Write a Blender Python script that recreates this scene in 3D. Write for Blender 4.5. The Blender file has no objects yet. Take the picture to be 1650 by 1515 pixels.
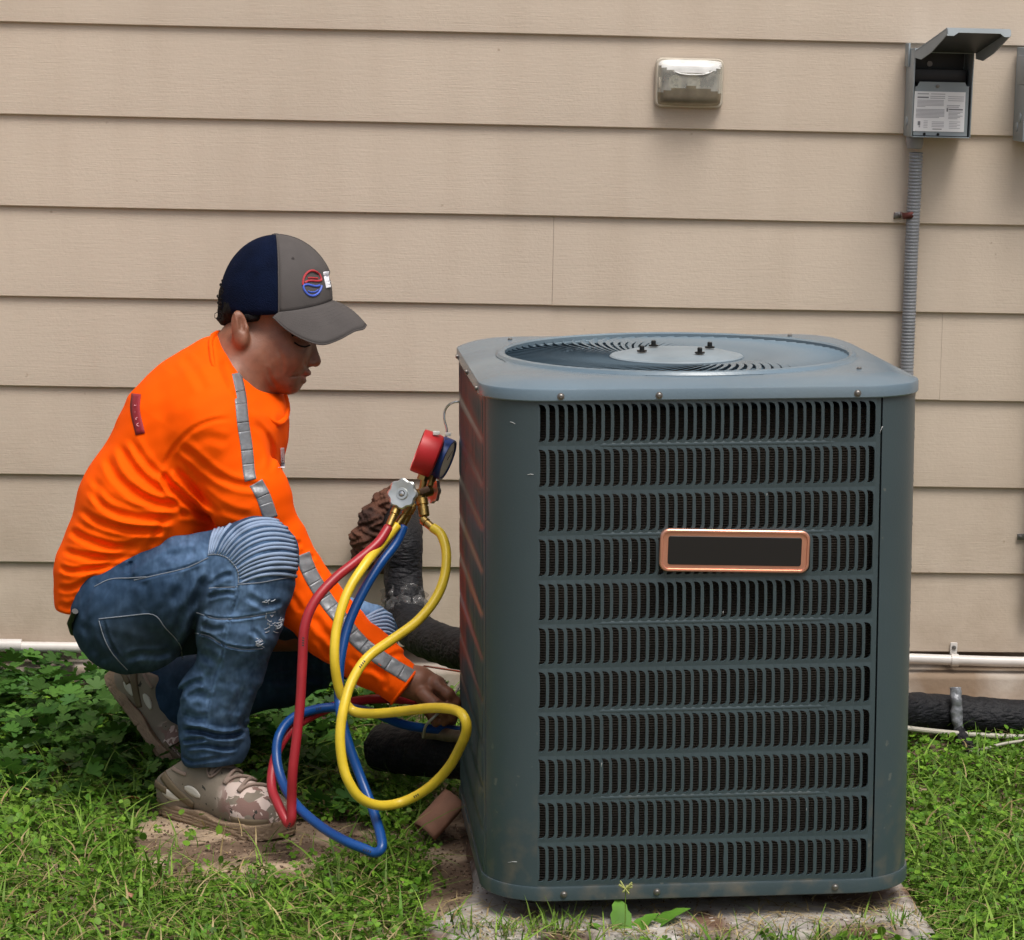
import bpy, bmesh, math, random
import numpy as np
from mathutils import Vector, Matrix
from mathutils.bvhtree import BVHTree
from mathutils import noise as mnoise

random.seed(7)
rng = np.random.default_rng(11)
SC = bpy.context.scene
COL = SC.collection
R = math.radians

# ------------------------------------------------------------------ camera
FPX, CX, CY = 4400.0, 825.0, 757.5          # focal length in photograph pixels
YAW, PITCH, ROLL = R(3.65), R(8.75), R(1.35)
CAM = Vector((0.0, 0.0, 1.42))
FW = Vector((math.sin(YAW) * math.cos(PITCH), math.cos(YAW) * math.cos(PITCH), -math.sin(PITCH)))
R0 = Vector((math.cos(YAW), -math.sin(YAW), 0))
U0 = R0.cross(FW)
RT = R0 * math.cos(ROLL) + U0 * math.sin(ROLL)
UP = U0 * math.cos(ROLL) - R0 * math.sin(ROLL)
cam_d = bpy.data.cameras.new('camera')
cam = bpy.data.objects.new('camera', cam_d)
COL.objects.link(cam)
cam.matrix_world = Matrix(((RT.x, UP.x, -FW.x, CAM.x), (RT.y, UP.y, -FW.y, CAM.y), (RT.z, UP.z, -FW.z, CAM.z), (0, 0, 0, 1)))
cam_d.sensor_width = 36.0
cam_d.lens = 36.0 * FPX / 1650.0
cam_d.clip_start = 0.05
cam_d.clip_end = 500
SC.camera = cam

# ------------------------------------------------------------------ light
SUN_EL, SUN_AZ = R(66), R(160)               # azimuth measured from +Y clockwise: light comes over the camera
w = bpy.data.worlds.new('World'); SC.world = w; w.use_nodes = True
nt = w.node_tree; nt.nodes.clear()
sky = nt.nodes.new('ShaderNodeTexSky'); sky.sky_type = 'NISHITA'; sky.sun_disc = False
sky.sun_elevation = SUN_EL; sky.sun_rotation = SUN_AZ
sky.air_density = 1.0; sky.dust_density = 6.0; sky.ozone_density = 1.0
hs = nt.nodes.new('ShaderNodeHueSaturation'); hs.inputs['Saturation'].default_value = 0.55
bg = nt.nodes.new('ShaderNodeBackground'); bg.inputs['Strength'].default_value = 0.08
wo = nt.nodes.new('ShaderNodeOutputWorld')
nt.links.new(sky.outputs[0], hs.inputs['Color']); nt.links.new(hs.outputs[0], bg.inputs['Color'])
nt.links.new(bg.outputs[0], wo.inputs['Surface'])
sl = bpy.data.lights.new('sun', 'SUN'); sl.energy = 1.5; sl.angle = R(26); sl.color = (1.0, 0.95, 0.88)
sun = bpy.data.objects.new('sun', sl); COL.objects.link(sun)
sd = Vector((math.sin(SUN_AZ) * math.cos(SUN_EL), math.cos(SUN_AZ) * math.cos(SUN_EL), math.sin(SUN_EL)))
sun.rotation_euler = sd.to_track_quat('Z', 'Y').to_euler()
SC.view_settings.view_transform = 'Standard'; SC.view_settings.look = 'None'
SC.view_settings.exposure = 0.70; SC.view_settings.gamma = 1.0
SC.view_settings.use_curve_mapping = False
SC.render.engine = 'CYCLES'
SC.cycles.max_bounces = 8
SC.cycles.use_denoising = True

# ------------------------------------------------------------------ coordinates
def at(px, py, d):
    """world point seen at photograph pixel (px, py) at distance d along the view axis"""
    return CAM + FW * d + RT * ((px - CX) * d / FPX) + UP * ((CY - py) * d / FPX)

def proj(p):
    v = Vector(p) - CAM
    d = v.dot(FW)
    return CX + FPX * v.dot(RT) / d, CY - FPX * v.dot(UP) / d, d

def on_plane(px, py, n, c):
    """hit of the pixel's ray with the plane n.p = c"""
    v = at(px, py, 1.0) - CAM
    t = (c - n.dot(CAM)) / n.dot(v)
    return CAM + v * t

# ------------------------------------------------------------------ mesh helpers
def empty(name, loc, label, cat, group=None, rot=(0, 0, 0)):
    o = bpy.data.objects.new(name, None)
    o.location = loc; o.rotation_euler = rot
    o.empty_display_size = 0.05
    COL.objects.link(o)
    o['label'] = label; o['category'] = cat
    if group: o['group'] = group
    return o

def tag(o, label=None, cat=None, group=None, kind=None):
    if label: o['label'] = label
    if cat: o['category'] = cat
    if group: o['group'] = group
    if kind: o['kind'] = kind
    return o

def mk(name, V, F, mat, parent=None, smooth=True, org=None, angle=None):
    """V world (or local when org is None) coordinates; F list of faces or an (n,k) array"""
    me = bpy.data.meshes.new(name)
    V = np.asarray([tuple(v) for v in V] if not isinstance(V, np.ndarray) else V, dtype=np.float64)
    if org is None and parent is not None and parent.get('_world'):
        org = parent['_world']
    if org is not None:
        V = V - np.array(org)
    if isinstance(F, np.ndarray):
        n, k = F.shape
        me.vertices.add(len(V)); me.vertices.foreach_set('co', V.astype(np.float32).ravel())
        me.loops.add(n * k); me.loops.foreach_set('vertex_index', F.astype(np.int32).ravel())
        me.polygons.add(n); me.polygons.foreach_set('loop_start', np.arange(0, n * k, k, dtype=np.int32))
        me.update(calc_edges=True)
    else:
        me.from_pydata([tuple(v) for v in V], [], F)
    me.validate()
    if smooth:
        me.polygons.foreach_set('use_smooth', np.ones(len(me.polygons), dtype=bool))
        if angle is not None:
            me.set_sharp_from_angle(angle=R(angle))
    if mat is not None: me.materials.append(mat)
    o = bpy.data.objects.new(name, me)
    COL.objects.link(o)
    if parent is not None:
        o.parent = parent
    elif org is not None:
        o.location = org
    return o

def world_empty(name, loc, label, cat, group=None):
    """an Empty at loc whose children are given in world coordinates"""
    o = empty(name, loc, label, cat, group)
    o['_world'] = tuple(loc)
    return o

def sub_world(o, root):
    """let sub-parts of o be given in world coordinates as well"""
    o['_world'] = tuple(root['_world'])
    return o

def catmull(P, n=8, closed=False):
    P = [np.array(p, dtype=float) for p in P]
    out = []
    N = len(P)
    rngk = range(N if closed else N - 1)
    for i in rngk:
        if closed:
            a, b, c, d = P[(i - 1) % N], P[i], P[(i + 1) % N], P[(i + 2) % N]
        else:
            b, c = P[i], P[i + 1]
            a = P[i - 1] if i > 0 else 2 * b - c
            d = P[i + 2] if i + 2 < N else 2 * c - b
        for k in range(n):
            t = k / n
            out.append(0.5 * ((2 * b) + (-a + c) * t + (2 * a - 5 * b + 4 * c - d) * t * t + (-a + 3 * b - 3 * c + d) * t ** 3))
    if not closed: out.append(P[-1])
    return out

def tube_vf(pts, rad, seg=12, cap=True, flat=None, upv=None):
    """tube along pts; rad number or list; flat scales the second axis"""
    pts = [Vector(p) for p in pts]
    n = len(pts)
    rad = [rad] * n if not hasattr(rad, '__len__') else list(rad)
    V, F = [], []
    prev = None
    for i, p in enumerate(pts):
        t = (pts[min(i + 1, n - 1)] - pts[max(i - 1, 0)])
        if t.length < 1e-9: t = Vector((0, 0, 1))
        t.normalize()
        if prev is None:
            ref = Vector(upv) if upv is not None else (Vector((0, 0, 1)) if abs(t.z) < 0.9 else Vector((1, 0, 0)))
        else:
            ref = prev
        a = (ref - t * ref.dot(t))
        if a.length < 1e-6: a = t.orthogonal()
        a.normalize(); b = t.cross(a); prev = a
        for k in range(seg):
            th = 2 * math.pi * k / seg
            V.append(p + a * (math.cos(th) * rad[i] * (flat if flat else 1)) + b * (math.sin(th) * rad[i]))
    for i in range(n - 1):
        for k in range(seg):
            k2 = (k + 1) % seg
            F.append((i * seg + k, i * seg + k2, (i + 1) * seg + k2, (i + 1) * seg + k))
    if cap:
        F.append(tuple(reversed(range(seg)))); F.append(tuple((n - 1) * seg + k for k in range(seg)))
    return V, F

class MB:
    """collects pieces that end up as one mesh"""
    def __init__(s): s.V = []; s.F = []
    def add(s, V, F):
        o = len(s.V); s.V += [Vector(v) for v in V]; s.F += [tuple(o + i for i in f) for f in F]; return s
    def tube(s, pts, rad, seg=12, **k): return s.add(*tube_vf(pts, rad, seg, **k))
    def box(s, c, size, M=None, bev=0.0, seg=2):
        bm = bmesh.new(); bmesh.ops.create_cube(bm, size=1.0)
        bmesh.ops.scale(bm, vec=size, verts=bm.verts)
        if bev > 0:
            bmesh.ops.bevel(bm, geom=bm.edges[:] + bm.verts[:], offset=bev, segments=seg, profile=0.5, affect='EDGES', clamp_overlap=True)
        T = Matrix.Translation(c)
        bmesh.ops.transform(bm, matrix=(T @ M.to_4x4()) if M is not None else T, verts=bm.verts)
        bm.verts.index_update()
        s.add([v.co.copy() for v in bm.verts], [[v.index for v in f.verts] for f in bm.faces]); bm.free(); return s
    def prism(s, poly, vec):
        """poly: list of 3D points; vec: extrusion vector"""
        n = len(poly); vec = Vector(vec)
        V = [Vector(p) for p in poly] + [Vector(p) + vec for p in poly]
        F = [tuple(range(n)), tuple(reversed(range(n, 2 * n)))] + [(i, i + n, (i + 1) % n + n, (i + 1) % n) for i in range(n)]
        return s.add(V, F)
    def lathe(s, prof, c, axis, seg=24, ref=None):
        """prof: (radius, height) along axis from c"""
        axis = Vector(axis).normalized(); a = axis.orthogonal().normalized() if ref is None else Vector(ref).normalized(); b = axis.cross(a); c = Vector(c)
        V, F = [], []
        for r_, h_ in prof:
            for k in range(seg):
                th = 2 * math.pi * k / seg
                V.append(c + axis * h_ + (a * math.cos(th) + b * math.sin(th)) * r_)
        m = len(prof)
        for i in range(m - 1):
            for k in range(seg):
                k2 = (k + 1) % seg
                F.append((i * seg + k, i * seg + k2, (i + 1) * seg + k2, (i + 1) * seg + k))
        F.append(tuple(reversed(range(seg)))); F.append(tuple((m - 1) * seg + k for k in range(seg)))
        return s.add(V, F)
    def build(s, name, mat, parent=None, smooth=True, angle=35, org=None):
        return mk(name, s.V, s.F, mat, parent, smooth, org=org, angle=angle)

# ------------------------------------------------------------------ materials
MATS = {}
def mat(name, col, rough=0.6, metal=0.0, spec=0.5, var=0.0, vscale=8.0, col2=None, thr=None, bump=0.0, bscale=60.0,
        trans=0.0, sss=0.0, coat=0.0, island=0.0, alpha=1.0, sheen=0.0, two=None, bdist=0.002, detail=6.0):
    """principled material with noise variation of colour, optional second colour in patches, bump"""
    m = bpy.data.materials.new(name); m.use_nodes = True
    nt = m.node_tree; N = nt.nodes; L = nt.links
    p = N['Principled BSDF']
    p.inputs['Roughness'].default_value = rough; p.inputs['Metallic'].default_value = metal
    p.inputs['Specular IOR Level'].default_value = spec
    if trans: p.inputs['Transmission Weight'].default_value = trans
    if coat: p.inputs['Coat Weight'].default_value = coat; p.inputs['Coat Roughness'].default_value = 0.15
    if sheen: p.inputs['Sheen Weight'].default_value = sheen; p.inputs['Sheen Roughness'].default_value = 0.5
    if sss:
        p.inputs['Subsurface Weight'].default_value = sss; p.inputs['Subsurface Radius'].default_value = (0.01, 0.004, 0.002)
        p.inputs['Subsurface Scale'].default_value = 0.5
    if alpha < 1: p.inputs['Alpha'].default_value = alpha
    tc = N.new('ShaderNodeTexCoord')
    src = None
    def noise(scale, det=detail, dist=0.0):
        n = N.new('ShaderNodeTexNoise'); n.inputs['Scale'].default_value = scale; n.inputs['Detail'].default_value = det
        n.inputs['Distortion'].default_value = dist; L.new(tc.outputs['Object'], n.inputs['Vector']); return n.outputs['Fac']
    rgb = N.new('ShaderNodeRGB'); rgb.outputs[0].default_value = (*col, 1); src = rgb.outputs[0]
    if col2 is not None:
        lo, hi = thr if thr else (0.45, 0.6)
        r = N.new('ShaderNodeMapRange'); r.inputs['From Min'].default_value = lo; r.inputs['From Max'].default_value = hi
        L.new(noise(vscale * 0.6, 8, 0.6), r.inputs['Value'])
        mx = N.new('ShaderNodeMix'); mx.data_type = 'RGBA'; L.new(r.outputs[0], mx.inputs['Factor'])
        L.new(src, mx.inputs['A']); mx.inputs['B'].default_value = (*col2, 1); src = mx.outputs['Result']
    if var or island:
        b = N.new('ShaderNodeMath'); b.operation = 'ADD'; b.inputs[0].default_value = 1.0; b.inputs[1].default_value = 0.0
        cur = b.outputs[0]
        if var:
            r = N.new('ShaderNodeMapRange'); r.inputs['From Min'].default_value = 0.25; r.inputs['From Max'].default_value = 0.75
            r.inputs['To Min'].default_value = 1 - var; r.inputs['To Max'].default_value = 1 + var
            L.new(noise(vscale), r.inputs['Value']); cur = r.outputs[0]
        if island:
            g = N.new('ShaderNodeNewGeometry')
            r = N.new('ShaderNodeMapRange'); r.inputs['To Min'].default_value = 1 - island; r.inputs['To Max'].default_value = 1 + island
            L.new(g.outputs['Random Per Island'], r.inputs['Value'])
            mm = N.new('ShaderNodeMath'); mm.operation = 'MULTIPLY'; L.new(cur, mm.inputs[0]); L.new(r.outputs[0], mm.inputs[1]); cur = mm.outputs[0]
            if two is not None:
                # second colour for some islands
                m2 = N.new('ShaderNodeMath'); m2.operation = 'MULTIPLY'; m2.inputs[1].default_value = 17.31; L.new(g.outputs['Random Per Island'], m2.inputs[0])
                m3 = N.new('ShaderNodeMath'); m3.operation = 'FRACT'; L.new(m2.outputs[0], m3.inputs[0])
                mx = N.new('ShaderNodeMix'); mx.data_type = 'RGBA'; L.new(m3.outputs[0], mx.inputs['Factor'])
                L.new(src, mx.inputs['A']); mx.inputs['B'].default_value = (*two, 1); src = mx.outputs['Result']
        v = N.new('ShaderNodeVectorMath'); v.operation = 'SCALE'; L.new(src, v.inputs[0]); L.new(cur, v.inputs['Scale']); src = v.outputs[0]
    L.new(src, p.inputs['Base Color'])
    if bump:
        bp = N.new('ShaderNodeBump'); bp.inputs['Strength'].default_value = bump; bp.inputs['Distance'].default_value = bdist
        L.new(noise(bscale, 5), bp.inputs['Height']); L.new(bp.outputs[0], p.inputs['Normal'])
    MATS[name] = m
    return m

def nodes(m):
    return m.node_tree.nodes, m.node_tree.links, m.node_tree.nodes['Principled BSDF']

def speckle(m, col, scale, thr, coord='Object', size=None, strength=1.0):
    """small spots of another colour over what the base colour is now"""
    N, L, p = nodes(m)
    src = p.inputs['Base Color'].links[0].from_socket
    tc = N.new('ShaderNodeTexCoord')
    n = N.new('ShaderNodeTexNoise'); n.inputs['Scale'].default_value = scale; n.inputs['Detail'].default_value = 2
    if size:
        mp = N.new('ShaderNodeMapping'); mp.inputs['Scale'].default_value = size
        L.new(tc.outputs[coord], mp.inputs['Vector']); L.new(mp.outputs[0], n.inputs['Vector'])
    else:
        L.new(tc.outputs[coord], n.inputs['Vector'])
    r = N.new('ShaderNodeMapRange'); r.inputs['From Min'].default_value = thr; r.inputs['From Max'].default_value = thr + 0.04
    r.inputs['To Max'].default_value = strength
    L.new(n.outputs['Fac'], r.inputs['Value'])
    mx = N.new('ShaderNodeMix'); mx.data_type = 'RGBA'; L.new(r.outputs[0], mx.inputs['Factor'])
    L.new(src, mx.inputs['A']); mx.inputs['B'].default_value = (*col, 1)
    L.new(mx.outputs['Result'], p.inputs['Base Color'])
    return m

# ================================================================== the wall of the house
YW = 5.86                                     # plane of the sheathing behind the boards
NY = Vector((0, 1, 0))
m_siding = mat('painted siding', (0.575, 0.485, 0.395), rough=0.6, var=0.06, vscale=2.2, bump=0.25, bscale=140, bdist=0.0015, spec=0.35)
def siding_grain():
    m = m_siding; N, L, p = nodes(m)
    tc = N.new('ShaderNodeTexCoord'); mp = N.new('ShaderNodeMapping'); mp.inputs['Scale'].default_value = (5, 5, 120)
    n = N.new('ShaderNodeTexNoise'); n.inputs['Scale'].default_value = 3; n.inputs['Detail'].default_value = 7; n.inputs['Distortion'].default_value = 1.2
    L.new(tc.outputs['Object'], mp.inputs[0]); L.new(mp.outputs[0], n.inputs['Vector'])
    b = N.new('ShaderNodeBump'); b.inputs['Strength'].default_value = 0.30; b.inputs['Distance'].default_value = 0.0015
    L.new(n.outputs['Fac'], b.inputs['Height'])
    old = p.inputs['Normal'].links[0].from_node
    L.new(b.outputs[0], old.inputs['Normal'])
    # faint vertical weathering
    mp2 = N.new('ShaderNodeMapping'); mp2.inputs['Scale'].default_value = (9, 9, 1.1); L.new(tc.outputs['Object'], mp2.inputs[0])
    n2 = N.new('ShaderNodeTexNoise'); n2.inputs['Scale'].default_value = 1.5; n2.inputs['Detail'].default_value = 6; L.new(mp2.outputs[0], n2.inputs['Vector'])
    r = N.new('ShaderNodeMapRange'); r.inputs['From Min'].default_value = 0.45; r.inputs['From Max'].default_value = 0.75; r.inputs['To Max'].default_value = 0.22
    L.new(n2.outputs['Fac'], r.inputs['Value'])
    mx = N.new('ShaderNodeMix'); mx.data_type = 'RGBA'; L.new(r.outputs[0], mx.inputs['Factor'])
    L.new(p.inputs['Base Color'].links[0].from_socket, mx.inputs['A']); mx.inputs['B'].default_value = (0.42, 0.33, 0.25, 1)
    L.new(mx.outputs['Result'], p.inputs['Base Color'])
siding_grain()
def splash_and_shade():
    # splashed soil and painted-in shade on the lower boards, fading out in uneven patches
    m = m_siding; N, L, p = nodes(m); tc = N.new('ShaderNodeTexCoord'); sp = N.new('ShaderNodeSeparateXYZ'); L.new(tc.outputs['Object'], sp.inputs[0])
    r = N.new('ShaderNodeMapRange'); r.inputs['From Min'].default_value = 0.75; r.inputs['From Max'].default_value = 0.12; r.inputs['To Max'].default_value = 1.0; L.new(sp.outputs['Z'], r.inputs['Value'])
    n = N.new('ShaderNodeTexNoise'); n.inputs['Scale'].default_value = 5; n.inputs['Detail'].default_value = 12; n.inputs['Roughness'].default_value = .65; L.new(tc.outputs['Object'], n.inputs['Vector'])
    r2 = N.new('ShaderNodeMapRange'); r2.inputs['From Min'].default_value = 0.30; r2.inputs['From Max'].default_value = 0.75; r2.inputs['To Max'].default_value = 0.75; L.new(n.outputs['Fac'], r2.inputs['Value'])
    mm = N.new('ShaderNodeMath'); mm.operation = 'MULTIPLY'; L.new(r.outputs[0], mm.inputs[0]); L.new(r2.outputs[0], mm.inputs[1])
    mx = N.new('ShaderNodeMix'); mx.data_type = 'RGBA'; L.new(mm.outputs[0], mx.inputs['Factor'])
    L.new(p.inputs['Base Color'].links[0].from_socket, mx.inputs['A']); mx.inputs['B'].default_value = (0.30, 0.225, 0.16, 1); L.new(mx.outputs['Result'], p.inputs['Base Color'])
splash_and_shade()
speckle(m_siding, (0.30, 0.21, 0.14), 38, 0.765, strength=0.5)
m_concrete_f = mat('foundation concrete', (0.36, 0.315, 0.27), rough=0.9, var=0.25, vscale=7, bump=0.6, bscale=70, col2=(0.22, 0.16, 0.11), thr=(0.48, 0.62))

lines_left = [35, 186, 333, 476, 621, 765, 906]
zl = [on_plane(0, y, NY, YW - 0.016).z for y in lines_left]
EXPO = (zl[0] - zl[-1]) / 6.0
z_line = [zl[0] - i * EXPO for i in range(7)]
wall_o = world_empty('house_wall', (1.0, YW, 0.0), 'long house wall of tan painted lap siding above a concrete foundation', 'wall')
rows_z = [z_line[0] + k * EXPO for k in range(7, 0, -1)] + z_line + [z_line[-1] - EXPO * 0.93]   # bottom edges of every course
zbot_wall = rows_z[-1]
def board(x0, x1, zb, zt, seed, last=False):
    """one lap board: bottom edge proud, face leaning back under the course above"""
    n = max(6, int((x1 - x0) / 0.14))
    V, F = [], []
    prof = [(0.0015, 0.000), (-0.0160, 0.0), (-0.0178, 0.0018), (-0.0178, 0.006), (-0.0168, 0.05), (-0.0085, (zt - zb) + 0.016), (0.0015, (zt - zb) + 0.016)]
    for i in range(n + 1):
        x = x0 + (x1 - x0) * i / n
        dz = 0.0016 * mnoise.noise(Vector((x * 1.3, seed * 3.1, 0.2)))
        dy = 0.0016 * mnoise.noise(Vector((x * 1.7, seed * 5.7, 4.2)))
        for (py_, pz_) in prof:
            k = 1.0 if pz_ < 0.08 else 0.0
            V.append((x, YW + py_ + dy * k, zb + pz_ + dz * k))
    m = len(prof)
    for i in range(n):
        for k in range(m):
            k2 = (k + 1) % m
            F.append((i * m + k, i * m + k2, (i + 1) * m + k2, (i + 1) * m + k))
    F.append(tuple(range(m))); F.append(tuple(reversed(range(n * m, (n + 1) * m))))
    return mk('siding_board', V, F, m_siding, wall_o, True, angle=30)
j1 = on_plane(891, 420, NY, YW - 0.012).x
j2 = on_plane(1516, 575, NY, YW - 0.012).x
XL, XR = -3.2, 4.6
joints = {8: [j1 - 3.66, j1], 10: [], 11: [j2, j2 - 3.66]}
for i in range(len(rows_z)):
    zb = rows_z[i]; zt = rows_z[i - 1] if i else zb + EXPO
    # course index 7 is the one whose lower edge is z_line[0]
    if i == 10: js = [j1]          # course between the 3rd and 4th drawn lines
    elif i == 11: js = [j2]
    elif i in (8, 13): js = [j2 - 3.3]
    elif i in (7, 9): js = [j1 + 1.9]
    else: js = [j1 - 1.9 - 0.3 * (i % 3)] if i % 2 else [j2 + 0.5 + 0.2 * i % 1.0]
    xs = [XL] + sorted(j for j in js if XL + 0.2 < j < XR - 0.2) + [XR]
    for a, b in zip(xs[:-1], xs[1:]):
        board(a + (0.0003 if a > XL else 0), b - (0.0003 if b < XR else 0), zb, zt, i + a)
# sheathing behind the boards and the foundation below them
MB().box(((XL + XR) / 2, YW + 0.06, (rows_z[0] + EXPO + zbot_wall) / 2), (XR - XL, 0.11, rows_z[0] + EXPO - zbot_wall)).build('sheathing', mat('sheathing', (0.12, 0.09, 0.06), rough=0.9), wall_o)
def foundation():
    n, m = 120, 8
    V, F = [], []
    zt, zb = zbot_wall + 0.004, -0.12
    zl_ = on_plane(1560, 1087, NY, YW - 0.055).z
    for i in range(n + 1):
        x = XL + (XR - XL) * i / n
        V.append((x, YW + 0.1, zt))
        for k in range(m + 1):
            z = [zt, zl_ + 0.002, zl_ - 0.003, zl_ - 0.012][k] if k < 4 else (zl_ - 0.012) + (zb - zl_ + 0.012) * (k - 3) / (m - 3)
            e = 0.006 * mnoise.noise(Vector((x * 6, z * 9, 1))) + 0.003 * mnoise.noise(Vector((x * 25, z * 30, 7)))
            V.append((x, YW - (-0.01 if k < 2 else 0.052 + 0.002 * k) + e, z))
    s = m + 2
    for i in range(n):
        for k in range(m + 1):
            F.append((i * s + k, i * s + k + 1, (i + 1) * s + k + 1, (i + 1) * s + k))
    return mk('foundation', V, F, m_concrete_f, wall_o, True)
foundation()

# ================================================================== ground
m_soil = mat('soil', (0.13, 0.085, 0.055), rough=0.95, var=0.35, vscale=9, col2=(0.44, 0.33, 0.23), thr=(0.48, 0.60), bump=1.0, bscale=45, bdist=0.006)
speckle(m_soil, (0.40, 0.30, 0.19), 90, 0.66, strength=0.8)
speckle(m_soil, (0.05, 0.03, 0.02), 60, 0.68, strength=0.7)
def gz(x, y):
    """height of the soil"""
    h = 0.012 * mnoise.noise(Vector((x * 2.1, y * 2.1, 0.3))) + 0.004 * mnoise.noise(Vector((x * 11, y * 11, 2.3)))
    t = min(1, max(0, (y - 5.1) / 0.7)); h += 0.02 * t
    return h
def ground():
    xs = np.concatenate([np.linspace(-60, -2.2, 12)[:-1], np.linspace(-2.2, 2.8, 240), np.linspace(2.8, 60, 12)[1:]])
    ys = np.concatenate([np.linspace(-60, 3.4, 14)[:-1], np.linspace(3.4, YW + 0.2, 130), [7, 20, 60]])
    V = [(x, y, gz(x, y) if abs(x) < 4 and 3 < y < 7 else 0.0) for x in xs for y in ys]
    ny = len(ys)
    F = [(i * ny + j, (i + 1) * ny + j, (i + 1) * ny + j + 1, i * ny + j + 1) for i in range(len(xs) - 1) for j in range(ny - 1)]
    return tag(mk('ground', V, F, m_soil), kind='structure')
ground()

# ================================================================== the air conditioner
A_, RC, HB, HP = 0.704, 0.104, 0.024, 0.813      # width, corner radius, base lip height, panel top
HALF = A_ / 2
TILT = -R(1.35)
p_front = at(1124, 1446, 4.42)
m_ac = mat('grey green enamel', (0.044, 0.067, 0.077), rough=0.36, var=0.10, vscale=5, bump=0.10, bscale=300, spec=0.5)
m_acrow = mat('grey green enamel on the louvres', (0.044, 0.067, 0.077), rough=0.36, var=0.10, vscale=5, spec=0.5)
speckle(m_acrow, (0.30, 0.30, 0.27), 130, 0.80, strength=0.9)
speckle(m_ac, (0.16, 0.17, 0.15), 55, 0.72, strength=0.5)
speckle(m_ac, (0.30, 0.30, 0.27), 130, 0.80, strength=0.9)
def dust_low(m, z0, z1, colr, s):
    """mud splashed over the foot of the casing"""
    N, L, p = nodes(m); tc = N.new('ShaderNodeTexCoord'); sp = N.new('ShaderNodeSeparateXYZ'); L.new(tc.outputs['Object'], sp.inputs[0])
    r = N.new('ShaderNodeMapRange'); r.inputs['From Min'].default_value = z1; r.inputs['From Max'].default_value = z0; r.inputs['To Max'].default_value = s
    L.new(sp.outputs['Z'], r.inputs['Value'])
    n = N.new('ShaderNodeTexNoise'); n.inputs['Scale'].default_value = 26; n.inputs['Detail'].default_value = 8; L.new(tc.outputs['Object'], n.inputs['Vector'])
    r2 = N.new('ShaderNodeMapRange'); r2.inputs['From Min'].default_value = 0.45; r2.inputs['From Max'].default_value = 0.65; L.new(n.outputs['Fac'], r2.inputs['Value'])
    mm = N.new('ShaderNodeMath'); mm.operation = 'MULTIPLY'; L.new(r.outputs[0], mm.inputs[0]); L.new(r2.outputs[0], mm.inputs[1])
    mx = N.new('ShaderNodeMix'); mx.data_type = 'RGBA'; L.new(mm.outputs[0], mx.inputs['Factor'])
    L.new(p.inputs['Base Color'].links[0].from_socket, mx.inputs['A']); mx.inputs['B'].default_value = (*colr, 1); L.new(mx.outputs['Result'], p.inputs['Base Color'])
dust_low(m_ac, 0.0, 0.22, (0.17, 0.14, 0.10), 0.55)
m_cap = mat('grey blue cap enamel', (0.125, 0.18, 0.225), rough=0.27, var=0.12, vscale=6, bump=0.12, bscale=220, spec=0.6,
            col2=(0.17, 0.215, 0.24), thr=(0.5, 0.75))
m_screw = mat('steel screw', (0.20, 0.19, 0.18), rough=0.42, metal=0.8)
m_dark = mat('black recess', (0.008, 0.008, 0.008), rough=0.9)
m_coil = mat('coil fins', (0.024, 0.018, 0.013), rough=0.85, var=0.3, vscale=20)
def coil_ribs():
    N, L, p = nodes(m_coil); tc = N.new('ShaderNodeTexCoord'); sp = N.new('ShaderNodeSeparateXYZ'); L.new(tc.outputs['Object'], sp.inputs[0])
    m1 = N.new('ShaderNodeMath'); m1.operation = 'MULTIPLY'; m1.inputs[1].default_value = 2 * math.pi / 0.0042; L.new(sp.outputs['Z'], m1.inputs[0])
    m2 = N.new('ShaderNodeMath'); m2.operation = 'SINE'; L.new(m1.outputs[0], m2.inputs[0])
    b = N.new('ShaderNodeBump'); b.inputs['Strength'].default_value = 1; b.inputs['Distance'].default_value = 0.0015; L.new(m2.outputs[0], b.inputs['Height'])
    L.new(b.outputs[0], p.inputs['Normal'])
coil_ribs()
org_ac = p_front + Vector((0, HALF, 0))
ac = empty('air_conditioner', org_ac, 'square dark grey green outdoor air conditioner with louvred sides and round fan grille on top', 'air conditioner', rot=(0, TILT, R(1.6)))

def face_pt(k, s, n, z):
    """point on side k (0 front, 1 right, 2 back, 3 left): s along, n outward from the face plane"""
    e = abs(s) - (HALF - RC)
    if 0 < e < RC * 0.6 and n > -0.02: n = n - (RC - math.sqrt(RC * RC - e * e))      # sheet follows the rounded corner
    x, y = s, -(HALF + n)
    c, sn = [(1, 0), (0, 1), (-1, 0), (0, -1)][k]
    return (x * c - y * sn, x * sn + y * c, z)

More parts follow.
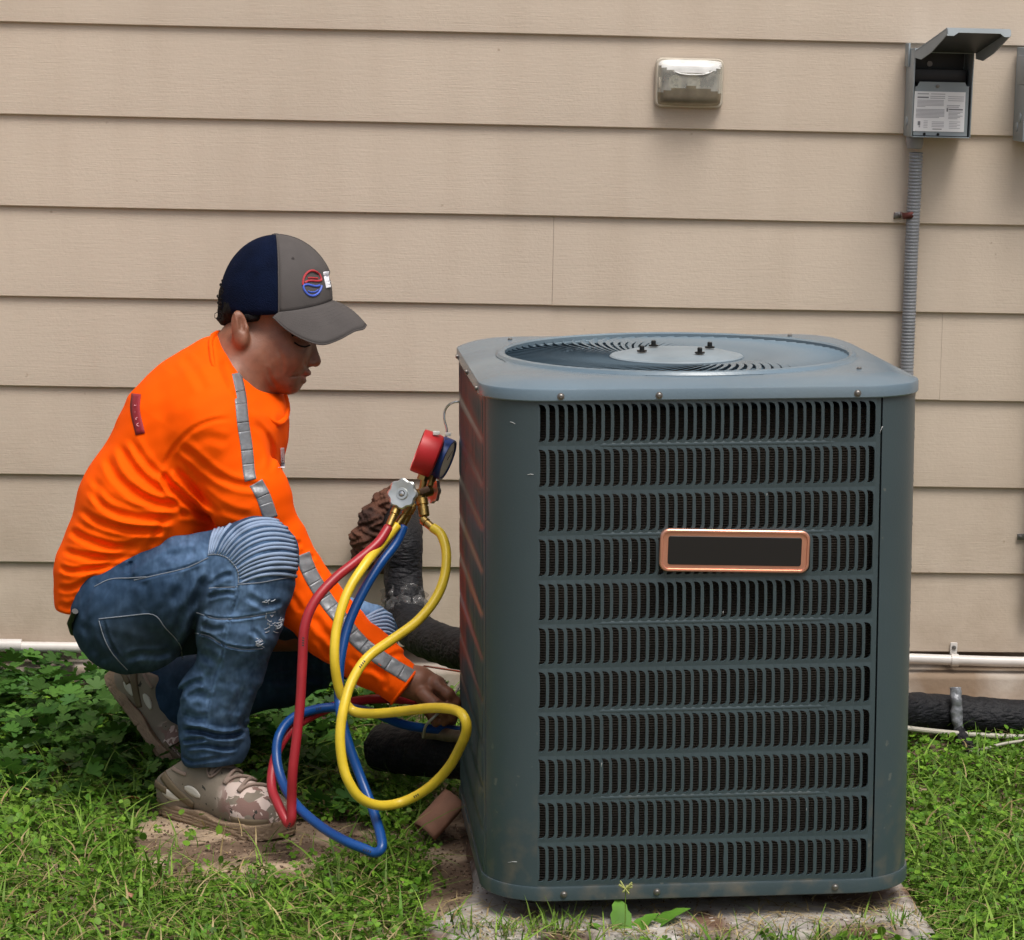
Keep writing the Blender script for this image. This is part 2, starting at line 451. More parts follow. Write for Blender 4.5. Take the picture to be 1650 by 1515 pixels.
NSLOT, PITCHS = 37, 0.01456
S0 = -0.2700; S1 = S0 + NSLOT * PITCHS
NROW, PITCHR, SLOTH, ZR0 = 11, 0.07150, 0.0598, 0.0325
SEAM = S1 + 0.0085
def slot_cells(seed=0):
    """sheet with one row of pressed slots; z from 0 to the row pitch (local), s from S0 to S1"""
    V, F = [], []
    w_, h_ = PITCHS, SLOTH
    gap = PITCHR - SLOTH
    ow = 0.0103
    # hole outline, clockwise from lower left; left corners sharp, right ones rounded
    x0 = 0.0022; x1 = x0 + ow
    zc0, zc1 = 0.0, h_
    rr = 0.0062
    hole = [(x0 - 0.0012, zc0), (x0 + 0.0008, zc0 + 0.006), (x0 + 0.0012, zc0 + h_ / 2), (x0 + 0.0008, zc1 - 0.006), (x0 - 0.0012, zc1)]
    hole += [(x1 - rr, zc1 - 0.0004), (x1 - rr * 0.35, zc1 - rr * 0.35 - 0.0004), (x1, zc1 - rr * 1.3), (x1 + 0.0002, zc0 + h_ / 2), (x1, zc0 + rr * 1.3), (x1 - rr * 0.35, zc0 + rr * 0.35 + 0.0004), (x1 - rr, zc0 + 0.0004)]
    outer = [(0, -gap / 2), (0, 0.006), (0, h_ / 2), (0, h_ - 0.006), (0, h_ + gap / 2), (w_ * 0.5, h_ + gap / 2), (w_, h_ + gap / 2), (w_, h_ - 0.008), (w_, h_ / 2), (w_, 0.008), (w_, -gap / 2), (w_ * 0.5, -gap / 2)]
    n = len(hole)
    base_hole = hole; jr = random.Random(seed); bend = 0.0
    for i in range(NSLOT):
        s0 = S0 + i * w_
        b = len(V)
        bend = jr.gauss(0, .00030) if jr.random() > .06 else jr.gauss(0, .0011)
        hole = [(a + bend * (0.3 if a < .004 else 1) * (1 - abs(z / h_ - .5) * 1.2), z) for a, z in base_hole]
        for (a, z) in outer: V.append((s0 + a, 0.0, z))
        # rolled edge: sheet dips inward on the right of the hole (louvre lip), stands proud on the left
        for (a, z) in hole:
            V.append((s0 + a, 0.0004 if a < 0.004 else -0.0010, z))
        for (a, z) in hole:
            V.append((s0 + a + (-0.0004 if a < 0.004 else 0.0002), 0.0045 if a > 0.004 else 0.0040, z))
        for k in range(n):
            k2 = (k + 1) % n
            F.append((b + k, b + k2, b + n + k2, b + n + k))
            F.append((b + n + k, b + n + k2, b + 2 * n + k2, b + 2 * n + k))
    return V, F
slotV, slotF = slot_cells()
variants = []
row_mesh = None
def strip(mb, k, pts2, zs, raw=False):
    """vertical sheet through plan points pts2 (s, n) for heights zs"""
    V = [(s, -(HALF + n), z) if raw else face_pt(k, s, n, z) for z in zs for (s, n) in pts2]; m = len(pts2)
    F = [(i * m + j, i * m + j + 1, (i + 1) * m + j + 1, (i + 1) * m + j) for i in range(len(zs) - 1) for j in range(m - 1)]
    mb.add(V, F)
# one louvred panel with its own rounded corner; the other three are turned copies
def arc(t0, t1, n, off=0.0):
    return [(-HALF + RC - (RC + off) * math.sin(R(t)), -RC + (RC + off) * math.cos(R(t))) for t in np.linspace(t0, t1, n)]
panel_mb = MB()
z_top_rows = ZR0 + (NROW - 1) * PITCHR + SLOTH + (PITCHR - SLOTH) / 2
z_bot_rows = ZR0 - (PITCHR - SLOTH) / 2
corner = arc(math.degrees(math.acos((SEAM + .002 - (HALF - RC)) / RC)), math.degrees(math.asin((abs(S0) - (HALF - RC)) / RC)), 18)
strip(panel_mb, 0, [(corner[0][0] + 0.006, corner[0][1] - 0.0005)] + corner, [HB - 0.004, z_bot_rows, z_top_rows, HP], raw=True)
strip(panel_mb, 0, [(float(q), 0.0) for q in np.linspace(S0, S1, 38)], [HB - 0.004, z_bot_rows])
strip(panel_mb, 0, [(float(q), 0.0) for q in np.linspace(S0, S1, 38)], [z_top_rows, HP])
strip(panel_mb, 0, [(S1, 0.0), (SEAM - 0.0012, 0.0), (SEAM - 0.0012, -0.010)], [HB - 0.004, z_bot_rows, z_top_rows, HP])
for g in (0, 2, 4, 6, 8):
    zz = ZR0 + (NROW - 1 - g) * PITCHR - (PITCHR - SLOTH) / 2
    n = 28; V, F = [], []
    for i in range(n + 1):
        t = i / n; e = min(1, min(t, 1 - t) * 9); e = e * e * (3 - 2 * e)
        s = -0.20 + 0.42 * t
        for q, (dz, dn) in enumerate([(-0.0045, -0.0004), (-0.0025, 0.0007), (0, 0.0013), (0.0025, 0.0007), (0.0045, -0.0004)]):
            V.append(face_pt(0, s, dn * e - 0.0003, zz + dz * (0.35 + 0.65 * e)))
    for i in range(n):
        for q in range(4): F.append((i * 5 + q, (i + 1) * 5 + q, (i + 1) * 5 + q + 1, i * 5 + q + 1))
    panel_mb.add(V, F)
panel0 = panel_mb.build('louvre_panel', m_ac, ac, angle=40)
row0 = mk('louvre_row', [face_pt(0, s, -n, z) for (s, n, z) in slotV], slotF, m_acrow, panel0, True, angle=50)
rows0 = []
for i in range(NROW):
    if i < 5 and i > 0:
        v_, f_ = slot_cells(i); o = mk('louvre_row', [face_pt(0, s, -n, z) for (s, n, z) in v_], f_, m_acrow, panel0, True, angle=50)
        variants.append(o); COL.objects.unlink(o)
    else: o = row0 if i == 0 else variants[(i * 3) % 4].copy()
    if i: COL.objects.link(o)
    o.location = (0, 0, ZR0 + i * PITCHR)
    rows0.append(o)
for k in (1, 2, 3):
    pc = panel0.copy(); COL.objects.link(pc); pc.rotation_euler = (0, 0, k * math.pi / 2)
    for r_ in rows0:
        c = r_.copy(); COL.objects.link(c); c.parent = pc
# base pan
def rsq(off, nper=12):
    """rounded square plan, corner radius follows the offset"""
    pts = []
    for k, (cx, cy) in enumerate([(HALF - RC, -(HALF - RC)), (HALF - RC, HALF - RC), (-(HALF - RC), HALF - RC), (-(HALF - RC), -(HALF - RC))]):
        for i in range(nper + 1):
            th = R(-90 + 90 * k + 90 * i / nper)
            pts.append((cx + (RC + off) * math.cos(th), cy + (RC + off) * math.sin(th)))
        # points along the straight side
        th = R(90 * k); nx, ny = math.cos(th), math.sin(th)
        a = pts[-1]; nxt = [(HALF - RC, HALF - RC), (-(HALF - RC), HALF - RC), (-(HALF - RC), -(HALF - RC)), (HALF - RC, -(HALF - RC))][k]
        b = (nxt[0] + (RC + off) * nx, nxt[1] + (RC + off) * ny)
        for i in range(1, 10):
            pts.append((a[0] + (b[0] - a[0]) * i / 10, a[1] + (b[1] - a[1]) * i / 10))
    return pts
def rings(list_, closed_in=False):
    V, F = [], []
    for pts, z in list_:
        V += [(x, y, (z(x, y) if callable(z) else z)) for x, y in pts]
    n = len(list_[0][0])
    for i in range(len(list_) - 1):
        for k in range(n):
            k2 = (k + 1) % n
            F.append((i * n + k, i * n + k2, (i + 1) * n + k2, (i + 1) * n + k))
    return V, F
V, F = rings([(rsq(-0.03), 0.0), (rsq(0.001), 0.0), (rsq(0.0035), 0.002), (rsq(0.0035), HB - 0.003), (rsq(0.0025), HB), (rsq(-0.004), HB + 0.0005), (rsq(-0.012), 0.012), (rsq(-0.32), 0.012)])
MB().add(V, F).build('base_pan', m_ac, ac, angle=40)
# cap: vertical lip, rolled shoulder, flat top, raised ring round the fan opening
def circ_like(base, rad):
    out = []
    for x, y in base:
        a = math.atan2(y, x); out.append((rad * math.cos(a), rad * math.sin(a)))
    return out
RF = 0.292
base = rsq(0.004)
def mixp(a, b, t): return [(p[0] * (1 - t) + q[0] * t, p[1] * (1 - t) + q[1] * t) for p, q in zip(a, b)]
cc = circ_like(base, RF + 0.016)
ZL = HP - 0.001
lst = [(rsq(-0.004), ZL), (rsq(0.003), ZL), (rsq(0.005), ZL + 0.002), (rsq(0.005), ZL + 0.017), (rsq(0.0038), ZL + 0.0195), (rsq(-0.001), ZL + 0.0215),
       (rsq(-0.012), ZL + 0.0255), (rsq(-0.026), ZL + 0.0295), (rsq(-0.040), ZL + 0.0318), (rsq(-0.052), ZL + 0.0325)]
lst += [(mixp(rsq(-0.052), cc, 0.35), ZL + 0.033), (mixp(rsq(-0.052), cc, 0.7), ZL + 0.033), (cc, ZL + 0.033),
        (circ_like(base, RF + 0.012), ZL + 0.0375), (circ_like(base, RF + 0.005), ZL + 0.039), (circ_like(base, RF), ZL + 0.0365), (circ_like(base, RF - 0.001), ZL + 0.012), (circ_like(base, RF - 0.001), ZL - 0.05)]
V, F = rings(lst)
cap = MB().add(V, F).build('top_cap', m_cap, ac, angle=30)
# fan grille: swept vanes, hub plate with bolts
m_hub = mat('worn hub plate', (0.21, 0.26, 0.295), rough=0.45, var=0.15, vscale=14, spec=0.7)
grille = MB()
for rr_, rt in ((RF - 0.002, 0.0028), (0.205, 0.0016)):
    pts = [(rr_ * math.cos(t), rr_ * math.sin(t), ZL + 0.0265) for t in np.linspace(0, 2 * math.pi, 73)]
    grille.tube(pts, rt, 6, cap=False)
fan = grille.build('fan_grille', m_cap, ac)
NV = 76
V, F = [], []
seg = 12
for i in range(seg + 1):
    t = i / seg
    rad = 0.112 + (RF - 0.003 - 0.112) * t
    th = 0.62 * (1 - t) ** 1.0 * 1.0 - 0.62 * 0.5
    c = Vector((rad * math.cos(th), rad * math.sin(th), ZL + 0.0268 + 0.006 * math.sin(math.pi * t)))
    tang = Vector((-math.sin(th), math.cos(th), 0)); rdl = Vector((math.cos(th), math.sin(th), 0))
    dirv = (rdl * (RF - 0.112) - tang * rad * 0.62).normalized()
    side = Vector((0, 0, 1)).cross(dirv).normalized()
    wv = side * (0.0030 + 0.0022 * t) + Vector((0, 0, 0.0006 + 0.0004 * t + 0.0042 * t ** 5))
    th_ = side.cross(dirv).normalized() * 0.0005
    V += [c - wv - th_, c + wv - th_, c + wv + th_, c - wv + th_]
for i in range(seg):
    for q in range(4):
        q2 = (q + 1) % 4
        F.append((i * 4 + q, i * 4 + q2, (i + 1) * 4 + q2, (i + 1) * 4 + q))
v0 = mk('grille_vane', V, F, m_cap, fan, True, angle=40)
for i in range(1, NV):
    c = v0.copy(); COL.objects.link(c); c.rotation_euler = (0, 0, 2 * math.pi * i / NV)
hub = MB().lathe([(0.0, 0.0), (0.113, 0.0), (0.1135, 0.003), (0.111, 0.005), (0.099, 0.0055), (0.090, 0.0095), (0.086, 0.0108), (0.05, 0.0118), (0.0, 0.0120)], (0, 0, ZL + 0.0265), (0, 0, 1), 64).build('hub_plate', m_hub, fan, angle=30)
m_bolt = mat('black bolt', (0.02, 0.02, 0.02), rough=0.4, metal=0.6)
for a in (118, 200, 298, 22):
    c = (0.066 * math.cos(R(a)), 0.066 * math.sin(R(a)), ZL + 0.0400)
    MB().lathe([(0.0, 0.0), (0.0085, 0.0), (0.0085, 0.0025), (0.0042, 0.003), (0.0042, 0.009), (0.003, 0.0102), (0, 0.0102)], c, (0, 0, 1), 12).build('hub_bolt', m_bolt, hub)
# fan below the grille, motor, coil behind the louvres
m_blade = mat('fan blade aluminium', (0.25, 0.27, 0.28), rough=0.5, metal=0.7)
fb = MB().lathe([(0.0, 0), (0.075, 0), (0.08, 0.02), (0.08, 0.16), (0, 0.16)], (0, 0, 0.60), (0, 0, 1), 32).build('fan_motor', mat('motor grey', (0.05, 0.05, 0.05), rough=0.5), ac)
for k in range(3):
    V, F = [], []
    for i in range(9):
        for j in range(9):
            rad = 0.06 + 0.215 * i / 8; th = R(120 * k) + (j / 8 - 0.5) * (1.25 + 0.3 * i / 8)
            V.append((rad * math.cos(th), rad * math.sin(th), 0.775 + 0.045 * (j / 8 - 0.5)))
    for i in range(8):
        for j in range(8): F.append((i * 9 + j, (i + 1) * 9 + j, (i + 1) * 9 + j + 1, i * 9 + j + 1))
    mk('fan_blade', V, F, m_blade, fb)
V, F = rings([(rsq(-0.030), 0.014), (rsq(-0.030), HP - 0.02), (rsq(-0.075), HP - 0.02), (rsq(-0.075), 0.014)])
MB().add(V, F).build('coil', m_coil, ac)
# screws along lip and base pan
def screw(c, nrm, rad=0.0042):
    q = MB().lathe([(0, 0), (rad * 1.35, 0), (rad * 1.35, 0.0008), (rad, 0.001), (rad, 0.0032), (rad * 0.55, 0.0045), (0, 0.0045)], c, nrm, 14)
    return q.build('screw', m_screw, ac)
for s in (-0.235, -0.08, 0.236):
    screw((s, -(HALF + 0.005), ZL + 0.0085), (0, -1, 0))
for s in (-0.228, -0.077, 0.215):
    screw((s, -(HALF + 0.0035), 0.0125), (0, -1, 0))
for y in (-0.24, -0.02, 0.21):
    screw((-(HALF + 0.005), y, ZL + 0.0085), (-1, 0, 0), 0.004)
for x, y in ((-0.262, 0.245), (0.245, 0.262), (0.262, -0.245)):
    screw((x, y, ZL + 0.032), (0, 0, 1), 0.004)
# drain notches at the corners of the base, round feet below
for x, y in ((-0.27, -0.27), (0.27, -0.27), (0.27, 0.27), (-0.27, 0.27)):
    MB().lathe([(0, 0), (0.03, 0), (0.026, 0.02), (0, 0.02)], (x, y, -0.018), (0, 0, 1), 16).build('foot', m_dark, ac)
# maker's plate, bare: copper coloured frame round a dark field, hung a little crooked
m_copper = mat('rose copper', (0.72, 0.36, 0.26), rough=0.28, metal=0.75, var=0.08, vscale=20)
m_plate = mat('dark plate field', (0.010, 0.010, 0.011), rough=0.35)
def rrect(w_, h_, r_, n=6):
    pts = []
    for k, (sx, sy) in enumerate(((1, -1), (1, 1), (-1, 1), (-1, -1))):
        for i in range(n + 1):
            th = R(-90 + 90 * k + 90 * i / n); pts.append((sx * (w_ / 2 - r_) + r_ * math.cos(th), sy * (h_ / 2 - r_) + r_ * math.sin(th)))
    return pts
cz = ZR0 + 7 * PITCHR + SLOTH + 0.0105 + 0.001; csx = 0.043; rotp = -R(1.8)
def plate(lst_):
    V, F = [], []; n = len(lst_[0][0])
    for pts, dn in lst_:
        for x, y in pts:
            V.append(face_pt(0, csx + x * math.cos(rotp) - y * math.sin(rotp), 0.003 + dn, cz - 0.034 + x * math.sin(rotp) + y * math.cos(rotp)))
    for i in range(len(lst_) - 1):
        for k in range(n): F.append((i * n + k, i * n + (k + 1) % n, (i + 1) * n + (k + 1) % n, (i + 1) * n + k))
    F.append(tuple((len(lst_) - 1) * n + k for k in range(n)))
    return V, F
V, F = plate([(rrect(0.240, 0.068, 0.014), -0.006), (rrect(0.240, 0.068, 0.014), 0.004), (rrect(0.237, 0.065, 0.013), 0.0055), (rrect(0.232, 0.060, 0.011), 0.0055), (rrect(0.230, 0.058, 0.010), 0.0035), (rrect(0.220, 0.048, 0.004), 0.0032)])
pl = MB().add(V, F).build('name_plate', m_copper, ac, angle=30)
V, F = plate([(rrect(0.214, 0.046, 0.004), 0.002), (rrect(0.214, 0.046, 0.004), 0.0042), (rrect(0.213, 0.045, 0.003), 0.0047)])
MB().add(V, F).build('plate_field', m_plate, pl, angle=30)
tag(pl, 'copper framed plate with a dark field')

# concrete pad under it
m_pad = mat('weathered concrete', (0.37, 0.34, 0.31), rough=0.92, var=0.3, vscale=9, col2=(0.12, 0.068, 0.042), thr=(0.46, 0.60), bump=0.8, bscale=60, bdist=0.003)
speckle(m_pad, (0.60, 0.58, 0.55), 60, 0.66, strength=0.6)
def pad():
    x0, x1, y0, y1 = org_ac.x - HALF - 0.040, org_ac.x + HALF + 0.035, org_ac.y - HALF - 0.085, org_ac.y + HALF + 0.06
    nx, ny = 60, 50; V, F = [], []
    for i in range(nx + 1):
        for j in range(ny + 1):
            u, v = i / nx, j / ny
            xl = x0 - .060 + 0.100 * min(1, max(0, (v - .12) / .2)); x = xl + (x1 - xl) * u; y = y0 + (y1 - y0) * v
            e = min(u * (x1 - x0), (1 - u) * (x1 - x0), v * (y1 - y0), (1 - v) * (y1 - y0))
            z = 0.034 + (x - org_ac.x) * 0.0235 - max(0, 0.018 - e) * 1.6 + 0.002 * mnoise.noise(Vector((x * 30, y * 30, 0)))
            ex = 0.010 * mnoise.noise(Vector((x * 7, y * 7, 3))); 
            V.append((x + ex * (1 if u < .03 or u > .97 else 0), y + ex * (1 if v < .03 else 0), z))
    for i in range(nx):
        for j in range(ny): F.append((i * (ny + 1) + j, (i + 1) * (ny + 1) + j, (i + 1) * (ny + 1) + j + 1, i * (ny + 1) + j + 1))
    # skirt
    ring_ = [i * (ny + 1) for i in range(nx + 1)] + [nx * (ny + 1) + j for j in range(1, ny + 1)] + [i * (ny + 1) + ny for i in range(nx - 1, -1, -1)] + [j for j in range(ny - 1, 0, -1)]
    b = len(V)
    for r_ in ring_: V.append((V[r_][0], V[r_][1], -0.06))
    n = len(ring_)
    for k in range(n): F.append((ring_[k], b + k, b + (k + 1) % n, ring_[(k + 1) % n]))
    o = mk('concrete_pad', V, F, m_pad, org=(org_ac.x, org_ac.y, 0.0))
    tag(o, 'weathered grey concrete pad under the air conditioner, half covered by soil', 'concrete pad')
    return (x0, x1, y0, y1)
PADR = pad()

# small scratches in the paint of the front
for px, py, l, a in ((850, 765, 9, .1), (823, 682, 8, -.3), (1015, 905, 4, 1.4), (1236, 800, 4, 1.5), (1165, 990, 5, 1.5), (968, 1235, 7, 1.4), (1300, 1308, 4, 1.5), (1420, 700, 12, 1.2), (1180, 1432, 10, .2), (1228, 1440, 8, -.4), (820, 1395, 14, .3)):
    n_ = Vector((0, -1, 0)); c_ = org_ac.y - HALF - .0006
    p = on_plane(px, py, NY, c_); q_ = p + Vector((math.cos(a), 0, math.sin(a))) * l * .001
    loc = [ac.matrix_basis.inverted() @ v for v in (p, (p + q_) / 2 + Vector((0, 0, .0008)), q_)]
    for v in loc:
        e = abs(v.x) - (HALF - RC); v.y = -(HALF + .0004) + (RC - math.sqrt(max(0, RC * RC - e * e)) if e > 0 else 0)
    mk('scratch', *tube_vf(loc, .0005, 5), m_dial_s if 'm_dial_s' in globals() else mat('bare scratched metal', (.45, .47, .47), rough=.5), ac)
    m_dial_s = MATS['bare scratched metal']

# ================================================================== things on the wall
YF = YW - 0.018                                # face of the boards
def wpt(px, py, off=0.0):
    """point off metres in front of the boards at that pixel"""
    return on_plane(px, py, NY, YF - off)
def wbox(mb, px0, py0, px1, py1, o0, o1, bev=0.0, seg=2):
    """box whose front rectangle (at o1 in front of the wall) covers the pixels"""
    c = [wpt(px0, (py0 + py1) / 2, o1), wpt(px1, (py0 + py1) / 2, o1), wpt((px0 + px1) / 2, py0, o1), wpt((px0 + px1) / 2, py1, o1)]
    x0, x1, z1, z0 = c[0].x, c[1].x, c[2].z, c[3].z
    mb.box(((x0 + x1) / 2, YF - (o0 + o1) / 2, (z0 + z1) / 2), (x1 - x0, o1 - o0, z1 - z0), bev=bev, seg=seg)
    return x0, x1, z0, z1
m_grey = mat('grey painted steel', (0.27, 0.31, 0.335), rough=0.42, var=0.10, vscale=12, bump=0.06, bscale=200)
m_greyd = mat('dark grey inside', (0.030, 0.033, 0.034), rough=0.5, var=0.1)
m_label = mat('paper label', (0.86, 0.86, 0.88), rough=0.5)
m_ink = mat('printed ink', (0.22, 0.22, 0.24), rough=0.6)
m_inkl = mat('pale printed ink', (0.45, 0.45, 0.48), rough=0.6)
m_black = mat('black plastic', (0.012, 0.012, 0.014), rough=0.45)
# --- disconnect box with its lid swung up
DB = 0.085
bx0, bz0 = wpt(1469, 222, DB).x, wpt(1500, 221, DB).z
bx1, bz1 = wpt(1563, 222, DB).x, wpt(1500, 80, DB).z
dis = world_empty('disconnect_box', (bx0, YF, bz0), 'grey electrical disconnect box with its lid swung up and a white label inside', 'electrical box')
yb0, yb1 = YF - 0.001, YF - DB
T = 0.0025
mb = MB()
mb.box(((bx0 + bx1) / 2, yb0 - 0.002, (bz0 + bz1) / 2), (bx1 - bx0, 0.003, bz1 - bz0))
mb.box((bx0, (yb0 + yb1) / 2, (bz0 + bz1) / 2), (T, DB - 0.002, bz1 - bz0), bev=0.0008)
mb.box((bx1, (yb0 + yb1) / 2, (bz0 + bz1) / 2), (T, DB - 0.002, bz1 - bz0), bev=0.0008)
mb.box(((bx0 + bx1) / 2, (yb0 + yb1) / 2, bz0), (bx1 - bx0 - T * 1.1, DB - 0.002, T), bev=0.0008)
mb.box(((bx0 + bx1) / 2, (yb0 + yb1) / 2, bz1 + 0.001), (bx1 - bx0 + T, DB - 0.002, T), bev=0.0008)
mb.build('enclosure', m_grey, dis, angle=30)
# side flange with embossed round
MB().box((bx0 - 0.0035, yb0 - 0.02, bz1 - 0.012), (0.004, 0.036, 0.05), bev=0.001).build('side_flange', m_grey, dis)
MB().lathe([(0, 0), (0.011, 0), (0.010, 0.002), (0, 0.003)], (bx0 - 0.001, YF - 0.03, bz0 + 0.03), (-1, 0, 0), 16).build('knockout', m_grey, dis)
# inner cover plate (dead front) with label
pz1 = wpt(1500, 132, DB - 0.006).z
wv = bx1 - bx0
mb = MB()
poly = [(bx0 + 0.004, bz0 + 0.003), (bx1 - 0.006, bz0 + 0.003), (bx1 - 0.006, pz1 - 0.008), (bx1 - 0.011, pz1 - 0.008), (bx1 - 0.015, pz1), (bx0 + 0.013, pz1), (bx0 + 0.008, pz1 - 0.010), (bx0 + 0.004, pz1 - 0.010)]
mb.prism([(x, yb1 + 0.005, z) for x, z in poly], (0, 0.002, 0))
cov = sub_world(mb.build('inner_cover', m_grey, dis, angle=30), dis)
def pxz(px, py, off): p = wpt(px, py, off); return p.x, p.z
lx0, lz1 = pxz(1474, 147, DB - 0.004); lx1, lz0 = pxz(1553, 213, DB - 0.004)
lab = MB().box(((lx0 + lx1) / 2, yb1 + 0.0042, (lz0 + lz1) / 2), (lx1 - lx0, 0.0008, lz1 - lz0)).build('label', m_label, cov)
def inklines():
    a, b = MB(), MB(); W_, H_ = lx1 - lx0, lz1 - lz0
    def ln(mbx, u0, u1, v, h): mbx.box((lx0 + W_ * (u0 + u1) / 2, yb1 + 0.0036, lz1 - H_ * v), (W_ * (u1 - u0), 0.0003, H_ * h))
    ln(b, .06, .28, .06, .028); ln(b, .32, .60, .06, .02); ln(a, .06, .28, .15, .035); ln(b, .31, .60, .12, .02); ln(b, .31, .60, .165, .02)
    for i in range(6): ln(b, .06, .22 if i > 4 else .58, .22 + .032 * i, .016)
    for i in range(7): ln(b, .04, .60 if i < 6 else .5, .45 + .033 * i, .02)
    for i in range(3): ln(b, .66, .97, .12 + .05 * i, .018)
    ln(b, .64, .90, .34, .02); ln(b, .64, .88, .38, .02); ln(a, .68, .96, .44, .035)
    for i in range(6): ln(b, .68, .96 - .05 * (i % 3), .50 + .034 * i, .018)
    for i in range(4): ln(b, .36, .60, .76 + .04 * i, .016)
    for i in range(5): ln(b, .20, .28, .74 + .04 * i, .013); ln(b, .70, .92 - .06 * (i % 2), .75 + .04 * i, .014)
    ln(a, .38, .56, .94, .02)
    a.box((lx0 + W_ * .655, yb1 + 0.0036, lz1 - H_ * .45), (W_ * .03, 0.0003, H_ * .09)); a.box((lx0 + W_ * .11, yb1 + 0.0036, lz1 - H_ * .80), (W_ * .05, 0.0003, H_ * .10)); b.box((lx0 + W_ * .12, yb1 + 0.0036, lz1 - H_ * .88), (W_ * .03, 0.0003, H_ * .05))
    a.build('print', m_ink, cov, smooth=False); b.build('print', m_inkl, cov, smooth=False)
inklines()
MB().lathe([(0, 0), (0.0042, 0), (0.004, 0.002), (0, 0.0025)], (wpt(1511, 139, DB - .004).x, yb1 + 0.005, wpt(1511, 139, DB - .004).z), (0, -1, 0), 12).build('cover_screw', m_screw, cov)
for px in (1490, 1512): MB().lathe([(0, 0), (0.003, 0), (0.003, 0.0015), (0, 0.0015)], (wpt(px, 217, DB).x, yb1 + 0.0045, bz0 + 0.006), (0, -1, 0), 10).build('cover_hole', m_dark, cov)
# dark interior with pull-out block
MB().box(((bx0 + bx1) / 2, yb0 - 0.030, pz1 + 0.012), (wv - 0.014, 0.05, 0.030), bev=0.002).build('fuse_block', m_black, dis)
MB().lathe([(0, 0), (0.006, 0), (0.006, 0.003), (0, 0.003)], (wpt(1500, 103, 0.02).x, YF - 0.006, wpt(1500, 103, 0.02).z), (0, -1, 0), 10).build('mounting_screw', m_screw, dis)
MB().box(((bx0 + bx1) / 2, yb0 - 0.0045, (pz1 + bz1) / 2), (wv - 0.006, 0.001, bz1 - pz1)).build('back_dark_sheet', m_greyd, dis)  # thin dark sheet over the back of the enclosure
# lid: sheet hinged at the top front edge, opened past horizontal toward the viewer
h0 = Vector((bx0 - 0.004, yb1 + 0.004, bz1 - 0.006)); h1 = Vector((bx1 + 0.004, yb1 + 0.004, bz1 - 0.006))
ldir = None
tipL = at(1513, 49, proj(h0)[2] - 0.14)
u = (h1 - h0); L_ = 0.155
# the lid leans to the right of the picture because it comes toward the viewer and up
ld = Vector((0.012, -0.93, 0.40)).normalized()
def find_ld():
    best = None
    for el in np.linspace(0, 1.4, 57):
        for Lx in np.linspace(0.08, 0.22, 29):
            p = h0 + Vector((0, -math.cos(el), math.sin(el))) * Lx
            a = proj(p); e = abs(a[1] - 46) + 0.0 * abs(a[0] - 1513)
            e2 = e + abs(Lx - 0.165) * 100
            if best is None or e2 < best[0]: best = (e2, el, Lx)
    return best
_, el_, L_ = find_ld()
ld = Vector((0.0, -math.cos(el_), math.sin(el_)))
nl = ld.cross(Vector((1, 0, 0))).normalized()      # lid normal, pointing up and away
if nl.z < 0: nl = -nl
sx = Vector((0.30, 0, 0)) * 0.0
# the lid's corners shear visibly to the right in the photograph: it was bent on its hinge
shear = Vector((0.20, 0, 0))
ldr = (ld + shear).normalized()
a0, a1 = h0 + Vector((0.002, 0, 0)), h1
b0, b1 = a0 + ldr * L_ / ldr.dot(ld), a1 + ldr * L_ / ldr.dot(ld)
mb = MB()
mb.prism([a0, a1, b1, b0], nl * 0.002)
for q0, q1 in ((a0, b0), (a1, b1)):
    m1_ = q0 + (q1 - q0) * 0.80
    mb.prism([q0, q1, q1 - nl * 0.012, m1_ - nl * 0.018, q0 + (q1 - q0) * 0.5 - nl * 0.026, q0 + (q1 - q0) * 0.2 - nl * 0.026, q0 - nl * 0.012], Vector((0.002, 0, 0)))
mb.prism([b0, b1, b1 - nl * 0.015, b1 - nl * 0.015 - Vector((0.012, 0, 0)), b1 - nl * 0.008 - Vector((0.020, 0, 0)), b0 - nl * 0.008 + Vector((0.024, 0, 0)), b0 - nl * 0.015 + Vector((0.014, 0, 0)), b0 - nl * 0.015], -ldr * 0.002)
lid_ = sub_world(mb.build('lid', m_grey, dis, smooth=True, angle=20), dis)
i0, i1, j0, j1 = a0.lerp(b0, .04), a1.lerp(b1, .04), a0.lerp(b0, .96), a1.lerp(b1, .96)
MB().prism([i0 - nl * .0006, i1 - nl * .0006, j1 - nl * .0006, j0 - nl * .0006], -nl * .001).build('lid_dark_sheet', m_greyd, lid_)  # thin sheet that makes the lid's underside darker
MB().tube([h0 + Vector((0.004, 0, 0.002)), h1 + Vector((-0.004, 0, 0.002))], 0.003, 8).build('hinge', m_grey, dis)

# --- second box, cut by the right edge of the picture
d2x0 = wpt(1648, 200, DB).x; d2z0 = wpt(1648, 229, DB).z; d2z1 = wpt(1640, 76, 0.04).z
bx2 = world_empty('closed_disconnect_box', (d2x0, YF, d2z0), 'second grey electrical box with its lid shut, at the right edge of the wall', 'electrical box')
W2 = bx1 - bx0
mb = MB()
mb.box((d2x0 + W2 / 2, YF - 0.045, (d2z0 + d2z1) / 2), (W2, 0.088, d2z1 - d2z0), bev=0.002).build('enclosure', m_grey, bx2)
MB().box((d2x0 + W2 / 2, YF - 0.058, (d2z0 + d2z1) / 2 + 0.052), (W2 + 0.006, 0.072, 0.062), bev=0.003).build('lid', m_grey, bx2)
MB().lathe([(0, 0), (0.011, 0), (0.010, 0.002), (0, 0.003)], (d2x0, YF - 0.035, d2z0 + 0.03), (-1, 0, 0), 16).build('knockout', m_grey, bx2)
MB().lathe([(0, 0), (0.011, 0), (0.010, 0.002), (0, 0.003)], (d2x0, YF - 0.06, d2z0 + 0.05), (-1, 0, 0), 16).build('knockout', m_grey, bx2)
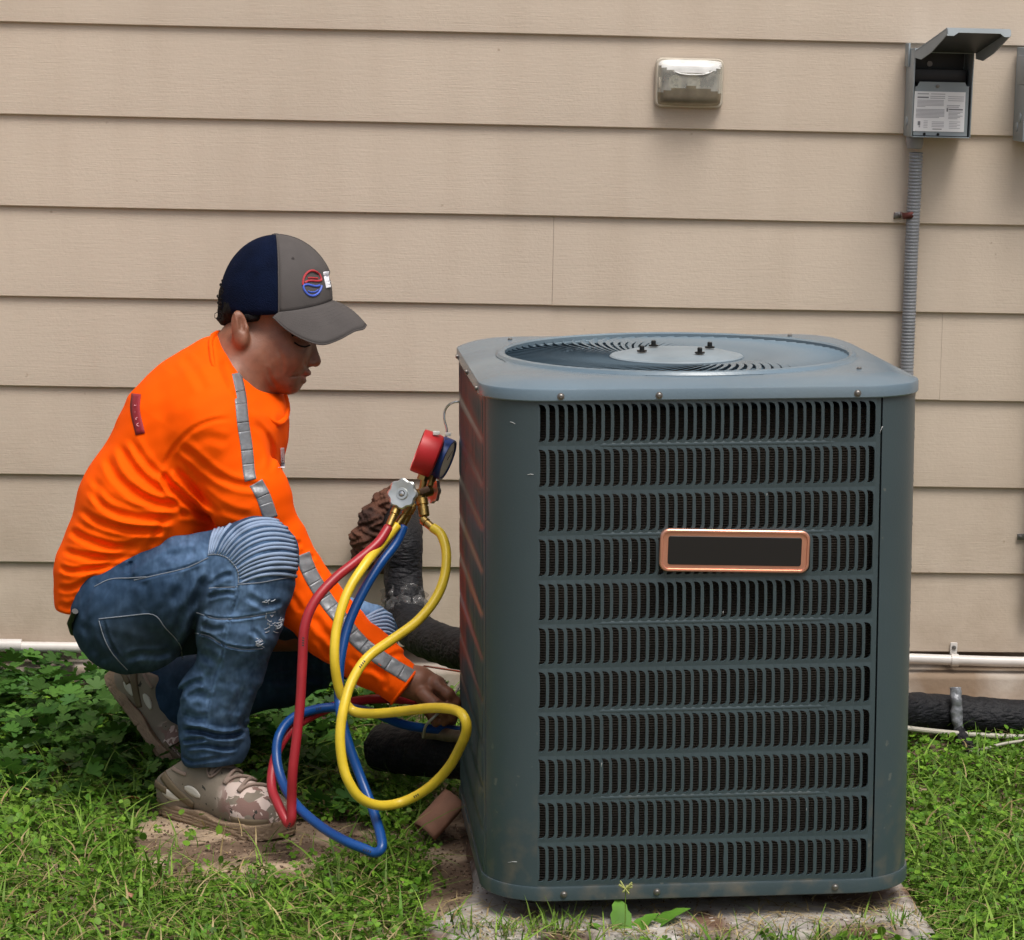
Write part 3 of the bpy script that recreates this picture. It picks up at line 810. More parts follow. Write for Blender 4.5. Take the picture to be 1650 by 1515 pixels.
# conduit under the second box, just outside the picture, with its strap ear inside it
cx2 = wpt(1690, 400, 0.02).x
c2 = world_empty('far_conduit', (cx2, YF, 0.1), 'grey conduit below the second box, only its strap ear showing at the right edge', 'conduit')
MB().tube([(cx2, YF - 0.022, d2z0 - 0.001), (cx2, YF - 0.022, 0.22)], 0.012, 14).build('tube', m_grey, c2)
pe = wpt(1641, 865, 0.002)
MB().box((pe.x + 0.012, YF - 0.0025, pe.z), (0.030, 0.003, 0.014), bev=0.001).build('strap', m_screw, c2)
MB().lathe([(0, 0), (0.0045, 0), (0.004, 0.002), (0, 0.003)], (pe.x + 0.004, YF - 0.004, pe.z), (0, -1, 0), 10).build('strap_screw', m_screw, c2)

# --- flexible conduit from the box down behind the unit
m_cond = mat('grey flexible conduit', (0.22, 0.23, 0.25), rough=0.45, var=0.12, vscale=15)
ctop = wpt(1474, 248, 0.03); cond = world_empty('flexible_conduit', tuple(wpt(1462, 590, 0)), 'grey ribbed flexible conduit running down the wall from the open disconnect box', 'conduit')
path = [wpt(1476, 246, 0.032), wpt(1474, 300, 0.028), wpt(1469, 400, 0.022), wpt(1465, 500, 0.02), wpt(1461, 600, 0.02), wpt(1456, 760, 0.02), wpt(1448, 930, 0.05), wpt(1430, 1010, 0.11), wpt(1400, 1050, 0.22)]
path = catmull(path, 70)
rad = []
acc = 0
for i, p in enumerate(path):
    if i: acc += float(np.linalg.norm(np.array(path[i]) - np.array(path[i - 1])))
    rad.append(0.0146 + 0.0009 * math.sin(acc * 2 * math.pi / 0.0072))
V, F = tube_vf(path, rad, 16)
mk('tube', V, F, m_cond, cond)
cp = wpt(1474, 226, 0.032)
q = MB().lathe([(0, 0), (0.0175, 0), (0.0185, -0.002), (0.0185, -0.016), (0.0175, -0.018), (0.0165, -0.024), (0.0145, -0.026), (0, -0.026)], (cp.x, cp.y, bz0 - 0.001), (0, 0, 1), 24)
q.build('connector', mat('grey nylon', (0.25, 0.25, 0.26), rough=0.5), cond)
m_rust = mat('rusty steel strap', (0.12, 0.035, 0.030), rough=0.6, metal=0.5, var=0.3, vscale=60, col2=(0.35, 0.33, 0.32), thr=(.55, .62))
sp_ = wpt(1462, 345, 0.0)
q = MB()
for t0 in range(1):
    arcp = [Vector((sp_.x + 0.0005 + 0.0155 * math.cos(t), YF - 0.024 - 0.0155 * math.sin(t), sp_.z + 0.003 * math.cos(t))) for t in np.linspace(0.0, math.pi, 13)]
    V = []; F = []
    arcp = [Vector((sp_.x + 0.016, YF - 0.001, sp_.z + 0.004))] + arcp + [Vector((sp_.x - 0.015, YF - 0.003, sp_.z - 0.002)), Vector((sp_.x - 0.030, YF - 0.003, sp_.z - 0.004))]
    for p in arcp: V += [p + Vector((0, 0, 0.007)), p - Vector((0, 0, 0.007))]
    for i in range(len(arcp) - 1): F.append((2 * i, 2 * i + 1, 2 * i + 3, 2 * i + 2))
    q.add(V, F)
st = q.build('strap', m_rust, cond)
md = st.modifiers.new('s', 'SOLIDIFY'); md.thickness = 0.0018; md.offset = 1
MB().lathe([(0, 0), (0.0055, 0), (0.005, 0.003), (0, 0.004)], (sp_.x - 0.024, YF - 0.004, sp_.z - 0.003), (0, -1, 0), 10).build('strap_screw', m_screw, cond)

# --- outlet under a clear bubble cover
def clear(name, col, rough, alpha_fac):
    m = bpy.data.materials.new(name); m.use_nodes = True
    N = m.node_tree.nodes; L = m.node_tree.links; N.clear()
    o = N.new('ShaderNodeOutputMaterial'); mix = N.new('ShaderNodeMixShader'); t = N.new('ShaderNodeBsdfTransparent'); t.inputs['Color'].default_value = (*col, 1)
    p = N.new('ShaderNodeBsdfPrincipled'); p.inputs['Base Color'].default_value = (0.72, 0.70, 0.62, 1); p.inputs['Roughness'].default_value = rough
    p.inputs['Specular IOR Level'].default_value = 0.8
    tc = N.new('ShaderNodeTexCoord'); n = N.new('ShaderNodeTexNoise'); n.inputs['Scale'].default_value = 30; n.inputs['Detail'].default_value = 6; L.new(tc.outputs['Object'], n.inputs['Vector'])
    r = N.new('ShaderNodeMapRange'); r.inputs['From Min'].default_value = 0.3; r.inputs['From Max'].default_value = 0.7; r.inputs['To Min'].default_value = max(0, alpha_fac - .15); r.inputs['To Max'].default_value = alpha_fac + .15
    L.new(n.outputs['Fac'], r.inputs['Value']); L.new(r.outputs[0], mix.inputs[0]); L.new(t.outputs[0], mix.inputs[1]); L.new(p.outputs[0], mix.inputs[2]); L.new(mix.outputs[0], o.inputs[0])
    return m
oc = wpt(1113, 135, 0.03); ox0, ox1 = wpt(1056, 135, 0.01).x, wpt(1169, 135, 0.045).x; oz1, oz0 = wpt(1113, 94, 0.03).z, wpt(1113, 174, 0.03).z
outlet = world_empty('outlet', ((ox0 + ox1) / 2, YF, oz0), 'power outlet under a weathered clear bubble cover on the siding', 'outlet')
oxc, ozc, ow_, oh_ = (ox0 + ox1) / 2, (oz0 + oz1) / 2, ox1 - ox0, oz1 - oz0
def rr_ring(w_, h_, r_, y, zoff=0, xoff=0): return [(oxc + xoff + x, YF - y, ozc + zoff + z) for x, z in rrect(w_, h_, r_, 6)]
def loft(rgs, capend=True):
    V = []; F = []; n = len(rgs[0])
    for r_ in rgs: V += r_
    for i in range(len(rgs) - 1):
        for k in range(n): F.append((i * n + k, i * n + (k + 1) % n, (i + 1) * n + (k + 1) % n, (i + 1) * n + k))
    if capend: F.append(tuple((len(rgs) - 1) * n + k for k in range(n)))
    return V, F
V, F = loft([rr_ring(ow_, oh_, .014, 0), rr_ring(ow_, oh_, .014, 0.012), rr_ring(ow_ - .004, oh_ - .004, .013, 0.015), rr_ring(ow_ - .018, oh_ - .016, .010, 0.015), rr_ring(ow_ - .020, oh_ - .018, .010, 0.006)])
m_oplate = mat('yellowed plastic', (0.50, 0.45, 0.37), rough=0.5, var=0.12, vscale=30)
mk('base_frame', V, F, m_oplate, outlet, angle=35)
MB().box((oxc, YF - 0.0078, ozc), (ow_ - 0.026, 0.003, oh_ - 0.024), bev=0.001).build('back_plate', mat('slate faceplate', (0.10, 0.115, 0.135), rough=0.5), outlet)
for px in (1088, 1118):
    c = wpt(px, 133, 0.012); rc = MB()
    V, F = loft([[(c.x + x, YF - y, c.z + z) for x, z in rrect(.027, .031, .012, 6)] for y in (0.008, 0.013)])
    rc.add(V, F); rec = sub_world(rc.build('receptacle', mat('ivory plastic', (0.55, 0.54, 0.42), rough=0.4), outlet, angle=35), outlet)
    sl_ = MB(); sl_.box((c.x + .003, YF - .0131, c.z + .0055), (.009, .001, .0028)); sl_.box((c.x + .003, YF - .0131, c.z - .0055), (.008, .001, .0028)); sl_.lathe([(0, 0), (.0028, 0), (.0028, .001), (0, .001)], (c.x - .0075, YF - .0128, c.z), (0, -1, 0), 10)
    sl_.build('slots', m_dark, rec, smooth=False)
m_clear = clear('clear cover', (0.93, 0.95, 0.94), 0.14, 0.36)
m_hood = clear('milky cover', (0.9, 0.9, 0.9), 0.22, 0.88)
m_dirtyc = clear('dirty cover', (0.62, 0.56, 0.44), 0.35, 0.55)
N_ = m_dirtyc.node_tree.nodes
[n for n in N_ if n.type == 'BSDF_PRINCIPLED'][0].inputs['Base Color'].default_value = (0.24, 0.20, 0.14, 1)
N_ = m_hood.node_tree.nodes
[n for n in N_ if n.type == 'BSDF_PRINCIPLED'][0].inputs['Base Color'].default_value = (0.80, 0.80, 0.78, 1)
# bubble: bulged middle, milky hood at the top, grimy tray at the bottom
def bubble():
    nx, nz = 26, 18; V = []; 
    for i in range(nx + 1):
        for j in range(nz + 1):
            u, v = i / nx * 2 - 1, j / nz * 2 - 1
            # squared disc outline
            x = u * (ow_ / 2 - .004); z = v * (oh_ / 2 - .003)
            rx = max(0.0, 1 - abs(u) ** 5) ; rz = max(0.0, 1 - abs(v) ** 6)
            x *= (1 - 0.03 * v * v * v * v); z *= (1 - 0.08 * u ** 4)
            dep = 0.014 + 0.030 * (rx * rz) ** 0.45
            V.append((oxc + x, YF - dep, ozc + z))
    Ft, Fm, Fb = [], [], []
    for i in range(nx):
        for j in range(nz):
            f = (i * (nz + 1) + j, (i + 1) * (nz + 1) + j, (i + 1) * (nz + 1) + j + 1, i * (nz + 1) + j + 1)
            u = (i + .5) / nx * 2 - 1; v = (j + .5) / nz * 2 - 1
            if v > 0.40 + 0.42 * abs(u) ** 2.2: Ft.append(f)
            elif v < -0.16 - 0.30 * abs(u) ** 2.2: Fb.append(f)
            else: Fm.append(f)
    c = sub_world(mk('bubble_cover', V, Fm, m_clear, outlet), outlet)
    mk('cover_hood', V, Ft, m_hood, c); mk('cover_tray', V, Fb, m_dirtyc, c)
bubble()
MB().tube(catmull([(oxc - ow_ / 2 + .012, YF - .030, ozc + oh_ * .36), (oxc - ow_ * .2, YF - .044, ozc + oh_ * .20), (oxc + .004, YF - .046, ozc + oh_ * .17), (oxc + ow_ * .25, YF - .044, ozc + oh_ * .21), (oxc + ow_ / 2 - .010, YF - .030, ozc + oh_ * .38)], 8), 0.0014, 8).build('cover_rim', m_hood, outlet)
MB().box((oxc - ow_ / 2 + .0085, YF - .020, ozc), (.006, .014, .022), bev=.001).build('latch', m_oplate, outlet)

# --- white pipe along the foot of the wall, left and right of the unit
m_pvc = mat('white pipe', (0.60, 0.57, 0.54), rough=0.35, var=0.12, vscale=12)
def wall_pipe(name, px0, py0, px1, py1, r_, lab, off=0.018):
    a, b = wpt(px0, py0, off), wpt(px1, py1, off)
    o = world_empty(name, tuple((a + b) / 2), lab, 'pipe')
    pts = [a + (b - a) * t + Vector((0, 0, 0.001 * math.sin(t * 9))) for t in np.linspace(0, 1, 16)]
    MB().tube(pts, r_, 18).build('tube', m_pvc, o)
    return o, a, b
pr, a, b = wall_pipe('drain_pipe', 1300, 1058, 1900, 1072, 0.0115, 'white pipe clipped along the foot of the wall right of the unit')
pc_ = wpt(1538, 1064, 0.018)
MB().tube([pc_ - Vector((0.008, 0, 0)), pc_ + Vector((0.008, 0, 0))], 0.0142, 16).build('clip', m_pvc, pr)
MB().box((pc_.x, YF - 0.004, pc_.z + 0.023), (0.016, 0.005, 0.028), bev=0.002).build('clip', m_pvc, pr)
MB().lathe([(0, 0), (0.005, 0), (0.0045, 0.003), (0, 0.004)], (pc_.x, YF - 0.0065, pc_.z + 0.026), (0, -1, 0), 10).build('screw', m_screw, pr)
pl2, a, b = wall_pipe('drain_pipe', -300, 1036, 360, 1047, 0.0115, 'white pipe along the foot of the wall behind the crouching person')
pc_ = wpt(14, 1040, 0.018)
MB().tube([pc_ - Vector((0.05, 0, 0)), pc_ + Vector((0.028, 0, 0))], 0.0140, 18).build('coupling', m_pvc, pl2)

# --- rusty brown foam plug on the wall where the lines come out
m_foam = mat('brown foam', (0.085, 0.030, 0.015), rough=0.85, var=0.5, vscale=30, bump=1.0, bscale=60, bdist=0.006, col2=(0.035, 0.012, 0.007), thr=(.5, .62))
# --- black insulated refrigerant lines
m_ins = mat('black foam insulation', (0.008, 0.0085, 0.011), rough=0.6, spec=.25, var=0.3, vscale=40, bump=1.0, bscale=90, bdist=0.004)
def ins_cracks():
    N, L, p = nodes(m_ins); tc = N.new('ShaderNodeTexCoord'); mp = N.new('ShaderNodeMapping'); mp.inputs['Scale'].default_value = (1, 1, 3)
    v = N.new('ShaderNodeTexVoronoi'); v.feature = 'DISTANCE_TO_EDGE'; v.inputs['Scale'].default_value = 38
    L.new(tc.outputs['Object'], mp.inputs[0]); L.new(mp.outputs[0], v.inputs['Vector'])
    b = N.new('ShaderNodeBump'); b.inputs['Strength'].default_value = 0.8; b.inputs['Distance'].default_value = 0.004
    L.new(v.outputs['Distance'], b.inputs['Height']); old = p.inputs['Normal'].links[0].from_node; L.new(b.outputs[0], old.inputs['Normal'])
ins_cracks()
def rough_tube(pts, r_, amp, seg=20, n=14, freq=40):
    P = catmull(pts, n); V, F = tube_vf(P, r_, seg)
    V2 = []
    for i, v in enumerate(V):
        c = Vector(P[min(i // seg, len(P) - 1)]); d = (v - c)
        k = 1 + amp * mnoise.noise(v * freq) / r_
        V2.append(c + d * k)
    return V2, F
ln = world_empty('insulated_line', tuple(at(650, 985, 5.70)), 'black foam insulated refrigerant line coming out of the wall and bending to the unit', 'pipe')
V, F = rough_tube([wpt(645, 800, -0.02), wpt(648, 835, 0.04), at(650, 870, 5.73), at(650, 920, 5.72), at(652, 965, 5.70), at(658, 1000, 5.66), at(680, 1025, 5.56), at(720, 1040, 5.42), at(760, 1052, 5.30), at(810, 1065, 5.2)], 0.0405, 0.004)
mk('insulation', V, F, m_ins, ln)
m_wrap = clear('plastic wrap', (0.85, 0.85, 0.85), 0.10, 0.17)
[n for n in m_wrap.node_tree.nodes if n.type == 'BSDF_PRINCIPLED'][0].inputs['Base Color'].default_value = (.35, .35, .35, 1)
V, F = rough_tube([at(651, 950, 5.71), at(652, 972, 5.70), at(660, 995, 5.67)], 0.044, 0.014, freq=75, seg=36, n=18)
mk('plastic_wrap', V, F, m_wrap, ln)
l2 = world_empty('lower_insulated_line', tuple(at(670, 1210, 5.15)), 'thick black insulated line end lying low between the hoses and the unit', 'pipe')
V, F = rough_tube([at(618, 1205, 5.28), at(650, 1208, 5.22), at(700, 1212, 5.15), at(760, 1218, 5.08), at(800, 1222, 5.0)], 0.046, 0.005)
mk('insulation', V, F, m_ins, l2)
m_tape = mat('grey wrap tape', (0.10, 0.10, 0.11), rough=0.5, var=0.2)
V, F = rough_tube([at(686, 1180, 5.10), at(715, 1184, 5.06), at(750, 1188, 5.0)], 0.012, 0.002, seg=12)
mk('wrapped_valve_pipe', V, F, mat('dull copper', (0.25, 0.20, 0.14), rough=0.5, metal=0.6, var=.3, vscale=40), l2)
l3 = world_empty('ground_insulated_line', tuple(at(1560, 1152, 5.70)), 'black insulated line lying along the foundation right of the unit', 'pipe')
V, F = rough_tube([at(1380, 1140, 5.55), at(1460, 1146, 5.66), at(1540, 1151, 5.71), at(1620, 1157, 5.715), at(1750, 1164, 5.74), at(1900, 1172, 5.78)], 0.040, 0.004)
mk('insulation', V, F, m_ins, l3)
V, F = rough_tube([at(1540, 1108, 5.66), at(1541, 1130, 5.655), at(1543, 1165, 5.655), at(1548, 1186, 5.66)], 0.011, 0.004, seg=12, freq=80)
ti = mk('foil_tie', V, F, mat('crumpled foil', (0.20, 0.21, 0.23), rough=0.4, metal=0.3, var=.4, vscale=60, bump=1, bscale=120), l3)
V, F = rough_tube([at(1545, 1180, 5.65), at(1556, 1198, 5.62), at(1566, 1210, 5.60), at(1576, 1228, 5.56)], [0.014, 0.014, 0.013, 0.006][0], 0.004, seg=12, freq=80)
mk('torn_tape', V, F, m_ins, l3)
# thin cable on the ground at the wall's foot
m_cable = mat('grey cable', (0.38, 0.36, 0.30), rough=0.5)
g = MB().tube(catmull([at(1440, 1171, 5.60), at(1500, 1178, 5.62), at(1570, 1184, 5.64), at(1660, 1188, 5.65), at(1800, 1190, 5.66)], 8), 0.0055, 10).build('ground_cable', m_cable, org=tuple(at(1560, 1184, 5.64)))
tag(g, 'thin pale cable lying below the black insulated line right of the unit', 'cable')
g = MB().tube(catmull([at(1562, 1212, 5.58), at(1590, 1206, 5.56), at(1620, 1198, 5.56), at(1680, 1190, 5.60)], 8), 0.003, 8).build('loose_wire', m_cable, org=tuple(at(1600, 1204, 5.56)))
tag(g, 'thin loose wire curving through the weeds at the right edge', 'wire')
# thin rods / wire at the service side
g = MB().tube([at(683, 1073, 5.20), at(742, 1082, 5.16), at(760, 1084, 5.14)], 0.0022, 8).build('bare_rod', mat('bare metal', (0.6, 0.6, 0.6), rough=0.3, metal=1), org=tuple(at(710, 1077, 5.18)))
tag(g, 'thin bright metal rod running into the side of the unit', 'rod')
g = MB().tube(catmull([at(742, 1102, 4.98), at(730, 1122, 4.95), at(712, 1143, 4.93), at(697, 1158, 4.92), at(686, 1170, 4.95), at(682, 1188, 5.0)], 8), 0.0026, 8).build('thermostat_wire', m_cable, org=tuple(at(697, 1158, 4.92)))
tag(g, 'thin grey wire held in the fingers beside the unit', 'wire')

# ================================================================== manifold gauge set hanging on the unit
m_red = mat('red rubber', (0.48, 0.015, 0.020), rough=0.45, var=0.08, vscale=30)
m_blue = mat('blue rubber', (0.010, 0.055, 0.28), rough=0.45, var=0.08, vscale=30)
m_brass = mat('brass', (0.42, 0.29, 0.10), rough=0.42, metal=1.0, var=0.15, vscale=60)
m_zinc = mat('zinc knob', (0.62, 0.64, 0.62), rough=0.33, metal=0.9, var=0.12, vscale=50)
m_steel = mat('steel', (0.62, 0.62, 0.60), rough=0.2, metal=1.0)
m_dial = mat('gauge dial', (0.80, 0.80, 0.78), rough=0.4)
DM = 4.90
man = world_empty('manifold_gauges', tuple(at(665, 800, DM)), 'brass manifold with a red and a blue gauge, hooked on the unit', 'gauge set')
ax_up = (at(705, 700, DM) - at(672, 800, DM)).normalized()      # axis of the assembly, leaning right
toC = (CAM - at(690, 750, DM)).normalized()
sideL = ax_up.cross(toC).normalized()                            # picture right
if sideL.dot(RT) < 0: sideL = -sideL
# gauges: flat drums seen nearly edge on, faces turned to the left/front
def gauge(name, c, face, mcol, rad, th):
    q = MB(); face = face.normalized()
    q.lathe([(0, -th * .5), (rad * .86, -th * .5), (rad * .97, -th * .42), (rad, -th * .25), (rad, th * .30), (rad * .985, th * .5), (rad * .90, th * .52), (rad * .88, th * .40), (0, th * .40)], c, face, 40)
    g = sub_world(q.build(name, mcol, man, angle=30), man)
    MB().lathe([(0, 0), (rad * .87, 0), (0, .0005)], c + face * th * .41, face, 32).build('dial', m_dial, g)
    n2 = face.orthogonal().normalized()
    MB().prism([c + face * th * .43 + n2 * rad * .6, c + face * th * .43 + n2.cross(face) * .001, c + face * th * .43 - n2.cross(face) * .001], face * .0006).build('needle', m_black, g)
    return g
fr = (-RT * 0.94 + toC * 0.06 + UP * 0.36)
gr = gauge('gauge', at(689, 731, DM - .01), fr, m_red, 0.0400, 0.038); tag(gr, 'red gauge')
fb_ = (RT * 0.90 + toC * 0.20 - UP * 0.36)
gb = gauge('gauge', at(712, 738, DM + .02), fb_, m_blue, 0.0385, 0.024); tag(gb, 'blue gauge')
MB().box(tuple(at(703, 698, DM - .032)), (.012, .006, .007), bev=.001).build('white_clip', m_dial, man)
MB().box(tuple(at(722, 700, DM - .020)), (.010, .006, .006), bev=.001).build('white_clip', m_dial, man)
# hook
MB().tube(catmull([at(719, 704, DM), at(720, 692, DM), at(716, 676, DM), at(717, 662, DM), at(724, 652, DM - .005), at(733, 648, DM - .01), at(741, 648, DM - .01), at(748, 653, DM - .01)], 8), 0.0021, 10).build('hook', m_steel, man)
# body and stems
q = MB()
q.tube([at(655, 803, DM - .02), at(694, 790, DM + .01)], 0.0100, 16)
q.tube([at(678, 800, DM - .005), at(684, 768, DM - .005)], 0.0062, 12)
q.tube([at(690, 790, DM + .01), at(697, 768, DM + .015)], 0.0062, 12)
q.lathe([(0, 0), (.010, 0), (.010, .011), (0, .011)], at(680, 774, DM - .005), ax_up, 6)
q.lathe([(0, 0), (.010, 0), (.010, .011), (0, .011)], at(693, 774, DM + .015), ax_up, 6)
q.build('manifold_body', m_brass, man, angle=30)
q = MB(); q.box(tuple(at(684, 790, DM - .03)), (.018, .012, .010), Matrix.Rotation(-.4, 3, 'Y'), bev=.002)
q.build('rubber_band', mat('brown rubber', (0.09, 0.05, 0.03), rough=.6), man)
def knob(c, nrm, rad, name='valve_knob'):
    """star shaped hand wheel with eight lobes"""
    nrm = nrm.normalized(); a = nrm.orthogonal().normalized(); b = nrm.cross(a); n = 64
    rings_ = [(0.0, .80), (-.002, 1.0), (.004, 1.0), (.006, .90), (.005, .55), (.0045, .42), (.008, .38), (.008, .22), (.0055, .20)]
    V, F = [], []
    for h_, s_ in rings_:
        for k in range(n):
            th = 2 * math.pi * k / n
            lob = 1 + 0.13 * (abs(math.cos(4 * th)) ** 1.8 - .4) * (1 if s_ > .7 else 0)
            V.append(c + nrm * h_ + (a * math.cos(th) + b * math.sin(th)) * rad * s_ * lob)
    for i in range(len(rings_) - 1):
        for k in range(n): F.append((i * n + k, i * n + (k + 1) % n, (i + 1) * n + (k + 1) % n, (i + 1) * n + k))
    F.append(tuple(range(n))); 
    o = sub_world(mk(name, V, F, m_zinc, man, angle=30), man)
    MB().lathe([(0, 0), (rad * .20, 0), (rad * .17, .003), (0, .004)], c + nrm * .0055, nrm, 16).build('knob_screw', m_steel, o)
    MB().tube([c - nrm * .022, c], .0048, 12).build('stem', m_brass, o)
knob(at(649, 796, DM - .055), toC * 0.95 - RT * 0.25 + UP * .1, 0.0260)
knob(at(696, 790, DM + .045), RT * 0.8 - toC * 0.55 + UP * .0, 0.0225)
m_brassd = m_brass
def fitting(p0, p1, r_=.0072, name='hose_fitting'):
    d = (Vector(p1) - Vector(p0)); L0 = d.length; d.normalize()
    q = MB(); q.lathe([(0, 0), (r_ * .8, 0), (r_ * .8, L0 * .12), (r_ * 1.15, L0 * .14), (r_ * 1.15, L0 * .42), (r_ * .9, L0 * .45), (r_ * .9, L0 * .52), (r_ * 1.05, L0 * .54), (r_ * 1.0, L0 * .98), (r_ * .85, L0), (0, L0)], p0, d, 20)
    return q.build(name, m_brass, man, angle=30)
fitting(at(641, 815, DM - .045), at(627, 848, DM - .06))
fitting(at(662, 815, DM - .035), at(640, 846, DM - .045), .006)
fitting(at(668, 812, DM - .02), at(650, 846, DM - .03), .006)
fitting(at(679, 800, DM - .02), at(684, 832, DM - .03), .0095)
fitting(at(680, 836, DM - .03), at(697, 851, DM - .045), .0072)

# ---- hoses
m_hr = mat('red hose', (0.36, 0.020, 0.030), rough=0.38, var=0.16, vscale=20, spec=0.5)
m_hb = mat('blue hose', (0.006, 0.065, 0.26), rough=0.34, var=0.06, vscale=20, spec=0.5)
m_hy = mat('yellow hose', (0.74, 0.53, 0.035), rough=0.38, var=0.14, vscale=26, spec=0.5)
mat('hose print', (.03, .03, .03), rough=.6)
def hose(name, pts, m, lab, r_=0.0086):
    P = catmull([at(*p) for p in pts], 10)
    V, F = tube_vf(P, r_, 16)
    zmin = min(P, key=lambda p: p[2])
    o = world_empty(name, (float(zmin[0]), float(zmin[1]), float(zmin[2]) - r_), lab, 'hose', 'refrigerant hoses of the gauge set')
    mk('rubber_hose', V, F, m, o)
    m = MATS['hose print']
    for k in (int(len(P) * .22), int(len(P) * .47), int(len(P) * .78)):      # worn black print and scuffs
        a_, b_ = Vector(P[k]), Vector(P[min(len(P) - 1, k + 1)]); t_ = (b_ - a_).normalized(); c_ = (CAM - a_).normalized(); c_ = (c_ - t_ * c_.dot(t_)).normalized(); s_ = t_.cross(c_)
        q = MB()
        for j in range(4):
            o_ = a_ + t_ * (j * .0042)
            q.prism([o_ + c_ * (r_ * .97) + s_ * .0022, o_ + c_ * (r_ * .97) - s_ * .0018, o_ + t_ * .0026 + c_ * (r_ * .97) - s_ * .0022, o_ + t_ * .0020 + c_ * (r_ * .97) + s_ * .0014], c_ * (r_ * .045))
        q.build('worn_print', m, o, smooth=False)
    return o, P
DH = DM - .05
oy, Py = hose('refrigerant_hose', [(697, 850, DH), (711, 862, DH - .01), (719, 890, DH - .03), (716, 930, DH - .06), (700, 968, DH - .09), (670, 1003, DH - .12), (630, 1032, DH - .15), (592, 1060, DH - .18), (567, 1098, DH - .2), (554, 1140, DH - .22), (548, 1185, DH - .23), (552, 1230, DH - .23), (563, 1262, DH - .23), (582, 1287, DH - .22), (612, 1298, DH - .20),
   (650, 1292, DH - .18), (690, 1270, DH - .2), (722, 1238, DH - .24), (742, 1203, DH - .3), (752, 1175, DH - .34), (746, 1153, DH - .34), (728, 1143, DH - .3), (695, 1141, DH - .24), (650, 1146, DH - .17), (605, 1150, DH - .12), (572, 1147, DH - .10), (556, 1132, DH - .10), (545, 1105, DH - .11), (539, 1060, DH - .12), (543, 1010, DH - .11), (560, 955, DH - .09), (588, 910, DH - .06), (614, 878, DH - .02), (640, 846, DH)], m_hy, 'yellow hose looping from the manifold down to the weeds and back')
ob, Pb = hose('refrigerant_hose', [(651, 848, DH + .01), (638, 876, DH), (612, 910, DH - .02), (586, 952, DH - .04), (562, 1005, DH - .06), (549, 1060, DH - .08), (546, 1110, DH - .09), (549, 1150, DH - .11), (562, 1200, DH - .12), (582, 1255, DH - .13), (601, 1305, DH - .16), (613, 1345, DH - .20), (615, 1366, DH - .22), (604, 1374, DH - .22), (585, 1367, DH - .21), (558, 1356, DH - .19),
   (520, 1334, DH - .14), (480, 1300, DH - .08), (456, 1262, DH - .03), (446, 1222, DH), (450, 1185, DH + .02), (472, 1157, DH + .05), (510, 1143, DH + .08), (550, 1140, DH + .10), (600, 1148, DH + .14), (645, 1166, DH + .18), (690, 1174, DH + .20), (745, 1177, DH + .22), (775, 1177, DH + .2)], m_hb, 'blue hose hanging from the manifold, looping over the soil to the unit')
orr, Pr = hose('refrigerant_hose', [(626, 850, DH - .01), (608, 876, DH - .03), (575, 904, DH - .05), (540, 932, DH - .07), (508, 968, DH - .09), (491, 1010, DH - .10), (487, 1070, DH - .10), (484, 1130, DH - .10), (479, 1180, DH - .10), (472, 1240, DH - .10), (470, 1290, DH - .09), (470, 1318, DH - .09), (465, 1327, DH - .085), (459, 1318, DH - .08), (448, 1296, DH - .06), (438, 1270, DH - .03), (440, 1235, DH),
   (452, 1200, DH + .03), (475, 1172, DH + .06), (510, 1150, DH + .09), (550, 1135, DH + .12), (595, 1127, DH + .15), (640, 1127, DH + .18), (690, 1132, DH + .2), (750, 1150, DH + .22)], m_hr, 'red hose hanging from the manifold and folded sharply beside the shoe')

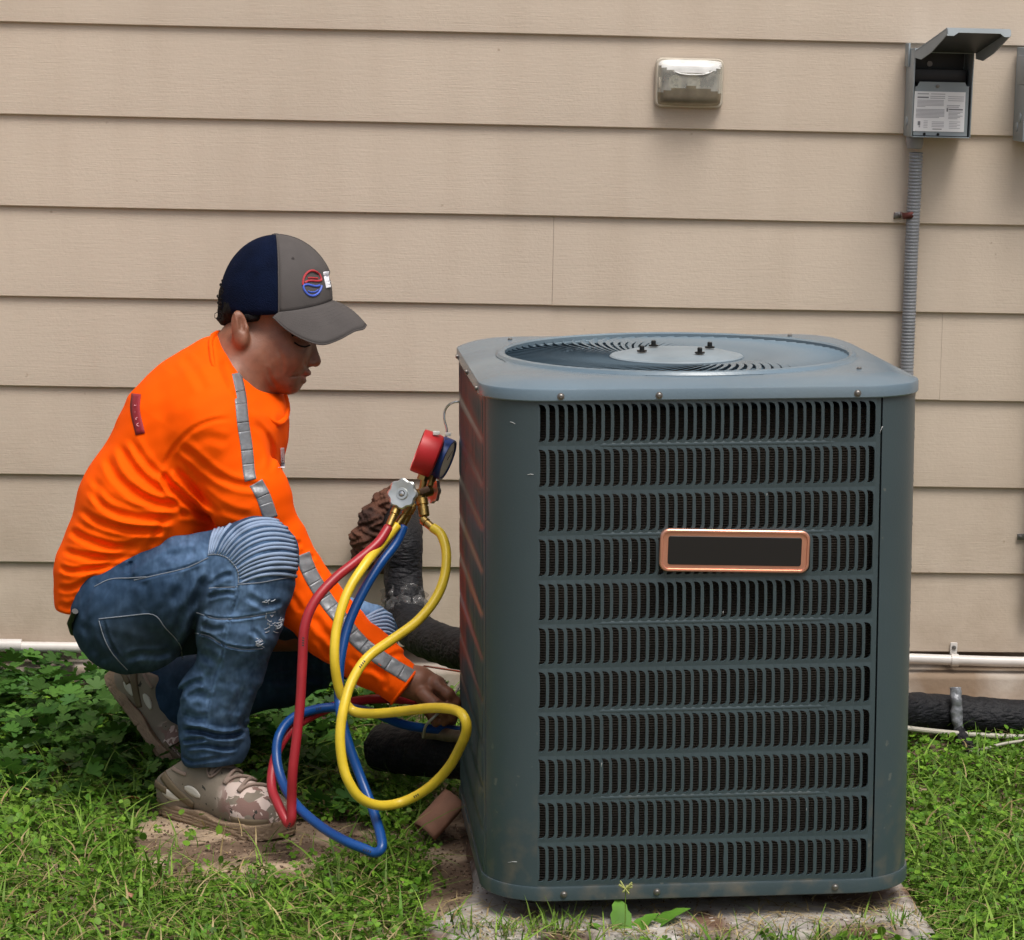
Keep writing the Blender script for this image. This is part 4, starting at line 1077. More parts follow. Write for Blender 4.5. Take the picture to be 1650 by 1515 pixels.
# ================================================================== the crouching person
D0 = 5.0
FWn, RTn, UPn, CAMn = map(np.array, (FW, RT, UP, CAM))
def C(px, py, d): return np.array([(px - CX) * d / FPX, (CY - py) * d / FPX, D0 - d])     # view aligned metres
def to_world(V): return CAMn + V[:, 0:1] * RTn + V[:, 1:2] * UPn + (D0 - V[:, 2:3]) * FWn
def pxy(P):
    d = D0 - P[:, 2]; return CX + P[:, 0] * FPX / d, CY - P[:, 1] * FPX / d
class Sdf:
    """solid made of rounded cones and ellipsoids blended together"""
    def __init__(s): s.ops = []; s.lo = np.full(3, 1e9); s.hi = np.full(3, -1e9); s.disp = None
    def _grow(s, c, r): s.lo = np.minimum(s.lo, c - r); s.hi = np.maximum(s.hi, c + r)
    def cone(s, a, b, ra, rb, k=.02, fz=1.0, op='u'):
        """a, b = (px, py, d); radii in photograph pixels"""
        A, B = C(*a), C(*b); ra = ra * a[2] / FPX; rb = rb * b[2] / FPX
        if op == 'u': s._grow(A, ra * max(1, fz)); s._grow(B, rb * max(1, fz))
        ab = (B - A).astype(np.float32); L2 = float(ab @ ab); A = A.astype(np.float32)
        def f(P):
            pa = P - A; h = np.clip(pa @ ab / L2, 0, 1); q = pa - h[:, None] * ab; q[:, 2] /= fz
            return np.sqrt((q * q).sum(1)) - (ra + (rb - ra) * h)
        s.ops.append((op, f, k)); return s
    def chain(s, pts, k=.02, fz=1.0):
        """pts: (px, py, d, r)"""
        for p, q in zip(pts[:-1], pts[1:]): s.cone(p[:3], q[:3], p[3], q[3], k, fz)
        return s
    def ell(s, c, r, k=.02, rot=0.0, op='u'):
        """ellipsoid, radii in pixels (x, y, z), turned by rot degrees in the picture plane"""
        A = C(*c).astype(np.float32); rr = np.array(r) * c[2] / FPX
        if op == 'u': s._grow(A, rr.max())
        co, si = math.cos(R(rot)), math.sin(R(rot)); rr = rr.astype(np.float32)
        def f(P):
            q = P - A; x = q[:, 0] * co + q[:, 1] * si; y = -q[:, 0] * si + q[:, 1] * co
            k0 = np.sqrt((x / rr[0]) ** 2 + (y / rr[1]) ** 2 + (q[:, 2] / rr[2]) ** 2)
            k1 = np.sqrt((x / rr[0] ** 2) ** 2 + (y / rr[1] ** 2) ** 2 + (q[:, 2] / rr[2] ** 2) ** 2) + 1e-9
            return np.where(k0 < 0.3, (k0 - 1) * rr.min(), k0 * (k0 - 1) / k1)
        s.ops.append((op, f, k)); return s
    def plane(s, c, n, k=.004):
        """cuts away the side n points to"""
        A = C(*c).astype(np.float32); n = (np.array(n) / np.linalg.norm(n)).astype(np.float32)
        s.ops.append(('i', lambda P: (P - A) @ n, k)); return s
    def field(s, fn): s.disp = fn; return s
    def __call__(s, P, full=True):
        d = None
        for op, f, k in s.ops:
            e = f(P)
            if d is None: d = e; continue
            if op == 'u': h = np.maximum(k - np.abs(d - e), 0) / k; d = np.minimum(d, e) - h * h * k * .25
            elif op == 'd': e = -e; h = np.maximum(k - np.abs(d - e), 0) / k; d = np.maximum(d, e) + h * h * k * .25
            else: h = np.maximum(k - np.abs(d - e), 0) / k; d = np.maximum(d, e) + h * h * k * .25
        if full and s.disp is not None: d = d - s.disp(P)
        return d

def surface_net(sdf, h, pad=0.02, lo=None, hi=None, marg=0.014):
    lo = (sdf.lo if lo is None else np.array(lo)) - pad; hi = (sdf.hi if hi is None else np.array(hi)) + pad
    B = 8; n = (np.ceil((hi - lo) / h / B).astype(int)) * B; nb = n // B
    g = [lo[i] + h * (np.arange(nb[i]) * B + (B - 1) / 2) for i in range(3)]
    cen = np.stack(np.meshgrid(*g, indexing='ij'), -1).reshape(-1, 3).astype(np.float32)
    dc = np.concatenate([sdf(c, False) for c in np.array_split(cen, max(1, len(cen) // 200000))])
    keep = np.abs(dc) < h * B * 0.87 + marg
    Fb = np.where(dc < 0, -1.0, 1.0).astype(np.float32)[:, None] * np.ones((1, B ** 3), np.float32)
    off = np.stack(np.meshgrid(*[np.arange(B)] * 3, indexing='ij'), -1).reshape(-1, 3) - (B - 1) / 2
    idx = np.nonzero(keep)[0]
    for ch in np.array_split(idx, max(1, len(idx) // 900)):
        P = (cen[ch][:, None] + (off * h)[None].astype(np.float32)).reshape(-1, 3)
        Fb[ch] = sdf(P).reshape(len(ch), -1)
    F = Fb.reshape(nb[0], nb[1], nb[2], B, B, B).transpose(0, 3, 1, 4, 2, 5).reshape(n)
    S = F < 0
    cnt = np.zeros(n - 1, np.uint8)
    for a in (0, 1):
        for b in (0, 1):
            for c in (0, 1): cnt += S[a:n[0] - 1 + a, b:n[1] - 1 + b, c:n[2] - 1 + c]
    act = (cnt > 0) & (cnt < 8); ijk = np.stack(np.nonzero(act), 1)
    vid = np.full(n - 1, -1, np.int32); vid[act] = np.arange(len(ijk))
    cor = np.array([(a, b, c) for a in (0, 1) for b in (0, 1) for c in (0, 1)])
    val = np.stack([F[ijk[:, 0] + a, ijk[:, 1] + b, ijk[:, 2] + c] for a, b, c in cor], 1)
    acc = np.zeros((len(ijk), 3), np.float32); m = np.zeros(len(ijk), np.float32)
    for i in range(8):
        for j in range(i + 1, 8):
            if np.abs(cor[i] - cor[j]).sum() != 1: continue
            x = (val[:, i] < 0) != (val[:, j] < 0); t = np.where(x, val[:, i] / np.where(x, val[:, i] - val[:, j], 1), 0)
            p = cor[i] + t[:, None] * (cor[j] - cor[i]); acc += np.where(x[:, None], p, 0); m += x
    V = lo + h * (ijk + acc / m[:, None])
    quads = []
    for ax in range(3):
        o = [1, 1, 1]; o[ax] = 0
        sl0 = [slice(1, n[i] - 1) for i in range(3)]; sl1 = list(sl0); sl0[ax] = slice(0, n[ax] - 1); sl1[ax] = slice(1, n[ax])
        A_s, B_s = S[tuple(sl0)], S[tuple(sl1)]; x = np.nonzero(A_s != B_s); inside = A_s[x]
        base_ = [x[i] + (0 if i == ax else 1) for i in range(3)]
        u, v = [i for i in range(3) if i != ax]
        def cell(du, dv):
            q = list(base_); q[u] = q[u] - du; q[v] = q[v] - dv; return vid[tuple(q)]
        q = np.stack([cell(1, 1), cell(0, 1), cell(0, 0), cell(1, 0)], 1)
        flip = inside if ax != 1 else ~inside
        q[~flip] = q[~flip][:, ::-1]; quads.append(q)
    Q = np.concatenate(quads); Q = Q[(Q >= 0).all(1)]
    return V, Q

def seg_dist(px, py, poly):
    """distance in pixels to a polyline, and the parameter 0..1 along it"""
    best = np.full(px.shape, 1e9, np.float32); par = np.zeros(px.shape, np.float32)
    n = len(poly) - 1
    for i in range(n):
        ax_, ay_ = poly[i]; bx_, by_ = poly[i + 1]; dx, dy = bx_ - ax_, by_ - ay_; L2 = dx * dx + dy * dy + 1e-9
        t = np.clip(((px - ax_) * dx + (py - ay_) * dy) / L2, 0, 1)
        d = np.hypot(px - ax_ - t * dx, py - ay_ - t * dy); k = d < best
        best = np.where(k, d, best); par = np.where(k, (i + t) / n, par)
    return best, par
SC_F = 0.8; W_F = 1.0
def folds(strokes, zmid, znear=None):
    """displacement made of soft folds drawn as polylines: (points, width px, depth mm[, side ridge])"""
    S_ = []
    for st in strokes:
        pts = [tuple(p[:2]) for p in catmull([(a, b, 0) for a, b in st[0]], 3)] if len(st[0]) > 2 else st[0]
        S_.append((pts, st[1] * W_F, st[2] / 1000.0, st[3] if len(st) > 3 else 0.5))
    def f(P):
        px, py = pxy(P); out = np.zeros(len(P), np.float32)
        front = np.clip((P[:, 2] - zmid) / 0.03, 0, 1)
        for pts, w_, a_, rd in S_:
            xs = [p[0] for p in pts]; ys = [p[1] for p in pts]; m_ = 4 * w_
            k = (px > min(xs) - m_) & (px < max(xs) + m_) & (py > min(ys) - m_) & (py < max(ys) + m_) & (front > 0)
            if not k.any(): continue
            d, t = seg_dist(px[k], py[k], pts)
            e = np.clip(np.minimum(t, 1 - t) * 6, 0, 1); e = e * e * (3 - 2 * e)
            out[k] += SC_F * (-a_ * np.exp(-(d / w_) ** 2) + a_ * rd * np.exp(-((d - 1.9 * w_) / (0.9 * w_)) ** 2)) * e * front[k]
        return out
    return f
def net_obj(name, sdf, h, m, parent, lo=None, hi=None, smooth_it=0):
    V, Q = surface_net(sdf, h, lo=lo, hi=hi)
    W_ = to_world(V)
    o = mk(name, W_, Q, m, parent)
    sub_world(o, parent)
    return o, V, Q, W_
def bvh_of(W_, Q): return BVHTree.FromPolygons([Vector(v) for v in W_], [tuple(int(i) for i in q) for q in Q])
def hitp(bvh, px, py, lift=0.0, fallback=None):
    dr = (at(px, py, 1.0) - CAM).normalized()
    loc, nrm, i, dist = bvh.ray_cast(CAM, dr)
    if loc is None: return fallback
    if nrm.dot(dr) > 0: nrm = -nrm
    return loc + nrm * lift
def patch_strip(bvh, poly, width, lift=0.0015, nacross=5, sub=6):
    """ribbon that lies on a surface along a pixel polyline"""
    pts = catmull([(a, b, 0) for a, b in poly], sub); V, F = [], []
    rows = []; last = None
    for i, p in enumerate(pts):
        a = pts[max(0, i - 1)]; b = pts[min(len(pts) - 1, i + 1)]; t = np.array([b[0] - a[0], b[1] - a[1]]); t /= (np.linalg.norm(t) + 1e-9); nx, ny = -t[1], t[0]
        w_ = width if not callable(width) else width(i / (len(pts) - 1))
        row = [hitp(bvh, p[0] + nx * w_ * s, p[1] + ny * w_ * s, lift) for s in np.linspace(-.5, .5, nacross)]
        good = [q for q in row if q is not None]
        if not good: continue
        # fill misses, reject jumps in depth
        dm = sorted(proj(q)[2] for q in good)[len(good) // 2]
        out = []
        for k, q in enumerate(row):
            s = np.linspace(-.5, .5, nacross)[k]
            if q is None or abs(proj(q)[2] - dm) > 0.03: q = at(p[0] + nx * w_ * s, p[1] + ny * w_ * s, dm)
            out.append(q)
        rows.append(out)
    for r_ in rows: V += r_
    for i in range(len(rows) - 1):
        for k in range(nacross - 1): F.append((i * nacross + k, i * nacross + k + 1, (i + 1) * nacross + k + 1, (i + 1) * nacross + k))
    return V, F
def strip_obj(name, bvh, poly, width, m, parent, lift=0.0015, thick=0.0008, **k):
    V, F = patch_strip(bvh, poly, width, lift, **k)
    o = mk(name, V, F, m, parent)
    md = o.modifiers.new('s', 'SOLIDIFY'); md.thickness = thick; md.offset = 1
    return o
def line_tube(bvh, poly, rad, lift=0.0, sub=5, seg=6):
    pts = [q for q in (hitp(bvh, p[0], p[1], lift) for p in catmull([(a, b, 0) for a, b in poly], sub)) if q is not None]
    # drop points that fell off the surface
    if len(pts) < 2: return [], []
    return tube_vf(pts, rad, seg)
def vattr(o, name, vals):
    a = o.data.attributes.new(name, 'FLOAT', 'POINT'); a.data.foreach_set('value', np.asarray(vals, np.float32))
def attr_mix(m, name, colb, lo=0.0, hi=1.0):
    N, L, p = nodes(m); a = N.new('ShaderNodeAttribute'); a.attribute_name = name
    r = N.new('ShaderNodeMapRange'); r.inputs['From Min'].default_value = lo; r.inputs['From Max'].default_value = hi; L.new(a.outputs['Fac'], r.inputs['Value'])
    mx = N.new('ShaderNodeMix'); mx.data_type = 'RGBA'; L.new(r.outputs[0], mx.inputs['Factor'])
    L.new(p.inputs['Base Color'].links[0].from_socket, mx.inputs['A']); mx.inputs['B'].default_value = (*colb, 1); L.new(mx.outputs['Result'], p.inputs['Base Color'])

pbase = at(370, 1345, 4.98); pbase.z = 0.0
person = world_empty('person', tuple(pbase), 'person crouching in an orange shirt, ripped jeans and two tone cap', 'person')

# ---------------------------------------------------------------- body: one continuous figure
m_skin = mat('skin', (0.215, 0.088, 0.050), rough=0.50, var=0.20, vscale=55, sss=0.03, bump=0.35, bscale=420, bdist=.0012, spec=0.5)
ZH = 5.08                                     # middle plane of the head
def hz(k): return ZH - k * ZH / FPX           # k pixels toward the viewer
bd = Sdf()
bd.ell((438, 484, ZH), (70, 72, 62))
bd.ell((450, 550, ZH), (56, 72, 54), k=.012)
bd.cone((408, 575, hz(30)), (462, 612, hz(14)), 24, 17, k=.03); bd.cone((408, 575, hz(-30)), (462, 612, hz(-14)), 24, 17, k=.03)
bd.ell((466, 574, hz(26)), (26, 22, 20), k=.02); bd.ell((466, 574, hz(-26)), (26, 22, 20), k=.02)       # cheeks
bd.cone((500, 553, ZH), (508, 582, ZH), 7, 9.5, k=.010)                                                     # nose
bd.ell((500, 585, hz(9)), (8, 6.5, 6), k=.005); bd.ell((500, 585, hz(-9)), (8, 6.5, 6), k=.005)
bd.ell((490, 540, hz(20)), (16, 8, 20), k=.010, rot=-20); bd.ell((490, 540, hz(-20)), (16, 8, 20), k=.010, rot=-20)   # brow
bd.ell((489, 599, ZH), (13, 7, 19), k=.006, rot=-15)                                                        # upper lip
bd.ell((482, 610, ZH), (13, 6.5, 16), k=.005, rot=-25)                                                      # lower lip
bd.ell((468, 620, ZH), (16, 13, 19), k=.012)                                                                # chin
bd.ell((488, 556, hz(25)), (11, 6.5, 9), k=.004, rot=-20)                                                    # lidded eye
                                             # mouth line
bd.ell((503, 590, hz(6)), (4, 2, 3), k=.003, op='d')
# ear
bd.ell((386, 528, hz(64)), (13.5, 28, 8), k=.006, rot=8)
bd.ell((390, 522, hz(74)), (7.5, 17, 8), k=.003, rot=8, op='d')
bd.ell((381, 516, hz(69)), (2.5, 15, 4), k=.003, rot=14)
bd.ell((391, 545, hz(68)), (8, 11, 6), k=.006)
bd.ell((397, 530, hz(66)), (4, 7, 5), k=.004)
bd.ell((385, 527, hz(-64)), (15, 30, 9), k=.006, rot=8)
# neck, torso and limbs under the clothes
bd.cone((400, 560, ZH), (368, 615, 5.09), 50, 56, k=.03)
bd.chain([(368, 615, 5.09, 56), (320, 700, 5.09, 85), (245, 830, 5.09, 80), (195, 960, 5.09, 72)], k=.05, fz=1.35)
bd.cone((355, 670, 4.94), (385, 650, 5.24), 50, 46, k=.05)
bd.chain([(355, 680, 4.92, 48), (425, 850, 4.95, 42), (445, 900, 4.97, 38), (540, 1005, 4.97, 34), (636, 1092, 4.95, 25), (672, 1101, 4.945, 24)], k=.02)
bd.chain([(380, 655, 5.25, 44), (425, 850, 5.22, 38), (560, 1020, 5.12, 30), (640, 1100, 5.08, 23), (668, 1112, 5.07, 22)], k=.02)
bd.chain([(215, 985, 5.00, 66), (415, 895, 4.87, 44), (378, 1040, 4.93, 42), (345, 1180, 5.02, 30), (345, 1255, 5.03, 28), (400, 1315, 4.98, 26)], k=.03)
bd.chain([(225, 990, 5.18, 62), (580, 1015, 5.24, 34), (440, 1090, 5.33, 34), (290, 1140, 5.41, 26), (215, 1110, 5.44, 24)], k=.03)
def hand(dz, sx=0, sy=0, k=.006):
    """right hand pinching; back of the hand toward the viewer"""
    def p(x, y, d): return (x + sx, y + sy, d + dz)
    bd.cone(p(676, 1102, 4.945), p(700, 1112, 4.945), 25, 22, k=.02, fz=.75)
    bd.ell(p(704, 1101, 4.935), (12, 11, 11), k=.012)
    bd.chain([(*p(703, 1103, 4.928), 11), (*p(722, 1118, 4.92), 9.5), (*p(733, 1131, 4.93), 8.5), (*p(738, 1140, 4.94), 7.5)], k=k)
    bd.chain([(*p(702, 1116, 4.945), 11), (*p(722, 1133, 4.94), 9.5), (*p(731, 1147, 4.95), 8.5), (*p(731, 1156, 4.96), 7.5)], k=k)
    bd.chain([(*p(696, 1126, 4.965), 10.5), (*p(712, 1146, 4.96), 9), (*p(720, 1157, 4.97), 8), (*p(716, 1164, 4.98), 7)], k=k)
    bd.chain([(*p(686, 1131, 4.985), 9.5), (*p(700, 1151, 4.985), 8), (*p(706, 1160, 4.99), 7), (*p(702, 1166, 5.0), 6.5)], k=k)
    bd.chain([(*p(682, 1118, 4.92), 12), (*p(700, 1135, 4.905), 10.5), (*p(718, 1142, 4.912), 9), (*p(728, 1143, 4.925), 7.5)], k=k)
hand(0.0)
hand(0.115, sx=-2, sy=6)
body_disp = folds([([(447, 560), (456, 585), (455, 605)], 3, 1.2), ([(430, 590), (436, 610), (450, 628)], 3, 1.5), ([(425, 565), (432, 590)], 4, 0.8), ([(466, 608), (480, 606), (498, 604)], 1.6, 2.2, .4), ([(492, 586), (484, 594), (474, 604)], 2.5, 1.2), ([(493, 578), (490, 586), (495, 592)], 2, 1.5), ([(476, 562), (486, 566), (494, 562)], 2.0, .8), ([(465, 575), (450, 590), (440, 610)], 6, .8), ([(478, 548), (498, 551)], 2.0, 1.0),
                   ([(696, 1112), (712, 1120)], 2.2, 1.0), ([(700, 1095), (708, 1106)], 2, .8), ([(712, 1128), (724, 1138)], 2, 1.0)], D0 - ZH)
bd.field(body_disp)
body, Vb, Qb, Wb = net_obj('body', bd, 0.0026, m_skin, person)
px_, py_ = pxy(Vb)
zf = Vb[:, 2] - (D0 - ZH)
lip = np.exp(-(((px_ - 489) / 11) ** 2 + ((py_ - 604) / 7) ** 2)) * (zf > -0.03) * (np.abs(zf) < .022) * 1.2
stub = np.exp(-(((px_ - 468) / 34) ** 2 + ((py_ - 612) / 18) ** 2)) + 0.8 * np.exp(-(((px_ - 497) / 10) ** 2 + ((py_ - 596) / 4) ** 2))
vattr(body, 'lip', np.clip(lip, 0, 1)); vattr(body, 'stubble', np.clip(stub, 0, 1))
attr_mix(m_skin, 'stubble', (0.10, 0.050, 0.035), 0.1, 1.9)
attr_mix(m_skin, 'lip', (0.33, 0.085, 0.065), 0.1, 1.4)
bvh_body = bvh_of(Wb, Qb)
m_hair = mat('black hair', (0.006, 0.005, 0.005), rough=0.7, spec=0.15, bump=.6, bscale=300)
# eye line and brow
q = MB(); q.add(*line_tube(bvh_body, [(474, 552), (482, 557), (491, 559), (499, 556.5)], 0.0016, 0.0003)); q.build('eyelashes', m_hair, body)
q = MB(); q.add(*line_tube(bvh_body, [(470, 541), (482, 537), (496, 539), (505, 544)], 0.0024, 0.0)); q.build('eyebrow', m_hair, body)
# hair showing under the cap
hr = Sdf()
hr.ell((432, 484, ZH), (76, 70, 64)); hr.cone((374, 500, hz(30)), (364, 518, hz(10)), 12, 9, k=.01); hr.cone((374, 500, hz(-30)), (364, 518, hz(-10)), 12, 9, k=.01)
hr.ell((412, 511, hz(54)), (24, 11, 13), k=.01); hr.cone((366, 470, ZH), (360, 512, ZH), 13, 10, k=.01); hr.ell((405, 520, hz(60)), (4.5, 12, 4), k=.006)
hr.ell((408, 512, hz(-60)), (14, 13, 8), k=.01)
hr.plane((430, 520, ZH), (.10, -1, 0), k=.006)
hr.field(lambda P: (0.0012 * np.sin(P[:, 0] * 900 + np.sin(P[:, 1] * 500) * 2) * np.sin(P[:, 1] * 800 + P[:, 2] * 300)).astype(np.float32))
hr.plane((428, 500, ZH), (1, -.25, 0), k=.006)
hair, Vh, Qh, Wh = net_obj('hair', hr, 0.003, m_hair, person)
q = MB(); rr2 = random.Random(3)
for i in range(12):
    y0_ = 452 + i * 5.4; x0_ = 360 - 4 * math.sin(i / 21 * 3.1); r_ = 3 + rr2.random() * 4; dd = hz(rr2.uniform(-30, 40))
    a0_ = rr2.random() * 6
    pts = [at(x0_ - (r_ * .5) * t / 2 + r_ * .6 * math.cos(a0_ + t * 2.2), y0_ + t * 1.6 + r_ * .6 * math.sin(a0_ + t * 2.2), dd) for t in np.linspace(0, 3, 14)]
    q.tube(pts, 0.0013, 5)
q.tube([at(x, y, hz(40)) for x, y in ((362, 505), (353, 501), (346, 506), (346, 512), (352, 516), (362, 514))], 0.0007, 5)
q.build('curls', m_hair, hair)

# ---------------------------------------------------------------- cap
m_capg = mat('grey brown twill', (0.088, 0.080, 0.078), rough=0.9, var=0.08, vscale=30, bump=.5, bscale=900, bdist=.0006, spec=.12)
m_navy = mat('navy mesh', (0.003, 0.0065, 0.022), rough=0.9, var=0.3, vscale=30, spec=.08)
N_, L_n, p_ = nodes(m_navy); tc = N_.new('ShaderNodeTexCoord'); vo = N_.new('ShaderNodeTexVoronoi'); vo.inputs['Scale'].default_value = 420; L_n.new(tc.outputs['Object'], vo.inputs['Vector'])
bp = N_.new('ShaderNodeBump'); bp.inputs['Strength'].default_value = .9; bp.inputs['Distance'].default_value = .001; L_n.new(vo.outputs['Distance'], bp.inputs['Height']); L_n.new(bp.outputs[0], p_.inputs['Normal'])
cap_b = at(445, 500, ZH)
def crown_pt(az, v, inset=0.0):
    """az 0 front, 90 near side; v 0 hem .. 1 button"""
    cx_, cy_, rx, ry, rz = 444.5, 482.0, 90.5 - inset, 104.0 - inset, 77.0 - inset
    yb = 494 + 13 * abs(math.sin(az)) ** 1.5 - 7 * math.cos(az)
    y = yb + (378 + inset - yb) * math.sin(v * math.pi / 2)
    s_ = max(0.0, 1 - ((y - cy_) / ry) ** 2) ** 0.5
    if v >= 0.9999: s_ = 0
    e = 1.0
    x = cx_ + rx * s_ * math.cos(az) * (1.0 if math.cos(az) > 0 else 1.0)
    # the front panels stand a little steeper than an ellipsoid
    z = rz * s_ * math.sin(az)
    sk = 5 * (y < 440) * math.cos(az) * s_ * (math.cos(az) > 0)
    return at(x + sk, y, hz(z))
def crown(a0_, a1_, na, nv=20, inset=0.0):
    V = [crown_pt(R(a0_ + (a1_ - a0_) * i / na), j / nv, inset) for i in range(na + 1) for j in range(nv + 1)]
    F = [(i * (nv + 1) + j, i * (nv + 1) + j + 1, (i + 1) * (nv + 1) + j + 1, (i + 1) * (nv + 1) + j) for i in range(na) for j in range(nv)]
    return V, F
cap_root = mk('cap', *crown(-87, 87, 40), m_capg, person); sub_world(cap_root, person)
md = cap_root.modifiers.new('s', 'SOLIDIFY'); md.thickness = .002; md.offset = -1
o = mk('mesh_back', *crown(87, 273, 40), m_navy, cap_root); md = o.modifiers.new('s', 'SOLIDIFY'); md.thickness = .002; md.offset = -1
MB().lathe([(0, 0), (.0085, 0), (.0075, .003), (.003, .0045), (0, .0045)], at(444.5, 380, ZH), UP, 16).build('button', m_capg, cap_root)
bvh_cap = BVHTree.FromPolygons([Vector(v) for v in crown(-90, 273, 120, 30)[0]], crown(-90, 273, 120, 30)[1])
q = MB()
q.add(*tube_vf([crown_pt(R(87), v, -0.6) for v in np.linspace(0, .97, 24)], .0014, 6))
q.add(*tube_vf([crown_pt(R(0), v, -0.3) for v in np.linspace(0, .97, 24)], .0010, 6))
q.add(*tube_vf([crown_pt(R(-87), v, -0.6) for v in np.linspace(0, .97, 24)], .0014, 6))
q.build('seam', m_capg, cap_root)
q = MB(); pe_ = hitp(bvh_cap, 472, 417, .0003)
q.lathe([(0, 0), (.0028, 0), (.0028, .0012), (.001, .0012), (0, .0002)], pe_, (CAM - pe_), 12).build('eyelet', m_capg, cap_root)
# brim
Op = [(440, 511, 79), (462, 531, 84), (492, 548, 86), (520, 555, 80), (546, 547, 62), (570, 534, 44), (585, 530, 24), (590, 524, 0)]
def brim_surface():
    n = 48; m_ = 10; V = []; F = []
    half = catmull([(a, b, c) for a, b, c in Op], 6); full = half + [np.array([p[0], p[1], -p[2]]) for p in reversed(half[:-1])]
    N2 = len(full)
    for i, p in enumerate(full):
        t = i / (N2 - 1); az = R(86 * (1 - 2 * t))
        ip = crown_pt(az, 0.015, -0.5); op_ = at(p[0], p[1], hz(p[2]))
        for j in range(m_ + 1):
            s_ = j / m_; bulge = math.sin(math.pi * s_) * 0.006 * abs(math.cos(az)) ** .5
            V.append(ip + (op_ - ip) * s_ + UP * bulge + RT * bulge * .4)
    for i in range(N2 - 1):
        for j in range(m_): F.append((i * (m_ + 1) + j, i * (m_ + 1) + j + 1, (i + 1) * (m_ + 1) + j + 1, (i + 1) * (m_ + 1) + j))
    return V, F, N2, m_
V, F, N2, m_ = brim_surface()
brim = mk('brim', V, F, m_capg, cap_root); md = brim.modifiers.new('s', 'SOLIDIFY'); md.thickness = .003; md.offset = 0
q = MB()
for s_ in (2, 3, 4, 5, 6, 7, 8, 9):
    pts = [Vector(V[i * (m_ + 1) + s_]) + UP * .0012 + (CAM - Vector(V[i * (m_ + 1) + s_])).normalized() * .0008 for i in range(2, N2 - 2)]
    q.add(*tube_vf(pts, .00055, 5))
for s_ in (10,):
    q.add(*tube_vf([Vector(V[i * (m_ + 1) + s_]) for i in range(N2)], .0019, 6))
st_ = mk('brim_stitching', q.V, q.F, m_capg, cap_root)
# embroidered ring of two hooked halves, red above blue, and the edge of a white letter block beside it
m_ered = mat('red thread', (0.42, 0.03, 0.04), rough=.5); m_eblue = mat('blue thread', (0.06, 0.12, 0.55), rough=.5); m_ewhite = mat('white thread', (0.75, 0.75, 0.80), rough=.6)
def capline(poly, rad, m, name):
    poly = [tuple(np.mean([poly[max(0, i - 1)], poly[i], poly[i], poly[min(len(poly) - 1, i + 1)]], 0)) for i in range(len(poly))]
    q = MB(); q.add(*line_tube(bvh_cap, poly, rad, .0006, sub=5, seg=8)); return q.build(name, m, cap_root)
Zm = lambda pts: [(320 + a / 5.05, 350 + b / 5.05) for a, b in pts]
arcz = lambda a0_, a1_, r_: [(925 + 78 * r_ * math.cos(R(t)), 538 - 104 * r_ * math.sin(R(t))) for t in np.linspace(a0_, a1_, 12)]
capline(Zm(arcz(192, 8, 1.0) + [(985, 512), (955, 530), (920, 515), (885, 512), (858, 545)]), .0021, m_ered, 'emblem_red')
capline(Zm([(880, 500), (910, 488), (945, 500), (975, 498)]), .0016, m_ered, 'emblem_red')
capline(Zm(arcz(-8, -172, 1.0) + [(868, 552), (895, 545), (930, 560), (960, 570), (990, 550)]), .0021, m_eblue, 'emblem_blue')
capline(Zm([(880, 595), (915, 618), (950, 612), (978, 585)]), .0012, m_eblue, 'emblem_blue')
# small white block letter E at the cap front, seen edge on
o = strip_obj('white_lettering', bvh_cap, Zm([(1032, 446), (1036, 475), (1042, 510), (1050, 545), (1056, 575)]), 9, m_ewhite, cap_root, lift=.0008, thick=.0012, nacross=3)

# ---------------------------------------------------------------- shirt
m_or = mat('fluorescent orange cloth', (1.0, 0.105, 0.0015), rough=0.78, var=0.03, vscale=30, bump=.25, bscale=1100, bdist=.0005, spec=0.06)
sh = Sdf()
sh.chain([(372, 602, 5.09, 58), (350, 640, 5.09, 88), (312, 702, 5.09, 110), (240, 822, 5.09, 106), (182, 925, 5.09, 84), (168, 968, 5.09, 74)], k=.05, fz=1.42)
sh.cone((352, 668, 4.95), (388, 645, 5.24), 70, 64, k=.06)
sh.ell((425, 700, 5.09), (38, 62, 120), k=.04)
sh.chain([(348, 690, 4.925, 62), (400, 800, 4.94, 62), (440, 890, 4.97, 57), (480, 950, 4.975, 52), (535, 1012, 4.97, 46), (595, 1060, 4.96, 41), (650, 1103, 4.948, 36)], k=.03)
sh.chain([(380, 655, 5.25, 56), (425, 850, 5.22, 46), (555, 1020, 5.12, 38), (632, 1100, 5.085, 32)], k=.03)
# neck opening, hem and cuffs
sh.plane((404, 583, ZH), (.73, .68, .22), k=.006) if False else None
ncol = np.array([.74, .66, .25]); ncol /= np.linalg.norm(ncol)
def collar_cut():
    A = C(403, 588, ZH).astype(np.float32); n = ncol.astype(np.float32)
    cyl = C(385, 600, ZH).astype(np.float32)
    def f(P):
        # removes what lies above the collar plane, but only near the neck
        q = P - A; h = q @ n
        r_ = P - cyl; r_ = np.sqrt((r_ * r_).sum(1)) - 0.26
        return np.maximum(-h, r_)
    sh.ops.append(('d', f, .004))
collar_cut()
cuff_n = np.array([.80, -.60, 0.0])
def half_cut(c, n, lim):
    A = C(*c).astype(np.float32); n = (np.array(n) / np.linalg.norm(n)).astype(np.float32)
    sh.ops.append(('d', lambda P: np.maximum(-((P - A) @ n), np.sqrt(((P - A) ** 2).sum(1)) - lim), .003))
half_cut((655, 1107, 4.948), (.80, -.60, 0), .12); half_cut((640, 1110, 5.085), (.80, -.60, 0), .10)
half_cut((128, 985, 5.09), (-.12, -1.0, 0), .30)
Z2 = lambda pts: [(80 + a / 3.031, 520 + b / 3.031) for a, b in pts]
Z5 = lambda pts: [(400 + a / 4.342, 840 + b / 4.342) for a, b in pts]
